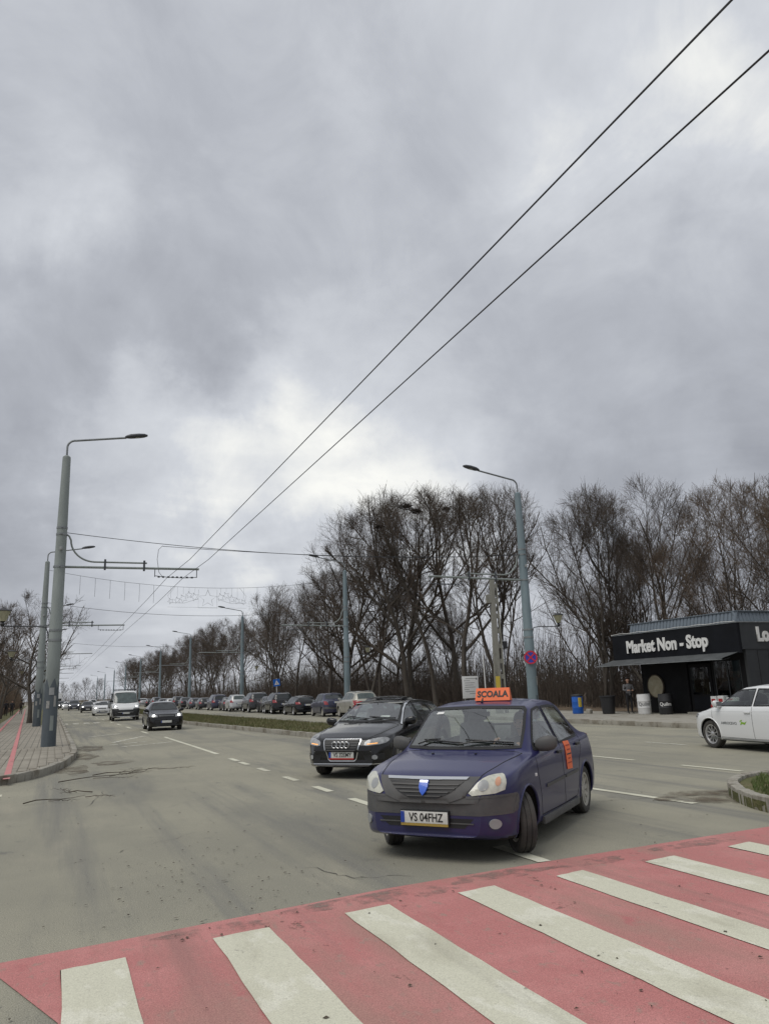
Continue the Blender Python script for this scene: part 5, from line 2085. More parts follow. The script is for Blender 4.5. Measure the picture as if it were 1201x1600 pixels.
# ---- compact saloon (also the parked navy one)
CARS['saloon'] = dict(
    front=2.10, rear=-2.14, W=.868, wb=2.63, r=.306, tyre_w=.185, arch=.352, nose=(.62, .33, 3.8), tail=(.5, .22, 4.5), crown=.045, bow=.10, tumble=.008,
    top=[(2.10, .57), (2.085, .67), (2.05, .755), (1.98, .812), (1.86, .855), (1.5, .93), (1.12, .985), (1.04, 1.005), (.76, 1.22), (.47, 1.44), (.36, 1.487), (0, 1.530), (-.35, 1.540),
         (-.75, 1.520), (-1.05, 1.455), (-1.3, 1.31), (-1.60, 1.115), (-1.68, 1.09), (-1.95, 1.07), (-2.06, 1.03), (-2.11, .92), (-2.14, .62)],
    bot=[(2.10, .255), (1.9, .20), (1.5, .19), (-1.5, .20), (-1.9, .24), (-2.14, .30)],
    shoulder=[(2.1, .58), (2.0, .76), (1.6, .86), (1.1, .935), (.6, .96), (-1.0, .985), (-1.7, 1.02), (-2.14, .60)],
    roofw=[(2.1, .60), (1.9, .66), (1.1, .72), (.98, .735), (.42, .655), (0, .635), (-.8, .62), (-1.1, .62), (-1.65, .68), (-2.14, .64)],
    screen=[(-.69, 1.022), (-.3, 1.015), (.3, 1.015), (.69, 1.022), (.665, 1.20), (.62, 1.405), (.58, 1.438), (0, 1.452), (-.58, 1.438), (-.62, 1.405), (-.665, 1.20)], screen_x=.25,
    backlight=[(-.62, 1.15), (.62, 1.15), (.57, 1.38), (.50, 1.425), (-.50, 1.425), (-.57, 1.38)], back_x=-.95,
    side_win=[[(.82, .985), (.75, 1.04), (.42, 1.33), (.31, 1.405), (.06, 1.43), (.0, 1.425), (-.10, .99)],
              [(-.19, .992), (-.09, 1.428), (-.45, 1.432), (-.72, 1.41), (-.90, 1.31), (-1.08, 1.06), (-1.06, 1.02)]],
    doors=[[(.92, .95), (.90, .75), (.84, .50), (.82, .30), (-.20, .285), (-.17, .6), (-.145, 1.0), (-.04, 1.44)],
           [(-.21, .285), (-.80, .295), (-.90, .42), (-.985, .70), (-1.13, .86), (-1.14, 1.03), (-.96, 1.32), (-.75, 1.445)]],
    bonnet=[[(1.93, .56), (1.6, .64), (1.15, .715), (1.02, .73)], [(1.03, .73), (1.04, .35), (1.05, 0)]],
    handles=[(-.02, .90), (-.95, .925)], handle_mat='plastic_black', mirror=(.70, 1.0), mirror_mat='plastic_grey', rim='cover',
    side_trim=[([(.62, .565), (.62, .60), (-.18, .61), (-.18, .575)], 'plastic_grey'), ([(-.23, .575), (-.23, .61), (-.86, .62), (-.86, .585)], 'plastic_grey')],
    bumper=lambda c: (c[0] > 1.62 and .465 < c[2] < .632 and c[0] > 1.66 - (c[2] - .475) * .4) or (c[0] < -1.75 and .50 < c[2] < .64),
    plate_f=.43, plate_r=.92,
    front_parts=[('headlight', [(.45, .635), (.78, .665), (.795, .765), (.76, .825), (.65, .818), (.58, .785)], 'headlamp', .012, .03, True, 1),
                 ('grille_surround', [(-.57, .808), (.57, .808), (.44, .63), (.24, .565), (0, .548), (-.24, .565), (-.44, .63)], 'plastic_grey', .008, .02),
                 ('grille_opening', [(-.42, .768), (.42, .768), (.29, .665), (.15, .612), (-.15, .612), (-.29, .665)], 'grille_black', .012, .01),
                 ('grille_bar', [(-.38, .742), (.38, .742), (.37, .730), (-.37, .730)], 'plastic_grey', .020, .012),
                 ('grille_bar', [(-.34, .708), (.34, .708), (.33, .696), (-.33, .696)], 'plastic_grey', .020, .012),
                 ('grille_bar', [(-.28, .674), (.28, .674), (.26, .662), (-.26, .662)], 'plastic_grey', .020, .012),
                 ('grille_bar', [(-.20, .640), (.20, .640), (.18, .628), (-.18, .628)], 'plastic_grey', .020, .012),
                 ('chrome_strip', [(-.46, .800), (.46, .800), (.44, .778), (-.44, .778)], 'chrome', .020, .02),
                 ('lower_intake', [(-.52, .425), (.52, .425), (.42, .335), (-.42, .335)], 'grille_black', .004, .004),
                 ('fog_light', [(.70 + .047 * cos(a), .375 + .047 * sin(a)) for a in np.linspace(0, 2 * pi, 15)[:-1]], 'lamp_lens', .014, .02, True)],
    rear_parts=[('tail_light', [(.60, .78), (.83, .78), (.83, 1.0), (.68, 1.0)], 'tail_red', .010, .02, True),
                ('boot_gap', [(-.62, .70), (.62, .70), (.62, .688), (-.62, .688)], 'gap', .002, .004)])

# ---- executive estate
CARS['estate'] = dict(
    front=2.26, rear=-2.43, W=.905, wb=2.808, r=.325, tyre_w=.225, arch=.372, nose=(.75, .30, 4.0), tail=(.6, .20, 4.0), crown=.045, bow=.14, tumble=.02,
    top=[(2.26, .52), (2.25, .62), (2.215, .70), (2.14, .755), (1.9, .835), (1.5, .925), (1.15, .985), (1.02, 1.01), (.6, 1.22), (.28, 1.365), (.12, 1.405), (-.2, 1.43), (-.7, 1.435), (-1.3, 1.405),
         (-1.85, 1.335), (-2.02, 1.26), (-2.25, 1.04), (-2.36, .96), (-2.41, .80), (-2.43, .55)],
    bot=[(2.26, .24), (2.0, .19), (1.5, .18), (-1.6, .19), (-2.0, .22), (-2.43, .30)],
    shoulder=[(2.26, .50), (2.15, .70), (1.8, .79), (1.2, .875), (.6, .915), (-1.0, .945), (-2.0, .98), (-2.43, .53)],
    roofw=[(2.26, .60), (2.0, .66), (1.2, .72), (.95, .73), (.3, .60), (0, .575), (-1.4, .56), (-1.9, .56), (-2.2, .64), (-2.43, .64)],
    screen=[(-.67, 1.02), (0, 1.01), (.67, 1.02), (.63, 1.15), (.54, 1.345), (.49, 1.368), (0, 1.378), (-.49, 1.368), (-.54, 1.345), (-.63, 1.15)], screen_x=.05,
    backlight=[(-.60, 1.06), (.60, 1.06), (.52, 1.27), (-.52, 1.27)], back_x=-1.9,
    side_win=[[(.88, .955), (.45, 1.20), (.22, 1.30), (.0, 1.335), (-.12, 1.34), (-.12, .965)], [(-.19, .967), (-.19, 1.342), (-.6, 1.342), (-.98, 1.325), (-1.08, .985)],
              [(-1.15, .99), (-1.06, 1.32), (-1.5, 1.285), (-1.78, 1.225), (-1.86, 1.10), (-1.80, 1.03)]],
    chrome_win=[(.95, .94), (.45, 1.215), (.20, 1.325), (-.1, 1.362), (-.6, 1.366), (-1.1, 1.345), (-1.5, 1.308), (-1.80, 1.25)],
    doors=[[(1.0, .88), (.98, .5), (.90, .28), (-.16, .27), (-.15, .95)], [(-.17, .27), (-.80, .28), (-1.0, .55), (-1.12, .72), (-1.12, .96)]],
    bonnet=[[(2.1, .52), (1.8, .66), (1.2, .74), (1.05, .75)], [(1.05, .75), (1.06, .3), (1.06, 0)]],
    handles=[(-.02, .80), (-.98, .83)], mirror=(.78, .96), rim='five', rails=(.05, -1.75, .585), rail_mat='plastic_black',
    plate_f=.445, plate_r=.75,
    front_parts=[('headlight', [(.46, .60), (.80, .635), (.86, .70), (.82, .745), (.62, .735), (.47, .69)], 'headlamp_clear', .010, .03, True, 1),
                 ('chrome_grille_frame', [(-.385, .735), (.385, .735), (.40, .70), (.30, .36), (.26, .325), (-.26, .325), (-.30, .36), (-.40, .70)], 'chrome', .014, .03),
                 ('grille_opening', [(-.365, .718), (.365, .718), (.378, .692), (.285, .37), (.25, .342), (-.25, .342), (-.285, .37), (-.378, .692)], 'grille_black', .019, .01)] +
                [('grille_bar', [(-w_, z_ + .008), (w_, z_ + .008), (w_ - .005, z_ - .008), (-w_ + .005, z_ - .008)], 'plastic_grey', .026, .012) for w_, z_ in
                 ((.355, .69), (.345, .655), (.335, .615), (.325, .575), (.30, .53), (.275, .385))] +
                [('side_intake', [(.44, .43), (.80, .47), (.80, .36), (.50, .31)], 'grille_black', .004, .004, True),
                 ('fog_light', [(.66 + .042 * cos(a), .40 + .042 * sin(a)) for a in np.linspace(0, 2 * pi, 13)[:-1]], 'headlamp_clear', .016, .02, True),
                 ('lower_lip', [(-.78, .285), (.78, .285), (.76, .272), (-.76, .272)], 'chrome', .010, .01)],
    rear_parts=[('tail_light', [(.50, .80), (.84, .80), (.84, .96), (.60, .96)], 'tail_red', .010, .02, True)])


def hatch(front, rear, W, H, wb, r, hood, belt, xc, xr, xe, xb, tumble=.015, nose=(.6, .27, 4.2)):
    """two-box car: hood height, belt height, cowl x, roof start x, roof end x, back x"""
    zt = H
    hw = W - .155
    scr_b, scr_t = W - .215, W - .335
    d = dict(
        front=front, rear=rear, W=W, wb=wb, r=r, tyre_w=.20, arch=r + .046, nose=nose, tail=(.45, .18, 4.0), crown=.05, bow=.11, tumble=tumble,
        top=[(front, .52), (front - .015, .64), (front - .06, hood - .12), (front - .18, hood - .04), (front - .45, hood + .01), (xc + .12, belt + .055), (xc, belt + .085), (xr + .1, zt - .095), (xr - .06, zt - .04), (xr - .5, zt),
             (xr - .9, zt - .005), (xe + .25, zt - .05), (xe, zt - .11), (xb + .12, belt + .06), (rear + .08, belt - .04), (rear + .03, .75), (rear, .55)],
        bot=[(front, .25), (front - .3, .20), (.8, .19), (-.8, .20), (rear + .3, .24), (rear, .30)],
        shoulder=[(front, .5), (front - .1, hood - .12), (front - .5, hood - .05), (xc, belt - .02), (0, belt + .01), (xe, belt + .04), (rear, .54)],
        roofw=[(front, W * .68), (front - .3, W - .20), (xc, hw), (xr, W - .285), (0, W - .30), (xe + .2, W - .31), (xe, W - .30), (xb, W - .24), (rear, W - .24)],
        screen=[(-scr_b, belt + .10), (0, belt + .095), (scr_b, belt + .10), (scr_t, zt - .115), (scr_t - .05, zt - .09), (0, zt - .082), (-scr_t + .05, zt - .09), (-scr_t, zt - .115)], screen_x=xr - .2,
        backlight=[(-scr_b, belt + .09), (scr_b, belt + .09), (scr_t, zt - .14), (-scr_t, zt - .14)], back_x=xe + .2,
        side_win=[[(xc - .20, belt + .035), (xr + .16, zt - .19), (xr - .06, zt - .125), (-.10, zt - .105), (-.12, belt + .045)],
                  [(-.19, belt + .047), (-.18, zt - .105), (xe + .75, zt - .12), (xe + .58, zt - .16), (xe + .50, belt + .06)],
                  [(xe + .43, belt + .07), (xe + .52, zt - .17), (xe + .25, zt - .22), (xe + .10, belt + .16), (xe + .16, belt + .09)]],
        doors=[[(xc - .02, belt - .03), (xc - .04, .5), (xc - .12, .28), (-.16, .275), (-.15, belt + .03)], [(-.165, .275), (-.78, .285), (-.95, .55), (xe + .48, .8), (xe + .46, belt + .03)]],
        bonnet=[[(front - .2, W - .34), (front - .6, W - .22), (xc + .05, W - .17)]],
        handles=[(-.02, belt - .10), (-.92, belt - .08)], mirror=(xc - .26, belt + .03), rim='five', plate_f=.44, plate_r=.78,
        front_parts=[('headlight', [(W * .50, hood - .20), (W * .93, hood - .175), (W * .94, hood - .10), (W * .80, hood - .065), (W * .52, hood - .10)], 'headlamp_clear', .010, .03, True),
                     ('grille_opening', [(-W * .44, hood - .10), (W * .44, hood - .10), (W * .40, hood - .20), (-W * .40, hood - .20)], 'grille_black', .008, .01),
                     ('chrome_strip', [(-W * .44, hood - .135), (W * .44, hood - .135), (W * .43, hood - .150), (-W * .43, hood - .150)], 'steel', .016, .012),
                     ('lower_intake', [(-W * .62, .40), (W * .62, .40), (W * .54, .30), (-W * .54, .30)], 'grille_black', .006, .006)],
        rear_parts=[('tail_light', [(W * .60, belt - .22), (W * .95, belt - .22), (W * .93, belt + .0), (W * .72, belt + .0)], 'tail_red', .012, .02, True),
                    ('bumper_insert', [(-W * .7, .42), (W * .7, .42), (W * .66, .32), (-W * .66, .32)], 'plastic_black', .006, .006)])
    return d


CARS['hatch'] = hatch(2.05, -2.05, .855, 1.43, 2.60, .30, .86, .92, 1.05, .40, -1.55, -1.95)
CARS['hatch_new'] = hatch(2.18, -2.17, .895, 1.47, 2.65, .325, .88, .955, 1.22, .42, -1.62, -2.05, tumble=.02, nose=(.75, .30, 3.6))
CARS['suv'] = hatch(2.25, -2.22, .925, 1.68, 2.70, .355, 1.02, 1.10, 1.15, .45, -1.70, -2.10)
CARS['suv']['bot'] = [(2.25, .32), (1.9, .27), (-1.9, .29), (-2.22, .36)]
CARS['suv']['rails'] = (.2, -1.5, .56)
CARS['suv']['rail_mat'] = 'steel'
CARS['mpv'] = hatch(2.15, -2.2, .90, 1.66, 2.69, .32, .95, 1.02, 1.30, .55, -1.75, -2.12)
CARS['van'] = dict(hatch(2.3, -.75, 1.0, 2.22, 3.2, .345, 1.10, 1.25, 1.55, .75, -.60, -.70), bow=.12)
CARS['van'].update(
    top=[(2.3, .62), (2.28, .80), (2.22, .95), (2.05, 1.08), (1.75, 1.19), (1.6, 1.25), (1.15, 1.75), (.80, 2.10), (.62, 2.19), (.3, 2.225), (-.3, 2.23), (-.68, 2.21), (-.73, 2.1), (-.75, 1.0)],
    bot=[(2.3, .30), (2.0, .28), (-.75, .30)], shoulder=[(2.3, .60), (2.2, .9), (1.9, 1.06), (1.55, 1.18), (.8, 1.22), (-.75, 1.22)],
    roofw=[(2.3, .70), (1.9, .80), (1.55, .86), (.8, .80), (.5, .78), (-.75, .78)], tail=(.1, .02, 2.0), crown=.05,
    screen=[(-.83, 1.33), (0, 1.28), (.83, 1.33), (.77, 1.95), (.70, 2.06), (0, 2.085), (-.70, 2.06), (-.77, 1.95)], screen_x=.5,
    side_win=[[(1.32, 1.28), (.88, 1.82), (.72, 1.95), (.10, 1.97), (.05, 1.28)]],
    doors=[[(1.42, 1.2), (1.2, .95), (1.18, .40), (-.05, .38), (-.02, 2.05), (.7, 2.05)]], bonnet=[], handles=[(.12, 1.12)], mirror=(1.02, 1.42), mirror_mat='plastic_black',
    front_parts=[('headlight', [(.58, .94), (.92, .98), (.95, 1.16), (.80, 1.10), (.60, 1.02)], 'headlamp_clear', .010, .03, True),
                 ('front_bumper', [(-.99, .90), (-.55, .90), (-.50, .82), (.50, .82), (.55, .90), (.99, .90), (.99, .34), (-.99, .34)], 'plastic_black', .010, .02),
                 ('grille_opening', [(-.50, .80), (.50, .80), (.44, .66), (-.44, .66)], 'grille_black', .014, .01),
                 ('grille_trim', [(-.50, .82), (.50, .82), (.49, .79), (-.49, .79)], 'steel', .020, .012)],
    rear_parts=[], plate_f=.56, rim='cover', wb=3.2, arch=.41)

# ================================================================== KIOSK
M['kiosk_black'] = mat('kiosk_fascia', (0.007, 0.008, 0.011), 0.8, var=.3, scale=1.5, spec=.2)
M['kiosk_wall'] = mat('kiosk_wall_charcoal', (0.008, 0.008, 0.009), 0.8, var=.25, scale=2, spec=.2)
M['shutter'] = mat('kiosk_side_panel', (0.030, 0.033, 0.036), 0.55, var=.15, scale=2)
M['awning'] = mat('awning_cloth', (0.065, 0.070, 0.072), 0.8, var=.2, scale=2)
M['roof_blue'] = mat('roof_sheet', (0.155, 0.185, 0.215), 0.45, metal=.3, var=.15, scale=3)
M['letter_white'] = mat('letter_white', (0.72, 0.72, 0.70), 0.5, var=.05)
M['cream'] = mat('cream_board', (0.42, 0.38, 0.27), 0.7, c2=(0.30, 0.26, 0.17), scale=4)
M['white_barrel'] = mat('white_barrel', (0.62, 0.62, 0.61), 0.45, var=.06, scale=4)
M['blue_barrel'] = mat('blue_barrel', (0.012, 0.10, 0.42), 0.4, var=.15, scale=5)
M['green_plastic'] = mat('green_plastic', (0.012, 0.050, 0.035), 0.5)
M['yellow'] = mat('yellow_print', (0.55, 0.42, 0.06), 0.6)
M['red_pack'] = mat('red_pack', (0.42, 0.03, 0.03), 0.5, var=.2)
M['green_pack'] = mat('green_pack', (0.03, 0.32, 0.09), 0.5, var=.2)
M['poster'] = mat('window_poster', (0.22, 0.08, 0.06), 0.5, c2=(0.16, 0.17, 0.15), scale=5)
M['shop_glass'] = glass_mat('shop_glass', (0.55, 0.57, 0.57), .06)
M['print_grey'] = mat('print_grey', (0.16, 0.16, 0.16), 0.7)

KX, KY0, KY1, KZ = 26.0, 23.4, 31.2, .12
kiosk = empty('kiosk', (KX, KY0, KZ), 0, 'black market kiosk with white lettering, awning and blue-grey roof edge', 'kiosk')


def kbox(name, x0, x1, y0, y1, z0, z1, m, parent=None, ch=0.0, smooth=None):
    """box in world x/y/z turned into kiosk coordinates"""
    mb = MB()
    mb.box(((x0 + x1) / 2 - KX, (y0 + y1) / 2 - KY0, (z0 + z1) / 2 - KZ), (x1 - x0, y1 - y0, z1 - z0), ch=ch)
    return mb.build(name, m, parent or kiosk, smooth)


# walls: open shop front built as wall pieces round door and window
kbox('wall', 26.25, 26.37, 26.75, 29.7, .12, 2.9, M['kiosk_wall'])
kbox('wall', 26.25, 26.37, 25.22, 25.32, .12, 2.9, M['kiosk_wall'])
kbox('wall', 26.25, 26.37, 23.50, 23.75, .12, 2.9, M['kiosk_wall'])
kbox('wall', 26.25, 26.37, 23.75, 25.22, .12, .55, M['kiosk_wall'])
kbox('wall', 26.25, 26.37, 23.75, 26.75, 2.35, 2.9, M['kiosk_wall'])
kbox('wall', 26.37, 33.4, 29.58, 29.7, .12, 2.9, M['kiosk_wall'])
kbox('wall', 33.4, 33.52, 23.4, 29.7, .12, 3.6, M['kiosk_wall'])
sidew = kbox('side_wall', 26.25, 33.4, 23.38, 23.5, .12, 2.76, M['shutter'])
for i in range(6):
    kbox('panel_joint', 26.9 + i * .62, 26.915 + i * .62, 23.372, 23.38, .15, 2.7, M['gap'], sidew)
kbox('floor_slab', 26.37, 33.4, 23.5, 29.58, .125, .16, M['concrete'])
kbox('back_shelf', 27.6, 27.8, 23.7, 29.3, .16, 2.4, M['kiosk_wall'])
# door
dr = kbox('door', 26.28, 26.33, 25.40, 26.68, .18, 2.28, M['kiosk_wall'])
kbox('door_pane', 26.262, 26.278, 25.55, 26.53, .95, 2.12, M['shop_glass'], dr)
kbox('door_pane', 26.262, 26.278, 25.55, 26.53, .30, .85, M['kiosk_black'], dr)
mb = MB()
mb.tube([(26.23 - KX, 25.50 - KY0, .95), (26.23 - KX, 25.50 - KY0, 1.35)], .014, 8)
mb.build('handle', M['steel'], dr)
kbox('door_sill', 26.0, 26.25, 25.3, 26.75, .121, .20, M['concrete'])
# shop window
wn_ = kbox('window_frame', 26.27, 26.31, 23.75, 25.22, .55, .63, M['shutter'])
for a, b, c, d in ((23.75, 23.81, .63, 2.35), (25.16, 25.22, .63, 2.35), (24.46, 24.51, .63, 2.35)):
    kbox('window_bar', 26.272, 26.312, a, b, c, d, M['shutter'], wn_)
kbox('pane', 26.285, 26.293, 23.81, 24.46, .63, 2.35, M['shop_glass'], wn_)
kbox('pane', 26.285, 26.293, 24.51, 25.16, .63, 2.35, M['shop_glass'], wn_)
kbox('poster', 26.33, 26.335, 23.9, 24.42, .9, 1.9, M['poster'], wn_)
kbox('poster', 26.33, 26.335, 24.6, 25.05, 1.1, 2.1, M['poster'], wn_)
# fascia: front and side boards
kbox('fascia', 25.92, 26.06, 23.36, 31.2, 2.62, 3.86, M['kiosk_black'])
kbox('fascia', 26.06, 33.6, 23.34, 23.44, 2.76, 3.86, M['shutter'])
kbox('fascia_trim', 25.90, 25.98, 23.33, 31.22, 3.86, 3.90, M['steel'])
kbox('fascia_trim', 25.98, 33.6, 23.31, 23.40, 3.86, 3.90, M['steel'])
kbox('ceiling', 26.06, 33.4, 23.44, 31.2, 2.92, 3.0, M['kiosk_wall'])
# mansard roof edge of ribbed sheet
for i in range(int((30.1 - 23.42) / .21)):
    y_ = 23.48 + i * .21
    mb = MB()
    mb.prism([(-.10, -.085), (.10, -.085), (.10, -.02), (.07, .03), (-.07, .03), (-.10, -.02)], 0, .47)
    Rm = Matrix.Rotation(radians(14), 4, 'Y')
    R0 = Matrix.Translation((26.02 - KX, y_ - KY0 + .08, 3.90 - KZ)) @ Rm @ Matrix.Rotation(radians(90), 4, 'Z')
    if i == 0:
        rib_me = mb.mesh('roof_rib', M['roof_blue'])
    o = mk('roof_rib', rib_me, kiosk)
    o.matrix_local = R0
for i in range(33):
    o = mk('roof_rib', rib_me, kiosk)
    o.matrix_local = Matrix.Translation((26.15 + i * .21 - KX, 23.46 - KY0, 3.90 - KZ)) @ Matrix.Rotation(radians(-14), 4, 'X') @ Matrix.Rotation(radians(180), 4, 'Z')
kbox('roof', 26.16, 33.5, 23.55, 30.05, 3.87, 4.30, M['roof_blue'])
kbox('roof_cap', 26.05, 33.5, 23.45, 30.1, 4.335, 4.37, M['roof_blue'])
# awning
mb = MB()
n = 14
vs_ = []
for i in range(n + 1):
    y_ = 31.35 - (31.35 - 23.45) * i / n
    dz = -.02 * sin(i * 2.1)
    vs_ += [(26.0 - KX, min(y_, 31.3) - KY0, 2.68 - KZ), (24.95 - KX, y_ - KY0 - (.35 if i == n else 0) * 0, 2.40 - KZ + dz)]
fs = [(2 * i, 2 * i + 1, 2 * i + 3, 2 * i + 2) for i in range(n)]
k0 = len(vs_)
vs_ += [(x, y_, z - .02) for x, y_, z in vs_]
fs += [tuple(j + k0 for j in reversed(f)) for f in fs]
fs += [(2 * i + 1, k0 + 2 * i + 1, k0 + 2 * i + 3, 2 * i + 3) for i in range(n)]
mb.add(vs_, fs)
aw = mb.build('awning', M['awning'], kiosk)
kbox('awning_bar', 24.92, 24.97, 23.45, 31.35, 2.36, 2.39, M['steel'], aw)
for y_ in (24.0, 28.0, 31.0):
    mb = MB()
    mb.tube([(26.0 - KX, y_ - KY0, 2.45 - KZ), (25.4 - KX, y_ - KY0, 2.33 - KZ), (24.95 - KX, y_ - KY0, 2.37 - KZ)], .018, 6)
    mb.build('awning_arm', M['dark_metal'], aw)
# letters, one by one
def sign_letters(text, size, origin, xdir, parent, m, depth=.03, bold=.02, xs=1.0):
    x = Vector(xdir)
    def width(s_):
        if not s_:
            return 0.0
        me = text_mesh('|' + s_ + '|', size, 0, 0, 'LEFT')
        vx = [v.co.x for v in me.vertices]
        w = max(vx) - min(vx)
        bpy.data.meshes.remove(me)
        return w * xs
    total = width(text)
    for i, ch in enumerate(text):
        if ch == ' ':
            continue
        off = (width(text[:i]) if i else width('')) - 0.0
        me = text_mesh(ch, size, depth, bold, 'LEFT', m, xs=xs)
        o = mk('letter', me, parent)
        base = width(text[:i] + ch) - width(ch) if i else 0
        frame(o, Vector(origin) + x * (base - total / 2), xdir, (0, 0, 1))


sign_letters('Market Non - Stop', .80, (25.90 - KX, 27.45 - KY0, 3.22 - KZ), (0, -1, 0), kiosk, M['letter_white'], bold=.028, xs=.84)
sign_letters('Lo', .80, (27.40 - KX, 23.32 - KY0, 3.34 - KZ), (1, 0, 0), kiosk, M['letter_white'], bold=.036, xs=.84)
# fairy light cord along the fascia top
mb = MB()
mb.tube([(25.88 - KX, y_ - KY0, 3.93 - KZ + .015 * sin(y_ * 5)) for y_ in np.linspace(23.4, 31.2, 50)], .012, 5)
mb.build('light_cord', M['letter_white'], kiosk)


# --- things standing in front of the kiosk
def barrel(x, y, r, h, m, label, text=None, tm=None, lid=None, name='barrel', band=None, group=None):
    root = empty(name, (x, y, .12), 0, label, 'barrel', group)
    mb = MB()
    pr = [(0, 0), (r * .93, 0), (r * .97, .02), (r, .06)]
    for t in (.33, .66):
        pr += [(r, h * t - .03), (r * 1.035, h * t), (r, h * t + .03)]
    pr += [(r, h - .05), (r * .97, h - .01), (r * 1.0, h), (r * .94, h), (r * .92, h - .03), (0, h - .03)]
    mb.lathe(pr, 28)
    mb.build('drum', m, root, 35)
    if text:
        me = text_mesh(text, .21, .002, .003, m=tm)
        az = atan2(-y, -x)
        for v in me.vertices:
            a = az + v.co.x / r
            d = r + .006 + v.co.z
            v.co = Vector((d * cos(a), d * sin(a), h * .50 + v.co.y))
        mk('lettering', me, root)
    if lid:
        mb = MB()
        mb.lathe([(0, h + .07), (r * .9, h + .06), (r * 1.06, h + .02), (r * 1.06, h - .03), (r * 1.0, h - .03)], 24)
        mb.build('lid', lid, root, 35)
    if band:
        mb = MB()
        az = atan2(-y, -x) + .5
        V_ = []
        for i in range(7):
            a = az - .35 + .7 * i / 6
            V_ += [((r + .008) * cos(a), (r + .008) * sin(a), h * .38), ((r + .008) * cos(a), (r + .008) * sin(a), h * .9)]
        mb.add(V_, [(2 * i, 2 * i + 2, 2 * i + 3, 2 * i + 1) for i in range(6)])
        mb.build('sticker', band, root)
    return root


barrel(25.15, 28.5, .30, .90, M['white_barrel'], 'white drum with dark lettering in front of the kiosk', 'Quilm', M['print_grey'])
barrel(25.35, 27.35, .30, .90, M['black_plastic'], 'black drum with white lettering under the awning', 'Quilm', M['letter_white'])
barrel(25.9, 28.05, .24, .80, M['green_plastic'], 'dark green bin between the white and the black drum', name='green_bin')
barrel(24.3, 32.35, .27, .88, M['blue_barrel'], 'blue drum litter bin with black lid left of the kiosk', lid=M['black_plastic'], band=M['yellow'], name='litter_bin')
root = empty('plant_tub', (24.75, 30.55, .12), 0, 'black tapered tub at the foot of the dark tree', 'tub')
mb = MB()
mb.lathe([(0, 0), (.27, 0), (.29, .02), (.36, .78), (.40, .80), (.40, .86), (.36, .86), (.34, .70), (0, .70)], 24)
mb.build('tub', M['black_plastic'], root, 35)
mb = MB()
mb.lathe([(0, .72), (.34, .71)], 16)
mb.build('soil', M['joint'], root)
mb = MB()
mb.box((0, 0, .1), (.24, .26, .26), rot=(.1, .06, .4), ch=.05)
mb.v = [(x + random.uniform(-.015, .015), y + random.uniform(-.015, .015), z) for x, y, z in mb.v]
tag(mb.build('stone_block', M['concrete'], None, 40, (24.6, 31.85, .12)), 'small pale stone block beside the blue litter bin', 'stone')
# round cream board on the kiosk wall
root = empty('round_board', (26.2, 28.75, 1.35), 0, 'round cream board leaning on the black kiosk wall', 'board')
mb = MB()
mb.lathe([(0, -.03), (.50, -.03), (.52, -.015), (.52, .015), (.50, .03), (0, .03)], 36, axis='x')
mb.build('disc', M['cream'], root, 40)
mb = MB()
mb.lathe([(.50, -.045), (.545, -.045), (.545, .02), (.50, .02)], 36, axis='x', close=True)
mb.build('rim', M['twig'], root, 40)
# goods by the window
for i, (x, y, z, sx, sy, sz, mm, lb) in enumerate((
        (25.95, 25.0, .12, .32, .34, .42, 'red_pack', 'red pack of goods nearest the kiosk door'), (25.95, 24.62, .12, .32, .34, .40, 'red_pack', 'red pack standing right of the pack by the door'),
        (25.95, 25.0, .545, .28, .30, .34, 'letter_white', 'white carton on top of the pack by the door'), (25.95, 24.62, .525, .28, .30, .38, 'letter_white', 'white carton on top of the second red pack'),
        (25.9, 24.05, .12, .40, .55, .55, 'green_pack', 'green crate of goods below the kiosk window'), (25.9, 24.05, .675, .30, .40, .16, 'letter_white', 'pale box lying on the green crate'))):
    root = empty('goods_pack', (x, y, z), random.uniform(-.08, .08), lb, 'pack', 'goods stacked by the kiosk window')
    mb = MB()
    mb.box((0, 0, sz / 2), (sx, sy, sz), ch=.02)
    mb.build('carton', M[mm], root, 30)
    mb = MB()
    mb.box((-sx / 2 - .003, 0, sz * .5), (.006, sy * .7, sz * .35))
    mb.build('label_print', M['letter_white'] if mm != 'letter_white' else M['red_pack'], root)
# ================================================================== SIGNS AND POSTS
M['sign_blue'] = mat('sign_blue', (0.03, 0.045, 0.36), 0.4)
M['sign_sky'] = mat('sign_sky_blue', (0.012, 0.14, 0.55), 0.4)
M['sign_red'] = mat('sign_red', (0.50, 0.020, 0.035), 0.4)
M['sign_white'] = mat('sign_white', (0.70, 0.70, 0.69), 0.5, var=.05)


def disc_mb(r, t, k=40):
    mb = MB()
    mb.lathe([(0, -t / 2), (r, -t / 2), (r, t / 2), (0, t / 2)], k)
    return mb


def face_cam(o, loc, yaw=None):
    """turn a sign made in the xy plane upright, facing down the street"""
    a = yaw if yaw is not None else 0.0
    frame(o, loc, (cos(a), sin(a), 0), (0, 0, 1))


root = empty('no_stopping_sign', (19.80, 29.48, 2.83), 0, 'round blue sign with red ring and red cross on right pole', 'road sign')
o = disc_mb(.30, .012).build('disc', M['sign_blue'], root, 40)
yw = radians(-30)
face_cam(o, (0, 0, 0), yw)
mb = MB()
mb.lathe([(.235, 0), (.30, 0), (.30, .009), (.235, .009)], 40, close=True)
face_cam(mb.build('red_ring', M['sign_red'], root, 40), Vector((sin(yw), -cos(yw), 0)) * .004, yw)
for a in (45, -45):
    mb = MB()
    mb.box((0, 0, .011 if a > 0 else .0102), (.50, .062, .006), rot=(0, 0, radians(a)))
    face_cam(mb.build('red_bar', M['sign_red'], root), Vector((sin(yw), -cos(yw), 0)) * .004, yw)

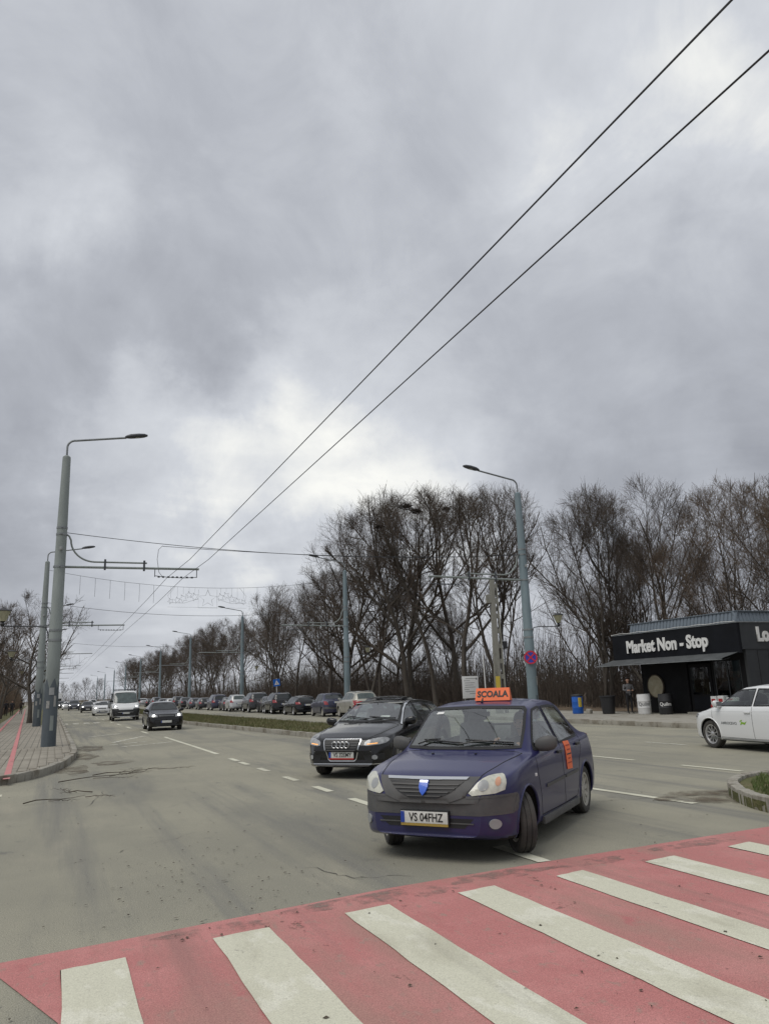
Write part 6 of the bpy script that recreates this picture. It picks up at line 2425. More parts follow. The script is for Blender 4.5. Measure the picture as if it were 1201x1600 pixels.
root = empty('no_entry_sign', (10.32, 26.5, .12), 0, 'red no entry sign on a low post behind the black estate car', 'road sign')
o = disc_mb(.31, .012).build('disc', M['sign_red'], root, 40)
yw2 = radians(-14)
face_cam(o, (0, 0, .83), yw2)
mb = MB()
mb.box((0, 0, .009), (.44, .10, .006))
face_cam(mb.build('white_bar', M['sign_white'], root), (0, 0, .83), yw2)
mb = MB()
mb.tube([(0, .045, -.1), (0, .045, 1.1)], .03, 10)
mb.build('post', M['steel'], root, 40)

root = empty('crossing_sign', (19.75, 72.9, .12), 0, 'blue square crossing sign on a thin post above parked cars', 'road sign')
mb = MB()
mb.box((0, 0, 0), (.66, .66, .012), ch=.004)
pl = mb.build('plate', M['sign_sky'], root)
frame(pl, (0, -.05, 2.5), (cos(.12), 0, sin(.12)), (-sin(.12), 0, cos(.12)))
mb = MB()
mb.prism([(-.24, -.2), (.24, -.2), (0, .24)], .007, .012)
mb.build('white_triangle', M['sign_white'], pl)
mb = MB()
mb.tube([(-.02, 0, .03), (.0, 0, .03)], .05, 6)
mb.v = []
mb.f = []
mb.m = []
mb.box((.0, -.06, .014), (.05, .16, .004), rot=(0, 0, .25))
mb.build('walking_figure', M['print_grey'], pl)
mb = MB()
mb.tube([(0, 0, -.1), (0, 0, 2.9)], .032, 8)
mb.build('post', M['sign_white'], root, 40)

root = empty('notice_board', (21.40, 38.0, .12), 0, 'white notice board on posts behind the blue car roof', 'notice board')
mb = MB()
mb.box((0, 0, 1.48), (1.02, .03, 1.20), ch=.008)
bd = mb.build('board', M['sign_white'], root, 30)
rr = random.Random(3)
for i, (w_, x_) in enumerate(((.70, .04), (.40, -.22), (.62, -.05), (.55, -.08), (.66, -.03), (.30, -.25), (.6, -.06), (.35, .1))):
    mb = MB()
    mb.box((x_, -.018, 1.95 - i * .118), (w_, .004, .022))
    mb.build('print_line', M['print_grey'], bd)
mb = MB()
mb.box((.40, -.018, 1.93), (.07, .004, .10))
mb.build('print_crest', M['print_grey'], bd)
for x_ in (-.36, .36):
    mb = MB()
    mb.tube([(x_, .045, -.1), (x_, .045, 2.0)], .025, 8)
    mb.build('post', M['steel'], root, 40)

mb = MB()
mb.tube([(0, 0, -.1), (-.03, 0, 2.0), (-.05, 0, 3.2)], [.035, .032, .028], 10)
mb.lathe([(.045, -.1), (.045, .15), (.035, .15)], 10)
tag(mb.build('white_post', M['sign_white'], None, 40, (22.5, 38.2, .12)), 'thin white post between notice board and concrete pole', 'post')

# concrete utility pole with pockets in its flank
root = empty('concrete_pole', (23.05, 37.6, .12), radians(-20), 'tall grey concrete utility pole with rectangular pockets in its side', 'utility pole')
M['pole_concrete'] = surf_mat('pole_concrete', (0.25, 0.245, 0.215), [((0.17, 0.165, 0.14), 1.5, .45, .65, (1, 1, .3), 51), ((0.10, 0.10, 0.085), 5, .6, .75, Y1, 52)], speck=.1, bscale=60)
Hc = 7.6
mb = MB()
mb.add([(-.20, -.16, -.2), (.05, -.16, -.2), (.05, .16, -.2), (-.20, .16, -.2), (-.12, -.10, Hc), (.04, -.10, Hc), (.04, .10, Hc), (-.12, .10, Hc)],
       [(0, 3, 2, 1), (4, 5, 6, 7), (0, 1, 5, 4), (1, 2, 6, 5), (2, 3, 7, 6), (3, 0, 4, 7)])
mb.build('column', M['pole_concrete'], root)
mb = MB()
mb.add([(.17, -.15, -.2), (.24, -.15, -.2), (.24, .15, -.2), (.17, .15, -.2), (.10, -.09, Hc - .3), (.15, -.09, Hc - .3), (.15, .09, Hc - .3), (.10, .09, Hc - .3)],
       [(0, 3, 2, 1), (4, 5, 6, 7), (0, 1, 5, 4), (1, 2, 6, 5), (2, 3, 7, 6), (3, 0, 4, 7)])
mb.build('flange', M['pole_concrete'], root)
for i in range(9):
    z_ = .3 + i * .85
    xr_ = .19 - .07 * z_ / Hc
    mb = MB()
    mb.box(((xr_ + .04) / 2, 0, z_), (xr_ - .035, .24 - .07 * z_ / Hc, .26), ch=.015)
    mb.build('rung', M['pole_concrete'], root)
mb = MB()
mb.box((-.085, -.165, 1.4), (.17, .012, 1.25))
mb.build('yellow_notice', M['yellow'], root)
mb = MB()
mb.box((-.21, 0, 6.4), (.20, .22, .5), ch=.02)
mb.build('junction_box', M['pole_concrete'], root)
mb = MB()
mb.box((.32, 0, 3.75), (.16, .20, .42), ch=.03)
mb.build('cable_box', M['black_plastic'], root)
mb = MB()
mb.tube([(.255, -.05, .0), (.26, -.05, 3.6), (.22, -.05, 7.2)], .018, 6)
mb.build('cable', M['wire'], root, 60)
root.scale = (1.45, 1.3, 1.0)

# small signs beside the second left pole
root = empty('small_signpost', (-.33, 52.2, .12), 0, 'thin post with a black and a white plate beside left poles', 'road sign')
mb = MB()
mb.tube([(0, 0, -.1), (0, 0, 2.75)], .03, 8)
mb.build('post', M['steel'], root, 40)
for z_, hh, mm, w_ in ((2.45, .50, 'plate_blk', .42), (1.75, .62, 'sign_white', .40), (1.05, .3, 'sign_white', .3)):
    mb = MB()
    mb.box((.05, -.045, z_), (w_, .015, hh), ch=.004)
    pl = mb.build('plate', M['black_plastic'] if mm == 'plate_blk' else M[mm], root)
    mb = MB()
    mb.box((.05, -.056, z_), (w_ * .5, .004, hh * .5))
    mb.build('plate_mark', M['sign_white'] if mm == 'plate_blk' else M['print_grey'], pl)
mb = MB()
mb.tube([(0, 0, -.1), (.0, 0, 2.3)], .07, 10)
mb.lathe([(0, 2.42), (.07, 2.38), (.08, 2.3), (0, 2.3)], 10)
tag(mb.build('pale_post', M['concrete'], None, 40, (-5.35, 88, .13)), 'short pale post beside the far cycle path', 'post')

# ================================================================== PEOPLE
M['skin'] = mat('skin', (0.42, 0.25, 0.18), 0.6)
M['hair_dark'] = mat('dark_hair', (0.018, 0.014, 0.012), 0.7)
M['jacket_grey'] = mat('grey_jacket', (0.11, 0.11, 0.115), 0.9, var=.3, scale=12)
M['jacket_dark'] = mat('dark_jacket', (0.022, 0.022, 0.027), 0.9, var=.3, scale=9)
M['jacket_brown'] = mat('brown_jacket', (0.055, 0.042, 0.035), 0.9, var=.3, scale=9)
M['trousers'] = mat('black_trousers', (0.014, 0.014, 0.016), 0.9)
M['shoe'] = mat('shoe', (0.02, 0.018, 0.016), 0.6)


def person_mesh(J, E, mats, name='body', sub=1):
    """J: joint -> (pos, radius); E: list of (joint, joint, material key); one continuous skinned surface"""
    names = list(J)
    bm_ = bmesh.new()
    sk = bm_.verts.layers.skin.verify()
    bv = {}
    for n_ in names:
        p, r = J[n_]
        v = bm_.verts.new(p)
        v[sk].radius = (r, r) if isinstance(r, (int, float)) else r
        bv[n_] = v
    bv[names[0]][sk].use_root = True
    for a, b, k in E:
        bm_.edges.new((bv[a], bv[b]))
    me = bpy.data.meshes.new(name)
    bm_.to_mesh(me)
    bm_.free()
    o = bpy.data.objects.new(name, me)
    col.objects.link(o)
    md = o.modifiers.new('skin', 'SKIN')
    md.use_smooth_shade = True
    md.branch_smoothing = .4
    ms = o.modifiers.new('sub', 'SUBSURF')
    ms.levels = sub
    ms.render_levels = sub
    dg = bpy.context.evaluated_depsgraph_get()
    out = bpy.data.meshes.new_from_object(o.evaluated_get(dg))
    bpy.data.objects.remove(o)
    keys = []
    for _, _, k in E:
        if k not in keys:
            keys.append(k)
    out.materials.clear()
    for k in keys:
        out.materials.append(M[k])
    segs = [(Vector(J[a][0]), Vector(J[b][0]), keys.index(k), (J[a][1] if isinstance(J[a][1], float) else J[a][1][0]), (J[b][1] if isinstance(J[b][1], float) else J[b][1][0])) for a, b, k in E]
    for p in out.polygons:
        c = Vector(p.center)
        best, bi = 1e9, 0
        for a, b, k, ra, rb in segs:
            d = b - a
            t = max(0, min(1, (c - a).dot(d) / max(1e-9, d.length_squared)))
            l = (c - (a + d * t)).length - (ra + (rb - ra) * t)
            if l < best:
                best, bi = l, k
        p.material_index = bi
        p.use_smooth = True
    return out


def hand(J, E, side, wrist, dirv, palm_n, mat_='skin'):
    """palm and five unequal, slightly bent fingers growing from the wrist joint"""
    w = Vector(J[wrist][0])
    d = Vector(dirv).normalized()
    n_ = Vector(palm_n).normalized()
    s_ = d.cross(n_).normalized()
    pm_ = w + d * .055
    J[wrist + '_palm'] = (tuple(pm_), .028)
    E.append((wrist, wrist + '_palm', mat_))
    for i, (o_, L) in enumerate(((-.030, .065), (-.010, .078), (.010, .072), (.028, .056))):
        a = pm_ + d * .035 + s_ * o_
        b = a + d * L * .55 + n_ * .012
        c = b + d * L * .35 + n_ * .028
        for q, (pt, r) in enumerate(((a, .010), (b, .009), (c, .007))):
            J['%s_f%d%d' % (wrist, i, q)] = (tuple(pt), r)
        E.append((wrist + '_palm', '%s_f%d0' % (wrist, i), mat_))
        E.append(('%s_f%d0' % (wrist, i), '%s_f%d1' % (wrist, i), mat_))
        E.append(('%s_f%d1' % (wrist, i), '%s_f%d2' % (wrist, i), mat_))
    t0 = w + d * .03 + s_ * -.034 + n_ * .012
    t1 = t0 + d * .035 + s_ * -.018 + n_ * .014
    J[wrist + '_t0'] = (tuple(t0), .011)
    J[wrist + '_t1'] = (tuple(t1), .008)
    E += [(wrist, wrist + '_t0', mat_), (wrist + '_t0', wrist + '_t1', mat_)]


def head_parts(root, hc, fwd, hair_m, long_hair=False):
    """face features and hair round the head centre hc; fwd is the way the face looks"""
    f = Vector(fwd).normalized()
    u = Vector((0, 0, 1))
    s_ = u.cross(f).normalized()
    hc = Vector(hc)
    mb = MB()
    for sg in (1, -1):
        mb.lathe([(0, .013), (.009, .008), (.012, 0), (.008, -.006)], 8, tuple(hc + f * .088 + s_ * sg * .033 + u * .012), 'z')
    mb.build('eyes', M['hair_dark'], root, 60)
    mb = MB()
    a = hc + f * .092
    mb.add([a + u * .02, a - u * .032 + s_ * .015, a - u * .032 - s_ * .015, a + f * .026 - u * .026], [(0, 1, 3), (0, 3, 2), (1, 2, 3), (0, 2, 1)])
    mb.build('nose', M['skin'], root, 80)
    mb = MB()
    a = hc + f * .088 - u * .060
    mb.tube([a - s_ * .024 - f * .006, a, a + s_ * .024 - f * .006], [.004, .007, .004], 6)
    mb.build('mouth', M['sign_red'] if False else M['jacket_brown'], root, 60)
    for sg in (1, -1):
        mb = MB()
        mb.tube([hc + s_ * sg * .086 + u * .03, hc + s_ * sg * .097 + u * .005 - f * .01, hc + s_ * sg * .084 - u * .03], [.010, .016, .008], 6)
        mb.build('ear', M['skin'], root, 60)
    # hair cap
    mb = MB()
    V_, F_ = [], []
    na, nb = 10, 16
    for i in range(na + 1):
        th = pi * .62 * i / na
        for j in range(nb):
            ph = 2 * pi * j / nb
            fr = cos(ph)
            drop = th if fr < .35 else min(th, pi * .30)
            r_ = .108 + (.012 if fr < 0 else 0) + .004 * sin(j * 3 + i)
            zz = cos(drop) * (r_ + .022)
            if long_hair and fr < .2 and i == na:
                zz -= .09
            V_.append(tuple(hc + f * (fr * sin(drop) * r_ - .010) + s_ * (sin(ph) * sin(drop) * r_ * .92) + u * (zz + .012)))
    for i in range(na):
        for j in range(nb):
            F_.append((i * nb + j, i * nb + (j + 1) % nb, (i + 1) * nb + (j + 1) % nb, (i + 1) * nb + j))
    mb.add(V_, F_)
    mb.build('hair', hair_m, root, 60)


def standing(name, loc, rz, label, top, legs='trousers', h=1.72, walk=0.0, pose='down', group=None, long_hair=False):
    root = empty(name, loc, rz, label, 'person', group)
    k = h / 1.72
    root.scale = (k, k, k)
    J = {'pelvis': ((0, 0, .95), .125), 'waist': ((.0, 0, 1.10), .120), 'chest': ((.01, 0, 1.30), .140), 'neckb': ((.0, 0, 1.44), .070), 'neck': ((.01, 0, 1.49), .052),
         'headb': ((.025, 0, 1.56), .078), 'headm': ((.025, 0, 1.625), .090), 'headt': ((.015, 0, 1.675), .070)}
    E = [('pelvis', 'waist', top), ('waist', 'chest', top), ('chest', 'neckb', top), ('neckb', 'neck', 'skin'), ('neck', 'headb', 'skin'), ('headb', 'headm', 'skin'), ('headm', 'headt', 'skin')]
    for s_, sg in (('l', 1), ('r', -1)):
        st = walk * sg
        J.update({s_ + 'hip': ((0, sg * .095, .88), .092), s_ + 'knee': ((st * .20 + .02, sg * .10, .50), .062), s_ + 'ank': ((st * .34 - .02, sg * .10, .09), .045), s_ + 'toe': ((st * .34 + .16, sg * .115, .035), .034)})
        E += [('pelvis', s_ + 'hip', legs), (s_ + 'hip', s_ + 'knee', legs), (s_ + 'knee', s_ + 'ank', legs), (s_ + 'ank', s_ + 'toe', 'shoe')]
        J[s_ + 'sho'] = ((0, sg * .185, 1.385), .068)
        if pose == 'down':
            J[s_ + 'elb'] = ((-.03 - st * .12, sg * .235, 1.12), .050)
            J[s_ + 'wri'] = ((.03 - st * .25, sg * .24, .885), .034)
            dv, pn = (.1, 0, -1), (0, -sg, 0)
        else:
            J[s_ + 'elb'] = ((.03, sg * .26, 1.13), .050)
            J[s_ + 'wri'] = ((.26, sg * .13, 1.12), .034)
            dv, pn = (.9, -sg * .5, .1), (0, 0, -1)
        E += [('chest', s_ + 'sho', top), (s_ + 'sho', s_ + 'elb', top), (s_ + 'elb', s_ + 'wri', top)]
        hand(J, E, sg, s_ + 'wri', dv, pn)
    mk('body', person_mesh(J, E, None), root)
    head_parts(root, (.025, 0, 1.615), (1, 0, 0), M['hair_dark'], long_hair)
    return root


standing('person', (25.25, 29.6, .12), radians(250), 'person in grey jacket and black trousers beside the white drum', 'jacket_grey', h=1.66, pose='hold', long_hair=True)
GP = 'walkers far along the cycle path'
standing('person', (-4.95, 101, .13), radians(92), 'leftmost dark-clothed walker far along the cycle path', 'jacket_dark', walk=.6, group=GP)
standing('person', (-4.25, 99, .13), radians(268), 'middle dark-clothed walker far along the cycle path', 'jacket_dark', walk=.7, group=GP)
standing('person', (-3.6, 108, .13), radians(90), 'rightmost walker far along the cycle path, near the poles', 'jacket_brown', walk=.5, group=GP)

# ================================================================== THE CARS IN PLACE
P_BLUE = paint_mat('violet_blue_paint', (0.014, 0.015, 0.078), metal=.0, rough=.28, dust=.07, coat=.35)
P_BLACK = paint_mat('black_paint', (0.004, 0.004, 0.005), metal=.0, rough=.14, dust=.015, coat=.4)
P_DARK = paint_mat('charcoal_paint', (0.014, 0.015, 0.017), metal=.2, dust=.08)
P_NAVY = paint_mat('navy_paint', (0.012, 0.014, 0.045), metal=.2, dust=.10)
P_WHITE = paint_mat('white_paint_car', (0.66, 0.665, 0.66), metal=0, rough=.35, dust=.07, coat=.6)
P_BEIGE = paint_mat('pale_grey_paint', (0.34, 0.33, 0.285), metal=.2, dust=.3)
P_SILVER = paint_mat('silver_paint', (0.45, 0.46, 0.46), metal=.4, dust=.15)
P_GREYBLUE = paint_mat('grey_blue_paint', (0.045, 0.05, 0.065), metal=.3, dust=.15)


def interior(root, sh, sp, seat_x=-.25, floor=.30, wheel_side=1, belt=.95, wheel_turn=0.0):
    """cabin seen through the glass: dashboard, seats, steering wheel, floor"""
    W_ = sp['W'] - .16
    mb = MB()
    mb.box((0, 0, floor), (2.6, W_ * 2, .04))
    mb.build('cabin_floor', M['dash'], root)
    mb = MB()
    V_, F_ = [], []
    pr = [(1.02, belt - .02), (.80, belt + .035), (.62, belt + .02), (.55, belt - .08), (.60, belt - .30), (1.05, belt - .32)]
    for sg in (-1, 1):
        V_ += [(x, sg * (W_ + .02), z) for x, z in pr]
    n_ = len(pr)
    F_ = [(i, (i + 1) % n_, n_ + (i + 1) % n_, n_ + i) for i in range(n_)] + [tuple(range(n_)), tuple(range(2 * n_ - 1, n_ - 1, -1))]
    mb.add(V_, F_)
    mb.build('dashboard', M['dash'], root, 40)
    for sg in (1, -1):
        mb = MB()
        mb.box((seat_x + .15, sg * .36, floor + .22), (.50, .48, .18), ch=.06)
        st = mb.build('front_seat', M['seat'], root, 50)
        mb = MB()
        mb.box((seat_x - .20, sg * .36, floor + .60), (.14, .48, .68), rot=(0, -.22, 0), ch=.06)
        mb.build('seat_back', M['seat'], st, 50)
        mb = MB()
        mb.box((seat_x - .30, sg * .36, floor + 1.05), (.09, .26, .19), rot=(0, -.15, 0), ch=.04)
        mb.build('headrest', M['seat'], st, 50)
    mb = MB()
    mb.box((seat_x - .85, 0, floor + .22), (.5, W_ * 1.8, .2), ch=.06)
    st = mb.build('rear_bench', M['seat'], root, 50)
    mb = MB()
    mb.box((seat_x - 1.12, 0, floor + .55), (.14, W_ * 1.8, .60), rot=(0, -.3, 0), ch=.06)
    mb.build('seat_back', M['seat'], st, 50)
    # steering wheel
    c = Vector((.40, wheel_side * .36, belt - .02))
    ax = Vector((-.80, 0, .6)).normalized()
    u = Vector((0, 1, 0))
    v = ax.cross(u).normalized()
    mb = MB()
    mb.tube([c + u * .185 * cos(a) + v * .185 * sin(a) for a in np.linspace(0, 2 * pi, 29)], .016, 8)
    for a in (0, 2.2, 4.1):
        mb.tube([c + u * .18 * cos(a + .5) + v * .18 * sin(a + .5), c], .014, 6)
    mb.tube([c, c - ax * .35], .03, 8)
    mb.build('steering_wheel', M['plastic_black'], root, 60)
    # roof lining just under the roof
    zr = max(z for x, z in sp['top']) - .075
    mb = MB()
    mb.box((-.35, 0, zr), (1.25, (sp['W'] - .36) * 2, .02), ch=.008)
    mb.build('headliner', M['liner'], root)
    # rear-view mirror
    mb = MB()
    mb.box((.26, 0, zr - .10), (.03, .22, .06), ch=.012)
    mb.tube([(.28, 0, zr - .07), (.33, 0, zr)], .01, 6)
    mb.build('inside_mirror', M['plastic_black'], root, 40)


def wipers(root, sh, z0, span=.60, flip=1):
    for y0, y1, y2, dz1, dz2 in ((-.02, .33, .55, .028, .012), (-.56, -.28, -.04, .050, .020)):
        pts = []
        for y_, dz in ((y0, .0), ((y0 + y1) / 2, dz1), (y1, dz1 * 1.1)):
            p, n_ = sh.hit('F', y_, z0 + dz, .030)
            pts.append(p)
        mb = MB()
        mb.tube(pts, .009, 6)
        o = mb.build('wiper_arm', M['plastic_black'], root, 60)
        pts = []
        for t in np.linspace(0, 1, 7):
            y_ = y0 + .06 + (y2 - y0) * t
            p, n_ = sh.hit('F', y_, z0 + .055 - .035 * t if flip else z0 + .03, .020)
            pts.append(p)
        mb = MB()
        mb.tube(pts, .010, 6)
        mb.build('wiper_blade', M['plastic_black'], o, 60)


# ---- the violet-blue saloon of the driving school
HB = 230.5
blue, shb = build_car('saloon_car', 'saloon', P_BLUE, 'dusty violet-blue saloon with orange roof board, turning before the crossing', (4.97, 8.41), HB, cat='car', hero=True, res=.022,
                      plate_front='VS 04FHZ', plate_under='plate_yellow', steer=radians(36), wheel_style='cover', scale=.965)
spb = CARS['saloon']
interior(blue, shb, spb, belt=.93)
wipers(blue, shb, 1.035)
# badge: shield with white crown band
o = shb.panel([(-.048, .765), (.048, .765), (.048, .71), (.032, .665), (0, .637), (-.032, .665), (-.048, .71)], 'F', .036, .03, .02).build('shield_badge', M['badge_blue'], blue, 40)
shb.panel([(-.043, .76), (.043, .76), (.043, .746), (-.043, .746)], 'F', .039, .03, .004).build('badge_band', M['chrome'], o)
for sg in (1, -1):
    p, n_ = shb.hit('F', sg * .745, .79, .022)
    if sg > 0:
        shb.panel([(sg * (.732 + .022 * cos(a)), .762 + .036 * sin(a)) for a in np.linspace(0, 2 * pi, 13)[:-1]], 'F', .0145, .03, .004).build('indicator_lens', M['amber'], blue, 40)
    shb.panel([(sg * (.61 + .05 * cos(a)), .73 + .048 * sin(a)) for a in np.linspace(0, 2 * pi, 17)[:-1]], 'F', .0142, .03, .004).build('reflector', M['lamp_lens'], blue, 40)
    for y_ in (.26,):
        p, n_ = shb.hit('T', 1.22, sg * y_)
        mb = MB()
        mb.box((p.x, p.y, p.z + .006), (.03, .025, .014), ch=.004)
        mb.build('washer_jet', M['plastic_black'], blue)
    pi_, _ = shb.hit('L' if sg > 0 else 'R', 1.0, .74)
    mb = MB()
    mb.box((pi_.x, pi_.y, pi_.z), (.05, .024, .034), ch=.010)
    mb.build('side_repeater', M['letter_white'], blue, 40)
p, _ = shb.hit('T', .20, 0)
mb = MB()
mb.tube([(p.x + .02, 0, p.z), (p.x - .02, 0, p.z + .05)], [.016, .008], 8)
mb.build('aerial_base', M['plastic_black'], blue, 40)
for sg in (1, -1):
    mb = MB()
    mb.box((0, sg * .865 - sg * .012, .235), (1.62, .05, .085), ch=.015)
    mb.build('sill', M['plastic_grey'], blue, 40)
shb.panel([(-.52, .385), (.52, .385), (.52, .374), (-.52, .374)], 'F', .012, .06, .012).build('intake_bar', M['plastic_grey'], blue)
shb.panel([(-.50, 1.375), (-.40, 1.38), (-.40, 1.405), (-.49, 1.40)], 'F', .007, .05, .002).build('screen_sticker', M['white_sticker'], blue)
# bumper seams
for sg, vw in ((1, 'L'), (-1, 'R')):
    shb.strip([(1.655, .60), (1.66, .632), (1.85, .632), (1.98, .628)], vw, .022, .004).build('bumper_seam', M['plastic_grey'], blue, 40)
    shb.strip([(1.74, .466), (1.86, .466), (1.98, .466)], vw, .022, .004).build('bumper_seam', M['plastic_grey'], blue, 40)
    shb.strip([(1.655, .61), (1.70, .54), (1.735, .466)], vw, .026, .004).build('bumper_seam', M['plastic_grey'], blue, 40)
    shb.strip([(sg * .45, .628), (sg * .62, .630), (sg * .78, .632)], 'F', .022, .004).build('bumper_seam', M['plastic_grey'], blue, 40)
shb.strip([(-.80, .466), (-.5, .466), (.5, .466), (.80, .466)], 'F', .022, .004).build('bumper_seam', M['plastic_grey'], blue, 40)
# orange notice taped to the rear door
st = shb.panel([(-.33, .66), (-.335, .99), (-.58, .985), (-.575, .65)], 'L', .010, .05, .006).build('orange_notice', M['orange'], blue)
tag(st, 'bright orange notice taped to the rear door')
M['ink_red'] = mat('notice_ink', (0.40, 0.05, 0.02), 0.6)
for i, (a, b) in enumerate(((.36, .55), (.38, .53), (.36, .56), (.40, .52), (.36, .55))):
    z_ = .93 - i * .052
    shb.panel([(-a, z_), (-a, z_ + .016), (-b, z_ + .016), (-b, z_)], 'L', .0125, .06, .001).build('print_line', M['ink_red'] if i != 2 else M['plate_ink'], st)

# roof board
p, _ = shb.hit('T', .02, .0)
rb = empty('roof_board', (0, 0, 0), 0, 'orange roof board lettered SCOALA on the violet-blue saloon', 'sign board')
Mw = blue.matrix_basis @ Matrix.Translation((.03, .09, p.z - .004)) @ Matrix.Rotation(radians(8), 4, 'Z')
rb.matrix_world = Matrix.LocRotScale(Vector(Mw.to_translation()), Mw.to_quaternion(), None)
mb = MB()
V_ = [(.08, -.215, 0), (.08, .215, 0), (-.08, .215, 0), (-.08, -.215, 0), (.02, -.205, .15), (.02, .205, .15), (-.02, .205, .15), (-.02, -.205, .15)]
mb.add(V_, [(0, 3, 2, 1), (4, 5, 6, 7), (0, 1, 5, 4), (1, 2, 6, 5), (2, 3, 7, 6), (3, 0, 4, 7)])
mb.build('board', M['orange'], rb)
o = mk('lettering', text_mesh('SCOALA', .108, .001, .0045, m=M['plate_ink'], xs=.92), rb)
frame(o, (.0525, 0, .075), (0, 1, 0), (-.06, 0, .15))
mb = MB()
mb.box((0, 0, -.006), (.14, .38, .012))
mb.build('magnet_base', M['plastic_black'], rb)

# driver
dv = empty('person', (0, 0, 0), 0, 'driver in dark jacket at the wheel of the violet-blue saloon', 'person')
dv.matrix_world = blue.matrix_basis @ Matrix.Translation((-.14, .36, .0))
J = {'pelvis': ((-.02, 0, .58), .13), 'waist': ((-.06, 0, .74), .125), 'chest': ((-.09, 0, .92), .145), 'neckb': ((-.08, 0, 1.06), .065), 'neck': ((-.06, 0, 1.11), .050),
     'headb': ((-.035, 0, 1.17), .076), 'headm': ((-.035, 0, 1.235), .088), 'headt': ((-.045, 0, 1.285), .068)}
E = [('pelvis', 'waist', 'jacket_dark'), ('waist', 'chest', 'jacket_dark'), ('chest', 'neckb', 'jacket_dark'), ('neckb', 'neck', 'skin'), ('neck', 'headb', 'skin'), ('headb', 'headm', 'skin'), ('headm', 'headt', 'skin')]
for s_, sg in (('l', 1), ('r', -1)):
    J.update({s_ + 'hip': ((.05, sg * .10, .56), .095), s_ + 'knee': ((.47, sg * .13, .66), .065), s_ + 'ank': ((.74, sg * .12, .38), .045), s_ + 'toe': ((.88, sg * .12, .37), .034),
              s_ + 'sho': ((-.09, sg * .18, 1.00), .066), s_ + 'elb': ((.12, sg * .25, .86), .048), s_ + 'wri': ((.40, sg * .19, .97 if sg > 0 else 1.03), .033)})
    E += [('pelvis', s_ + 'hip', 'trousers'), (s_ + 'hip', s_ + 'knee', 'trousers'), (s_ + 'knee', s_ + 'ank', 'trousers'), (s_ + 'ank', s_ + 'toe', 'shoe'),
          ('chest', s_ + 'sho', 'jacket_dark'), (s_ + 'sho', s_ + 'elb', 'jacket_dark'), (s_ + 'elb', s_ + 'wri', 'jacket_dark')]
    hand(J, E, sg, s_ + 'wri', (.75, -sg * .3, .35), (.2, -sg * .6, -.7))
mk('body', person_mesh(J, E, None), dv)
head_parts(dv, (-.035, 0, 1.225), (1, -.12, 0), M['hair_dark'])

# ---- the black estate
HA = 225.0
est, she = build_car('estate_car', 'estate', P_BLACK, 'glossy black estate car with chrome framed grille behind the violet-blue saloon', (6.74, 15.92), HA, hero=True, res=.024,
                     plate_front='VS 32EMY', plate_under='plate_red', steer=radians(6), k=30)
interior(est, she, CARS['estate'], belt=.92, seat_x=-.22)
wipers(est, she, 1.03)
# four interlocked rings
rg = empty('x', (0, 0, 0))
bpy.data.objects.remove(rg)
for i in range(4):
    yc = -.128 + i * .085
    p, _ = she.hit('F', yc, .635)
    px_ = max(she.hit('F', y_, .635)[0].x for y_ in (-.15, 0, .15)) + .042
    mb = MB()
    mb.tube([(px_ + .003 * (i % 2), yc + .056 * cos(a), .635 + .056 * sin(a)) for a in np.linspace(0, 2 * pi, 25)], .0085, 6)
    mb.build('ring_badge', M['chrome'], est, 60)
for sg in (1, -1):
    she.panel([(sg * .52, .625), (sg * .70, .642), (sg * .70, .658), (sg * .52, .642)], 'F', .014, .04, .005).build('indicator_strip', M['bulb_amber'], est)
    she.panel([(sg * (.70 + .035 * cos(a)), .69 + .032 * sin(a)) for a in np.linspace(0, 2 * pi, 13)[:-1]], 'F', .0135, .03, .004).build('projector_lens', M['lamp_lens'], est)
she.panel([(.25, 1.10), (.45, 1.10), (.44, 1.13), (.25, 1.13)], 'F', -.02, .06, .002).build('screen_sticker', M['white_sticker'], est)
mb = MB()
mb.box((-.55, 0, 1.462), (.50, .78, .014), ch=.004)
mb.build('sunroof', M['glass_dark'], est)

# ---- car queueing behind the estate
q1, _ = build_car('estate_car', 'estate', P_DARK, 'dark car with roof rails mostly hidden behind the black estate', (9.75, 22.9), 216, res=.05, lit=False, glass=M['glass_mid'])

# ---- white hatchback passing on the right
P_SK = paint_mat('white_paint_hatch', (0.70, 0.71, 0.71), metal=0, rough=.3, dust=.05, coat=.8)
sk, shs = build_car('hatchback_car', 'hatch_new', P_SK, 'white hatchback with green leaf emblem cut by the right edge', (15.37, 13.0), 8.0, hero=True, res=.026, wheel_style='ten', plate_front='', plate_rear='')
interior(sk, shs, CARS['hatch_new'], belt=.94, seat_x=-.2)
M['leaf_green'] = mat('emblem_green', (0.22, 0.42, 0.03), 0.5)
M['emblem_grey'] = mat('emblem_grey', (0.16, 0.17, 0.17), 0.5)
me = text_mesh('AMROCEVO', .085, .0008, .001, m=M['emblem_grey'], xs=1.15)
for v in me.vertices:
    h_, n_ = shs.hit('L', .62 - v.co.x, .60 + v.co.y, .004 + v.co.z)
    v.co = h_
mk('side_lettering', me, sk)
for poly in ([(.25, .57), (.20, .65), (.10, .63), (.02, .66), (.10, .58), (.17, .60)], [(.26, .64), (.20, .655), (.16, .69), (.235, .675)]):
    shs.panel(poly, 'L', .004, .05, .001).build('side_emblem', M['leaf_green'], sk)
for sg in (1,):
    shs.strip([(1.35, .245), (.9, .235), (-.8, .235)], 'L', .05, .006).build('sill_strip', M['steel'], sk)
    shs.strip([(1.95, .80), (1.3, .86), (.3, .875), (-1.5, .90)], 'L', .012, .004).build('shoulder_crease', P_SK, sk)

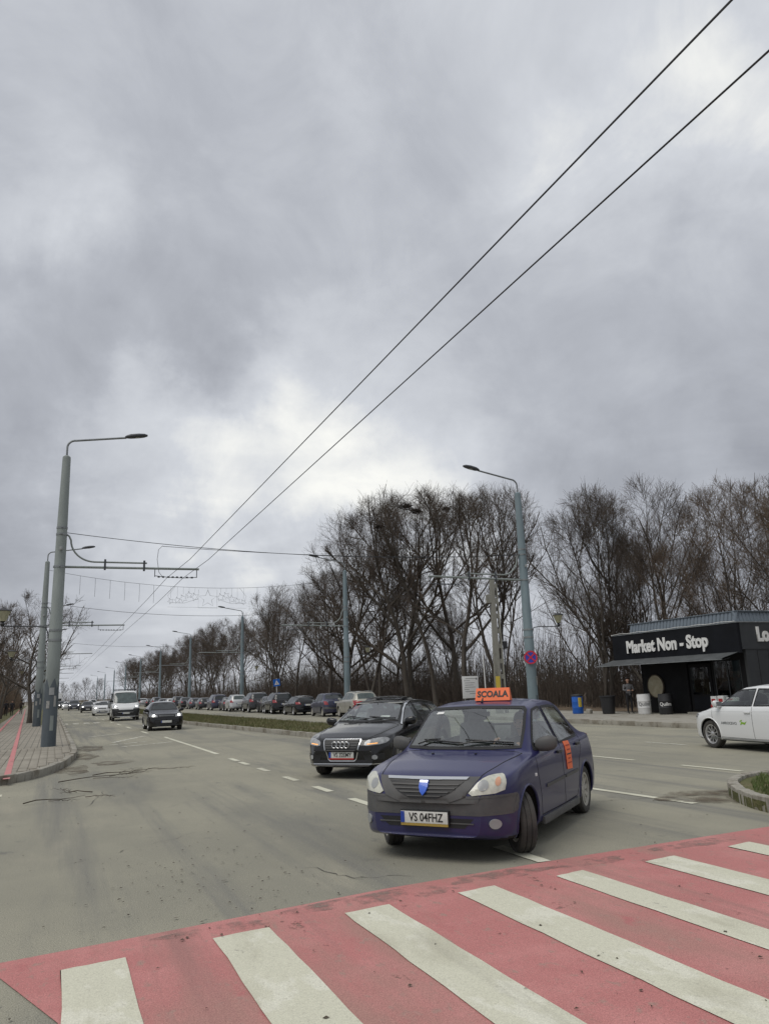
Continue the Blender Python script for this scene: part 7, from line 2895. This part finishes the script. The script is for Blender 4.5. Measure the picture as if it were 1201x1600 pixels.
# ---- oncoming queue with headlights on
GQ = 'oncoming cars in the queue'
build_car('hatchback_car', 'hatch', P_BLACK, 'black hatchback with lit headlights, nearest of the oncoming queue', (5.35, 42.6), 181, group=GQ, lit=True, plate_front='', res=.05)
van, shv = build_car('flatbed_van', 'van', P_WHITE, 'white cab of a flatbed van with black bumper, headlights lit', (5.15, 64.0), 181, cat='van', lit=True, plate_front='', res=.06, group=GQ, glass=M['glass_mid'])
for nm, c, s_, m_ in (('bed_floor', (-2.3, 0, .95), (3.1, 2.05, .10), 'plastic_grey'), ('bed_side', (-2.3, 1.03, 1.17), (3.1, .04, .40), 'steel'), ('bed_side', (-2.3, -1.03, 1.17), (3.1, .04, .40), 'steel'),
                      ('tailboard', (-3.87, 0, 1.17), (.04, 2.1, .40), 'steel'), ('headboard', (-.82, 0, 1.5), (.05, 1.9, 1.1), 'dark_metal'), ('chassis_rail', (-1.8, .4, .62), (4.2, .10, .18), 'dark_metal'),
                      ('chassis_rail', (-1.8, -.4, .62), (4.2, .10, .18), 'dark_metal'), ('roof_bar', (-.1, 0, 2.30), (.12, 1.7, .07), 'dark_metal')):
    mb = MB()
    mb.box(c, s_, ch=.012)
    mb.build(nm, M[m_], van, 30)
build_car('hatchback_car', 'hatch_new', P_WHITE, 'white hatchback with lit headlights left of the flatbed van', (4.75, 87.0), 181, group=GQ, lit=True, plate_front='', res=.08)
build_car('hatchback_car', 'hatch', P_DARK, 'dark hatchback with lit headlights behind the white queue car', (4.25, 110.0), 181, group=GQ, lit=True, plate_front='', res=.08)
build_car('minivan_car', 'mpv', P_GREYBLUE, 'grey-blue minivan with bright headlights in the far queue', (3.2, 136.0), 181, group=GQ, lit=True, plate_front='', res=.09)
build_car('hatchback_car', 'hatch', P_WHITE, 'white car with lit headlights behind the grey-blue minivan', (2.4, 150.0), 181, group=GQ, lit=True, res=.10)
build_car('saloon_car', 'saloon', P_DARK, 'dark saloon with lit headlights near the far end of the queue', (1.9, 165.0), 181, group=GQ, lit=True, res=.10, wheel_style='cover')
build_car('saloon_car', 'saloon', P_DARK, 'farthest dark saloon of the oncoming queue', (1.6, 186.0), 181, group=GQ, lit=True, res=.10)
build_car('minivan_car', 'mpv', P_WHITE, 'small white minivan in the other lane behind the dark hatchback', (6.6, 150.0), 181, group=GQ, res=.10)
build_car('estate_car', 'estate', P_GREYBLUE, 'grey estate half hidden between flatbed van and black hatchback', (8.05 - 2.0, 100.0), 181, group=GQ, res=.09)
# far lorry with white box
lor = empty('box_lorry', (.9, 205, 0), 0, 'far lorry with a white box body at the end of the queue', 'lorry', GQ)
for nm, c, s_, m_ in (('box_body', (0, 3.0, 2.15), (2.4, 5.5, 2.5), 'white_barrel'), ('cab', (0, -.9, 1.35), (2.2, 1.9, 1.9), 'white_barrel'), ('windscreen', (0, -1.86, 1.75), (1.9, .04, .75), 'glass_dark'),
                      ('bumper', (0, -1.9, .65), (2.2, .12, .4), 'plastic_black'), ('chassis', (0, 2.2, .75), (.9, 7.2, .2), 'dark_metal')):
    mb = MB()
    mb.box(c, s_, ch=.06)
    mb.build(nm, M[m_], lor, 30)
for x_ in (-.9, .9):
    for y_ in (-.7, 4.4):
        mb = MB()
        mb.lathe([(0, -.13), (.42, -.13), (.46, -.08), (.46, .08), (.42, .13), (0, .13)], 18, (x_, y_, .46), 'x')
        mb.build('wheel', M['tyre'], lor, 40)
    mb = MB()
    mb.lathe([(0, -.03), (.09, -.02), (.11, 0)], 12, (x_ * .95, -1.97, .80), 'y')
    mb.build('headlight', M['bulb_lit'], lor)

# ---- parked row under the trees, seen from behind
GK = 'parked cars under the trees'
PK = [('hatchback_car', 'suv', P_BEIGE, 17.7, 46.0, 3, 'pale grey-beige crossover, nearest of the parked row', 'cover', .95),
      ('saloon_car', 'saloon', P_NAVY, 17.40, 50.7, 3, 'parked navy saloon with bright red tail lamp', 'cover', 1.0),
      ('estate_car', 'estate', P_BLACK, 17.2, 56.9, 2, 'parked black estate beyond the navy saloon', 'five', .98),
      ('crossover_car', 'suv', P_BLACK, 17.2, 62.9, 3, 'parked black crossover below the blue crossing sign', 'five', 1.0),
      ('crossover_car', 'suv', P_DARK, 17.3, 71.2, 3, 'parked charcoal SUV right of the silver crossover', 'five', 1.06),
      ('crossover_car', 'suv', P_SILVER, 17.0, 78.2, 4, 'parked silver crossover, the only bright one mid row', 'five', .98),
      ('minivan_car', 'mpv', P_NAVY, 17.1, 88.5, 2, 'parked dark blue minivan left of the silver crossover', 'five', 1.05)]
for nm, kd, pt, x_, y_, hd, lb, ws, sc_ in PK:
    build_car(nm, kd, pt, lb, (x_, y_), hd, group=GK, res=.06, plate_rear='', faces='B', wheel_style=ws, scale=sc_, glass=M['glass_mid'] if pt in (P_BEIGE, P_SILVER) else None)
for x_, y_, kd, pt, lb in ((17.5, 67.0, 'hatch', P_DARK, 'low dark hatchback parked between the two dark crossovers'), (17.3, 83.2, 'hatch', P_DARK, 'dark hatchback parked between silver crossover and blue minivan')):
    build_car('hatchback_car', kd, pt, lb, (x_, y_), 3, group=GK, res=.08, plate_rear='', faces='B')
FARK = ['first', 'second', 'third', 'fourth', 'fifth', 'sixth', 'seventh', 'eighth', 'ninth']
for i, (kd, pt, y_) in enumerate((('hatch', P_DARK, 96), ('hatch', P_GREYBLUE, 102.5), ('saloon', P_BLACK, 109), ('suv', P_DARK, 116), ('hatch', P_SILVER, 123), ('estate', P_DARK, 131), ('suv', P_GREYBLUE, 139), ('hatch', P_BLACK, 148), ('saloon', P_SILVER, 158))):
    build_car({'hatch': 'hatchback_car', 'saloon': 'saloon_car', 'suv': 'crossover_car', 'estate': 'estate_car'}[kd], kd, pt,
              '%s far parked car beyond the dark blue minivan' % FARK[i], (17.0 - .012 * (y_ - 90), y_), 2, group=GK, res=.10, faces='B', plate_rear='')
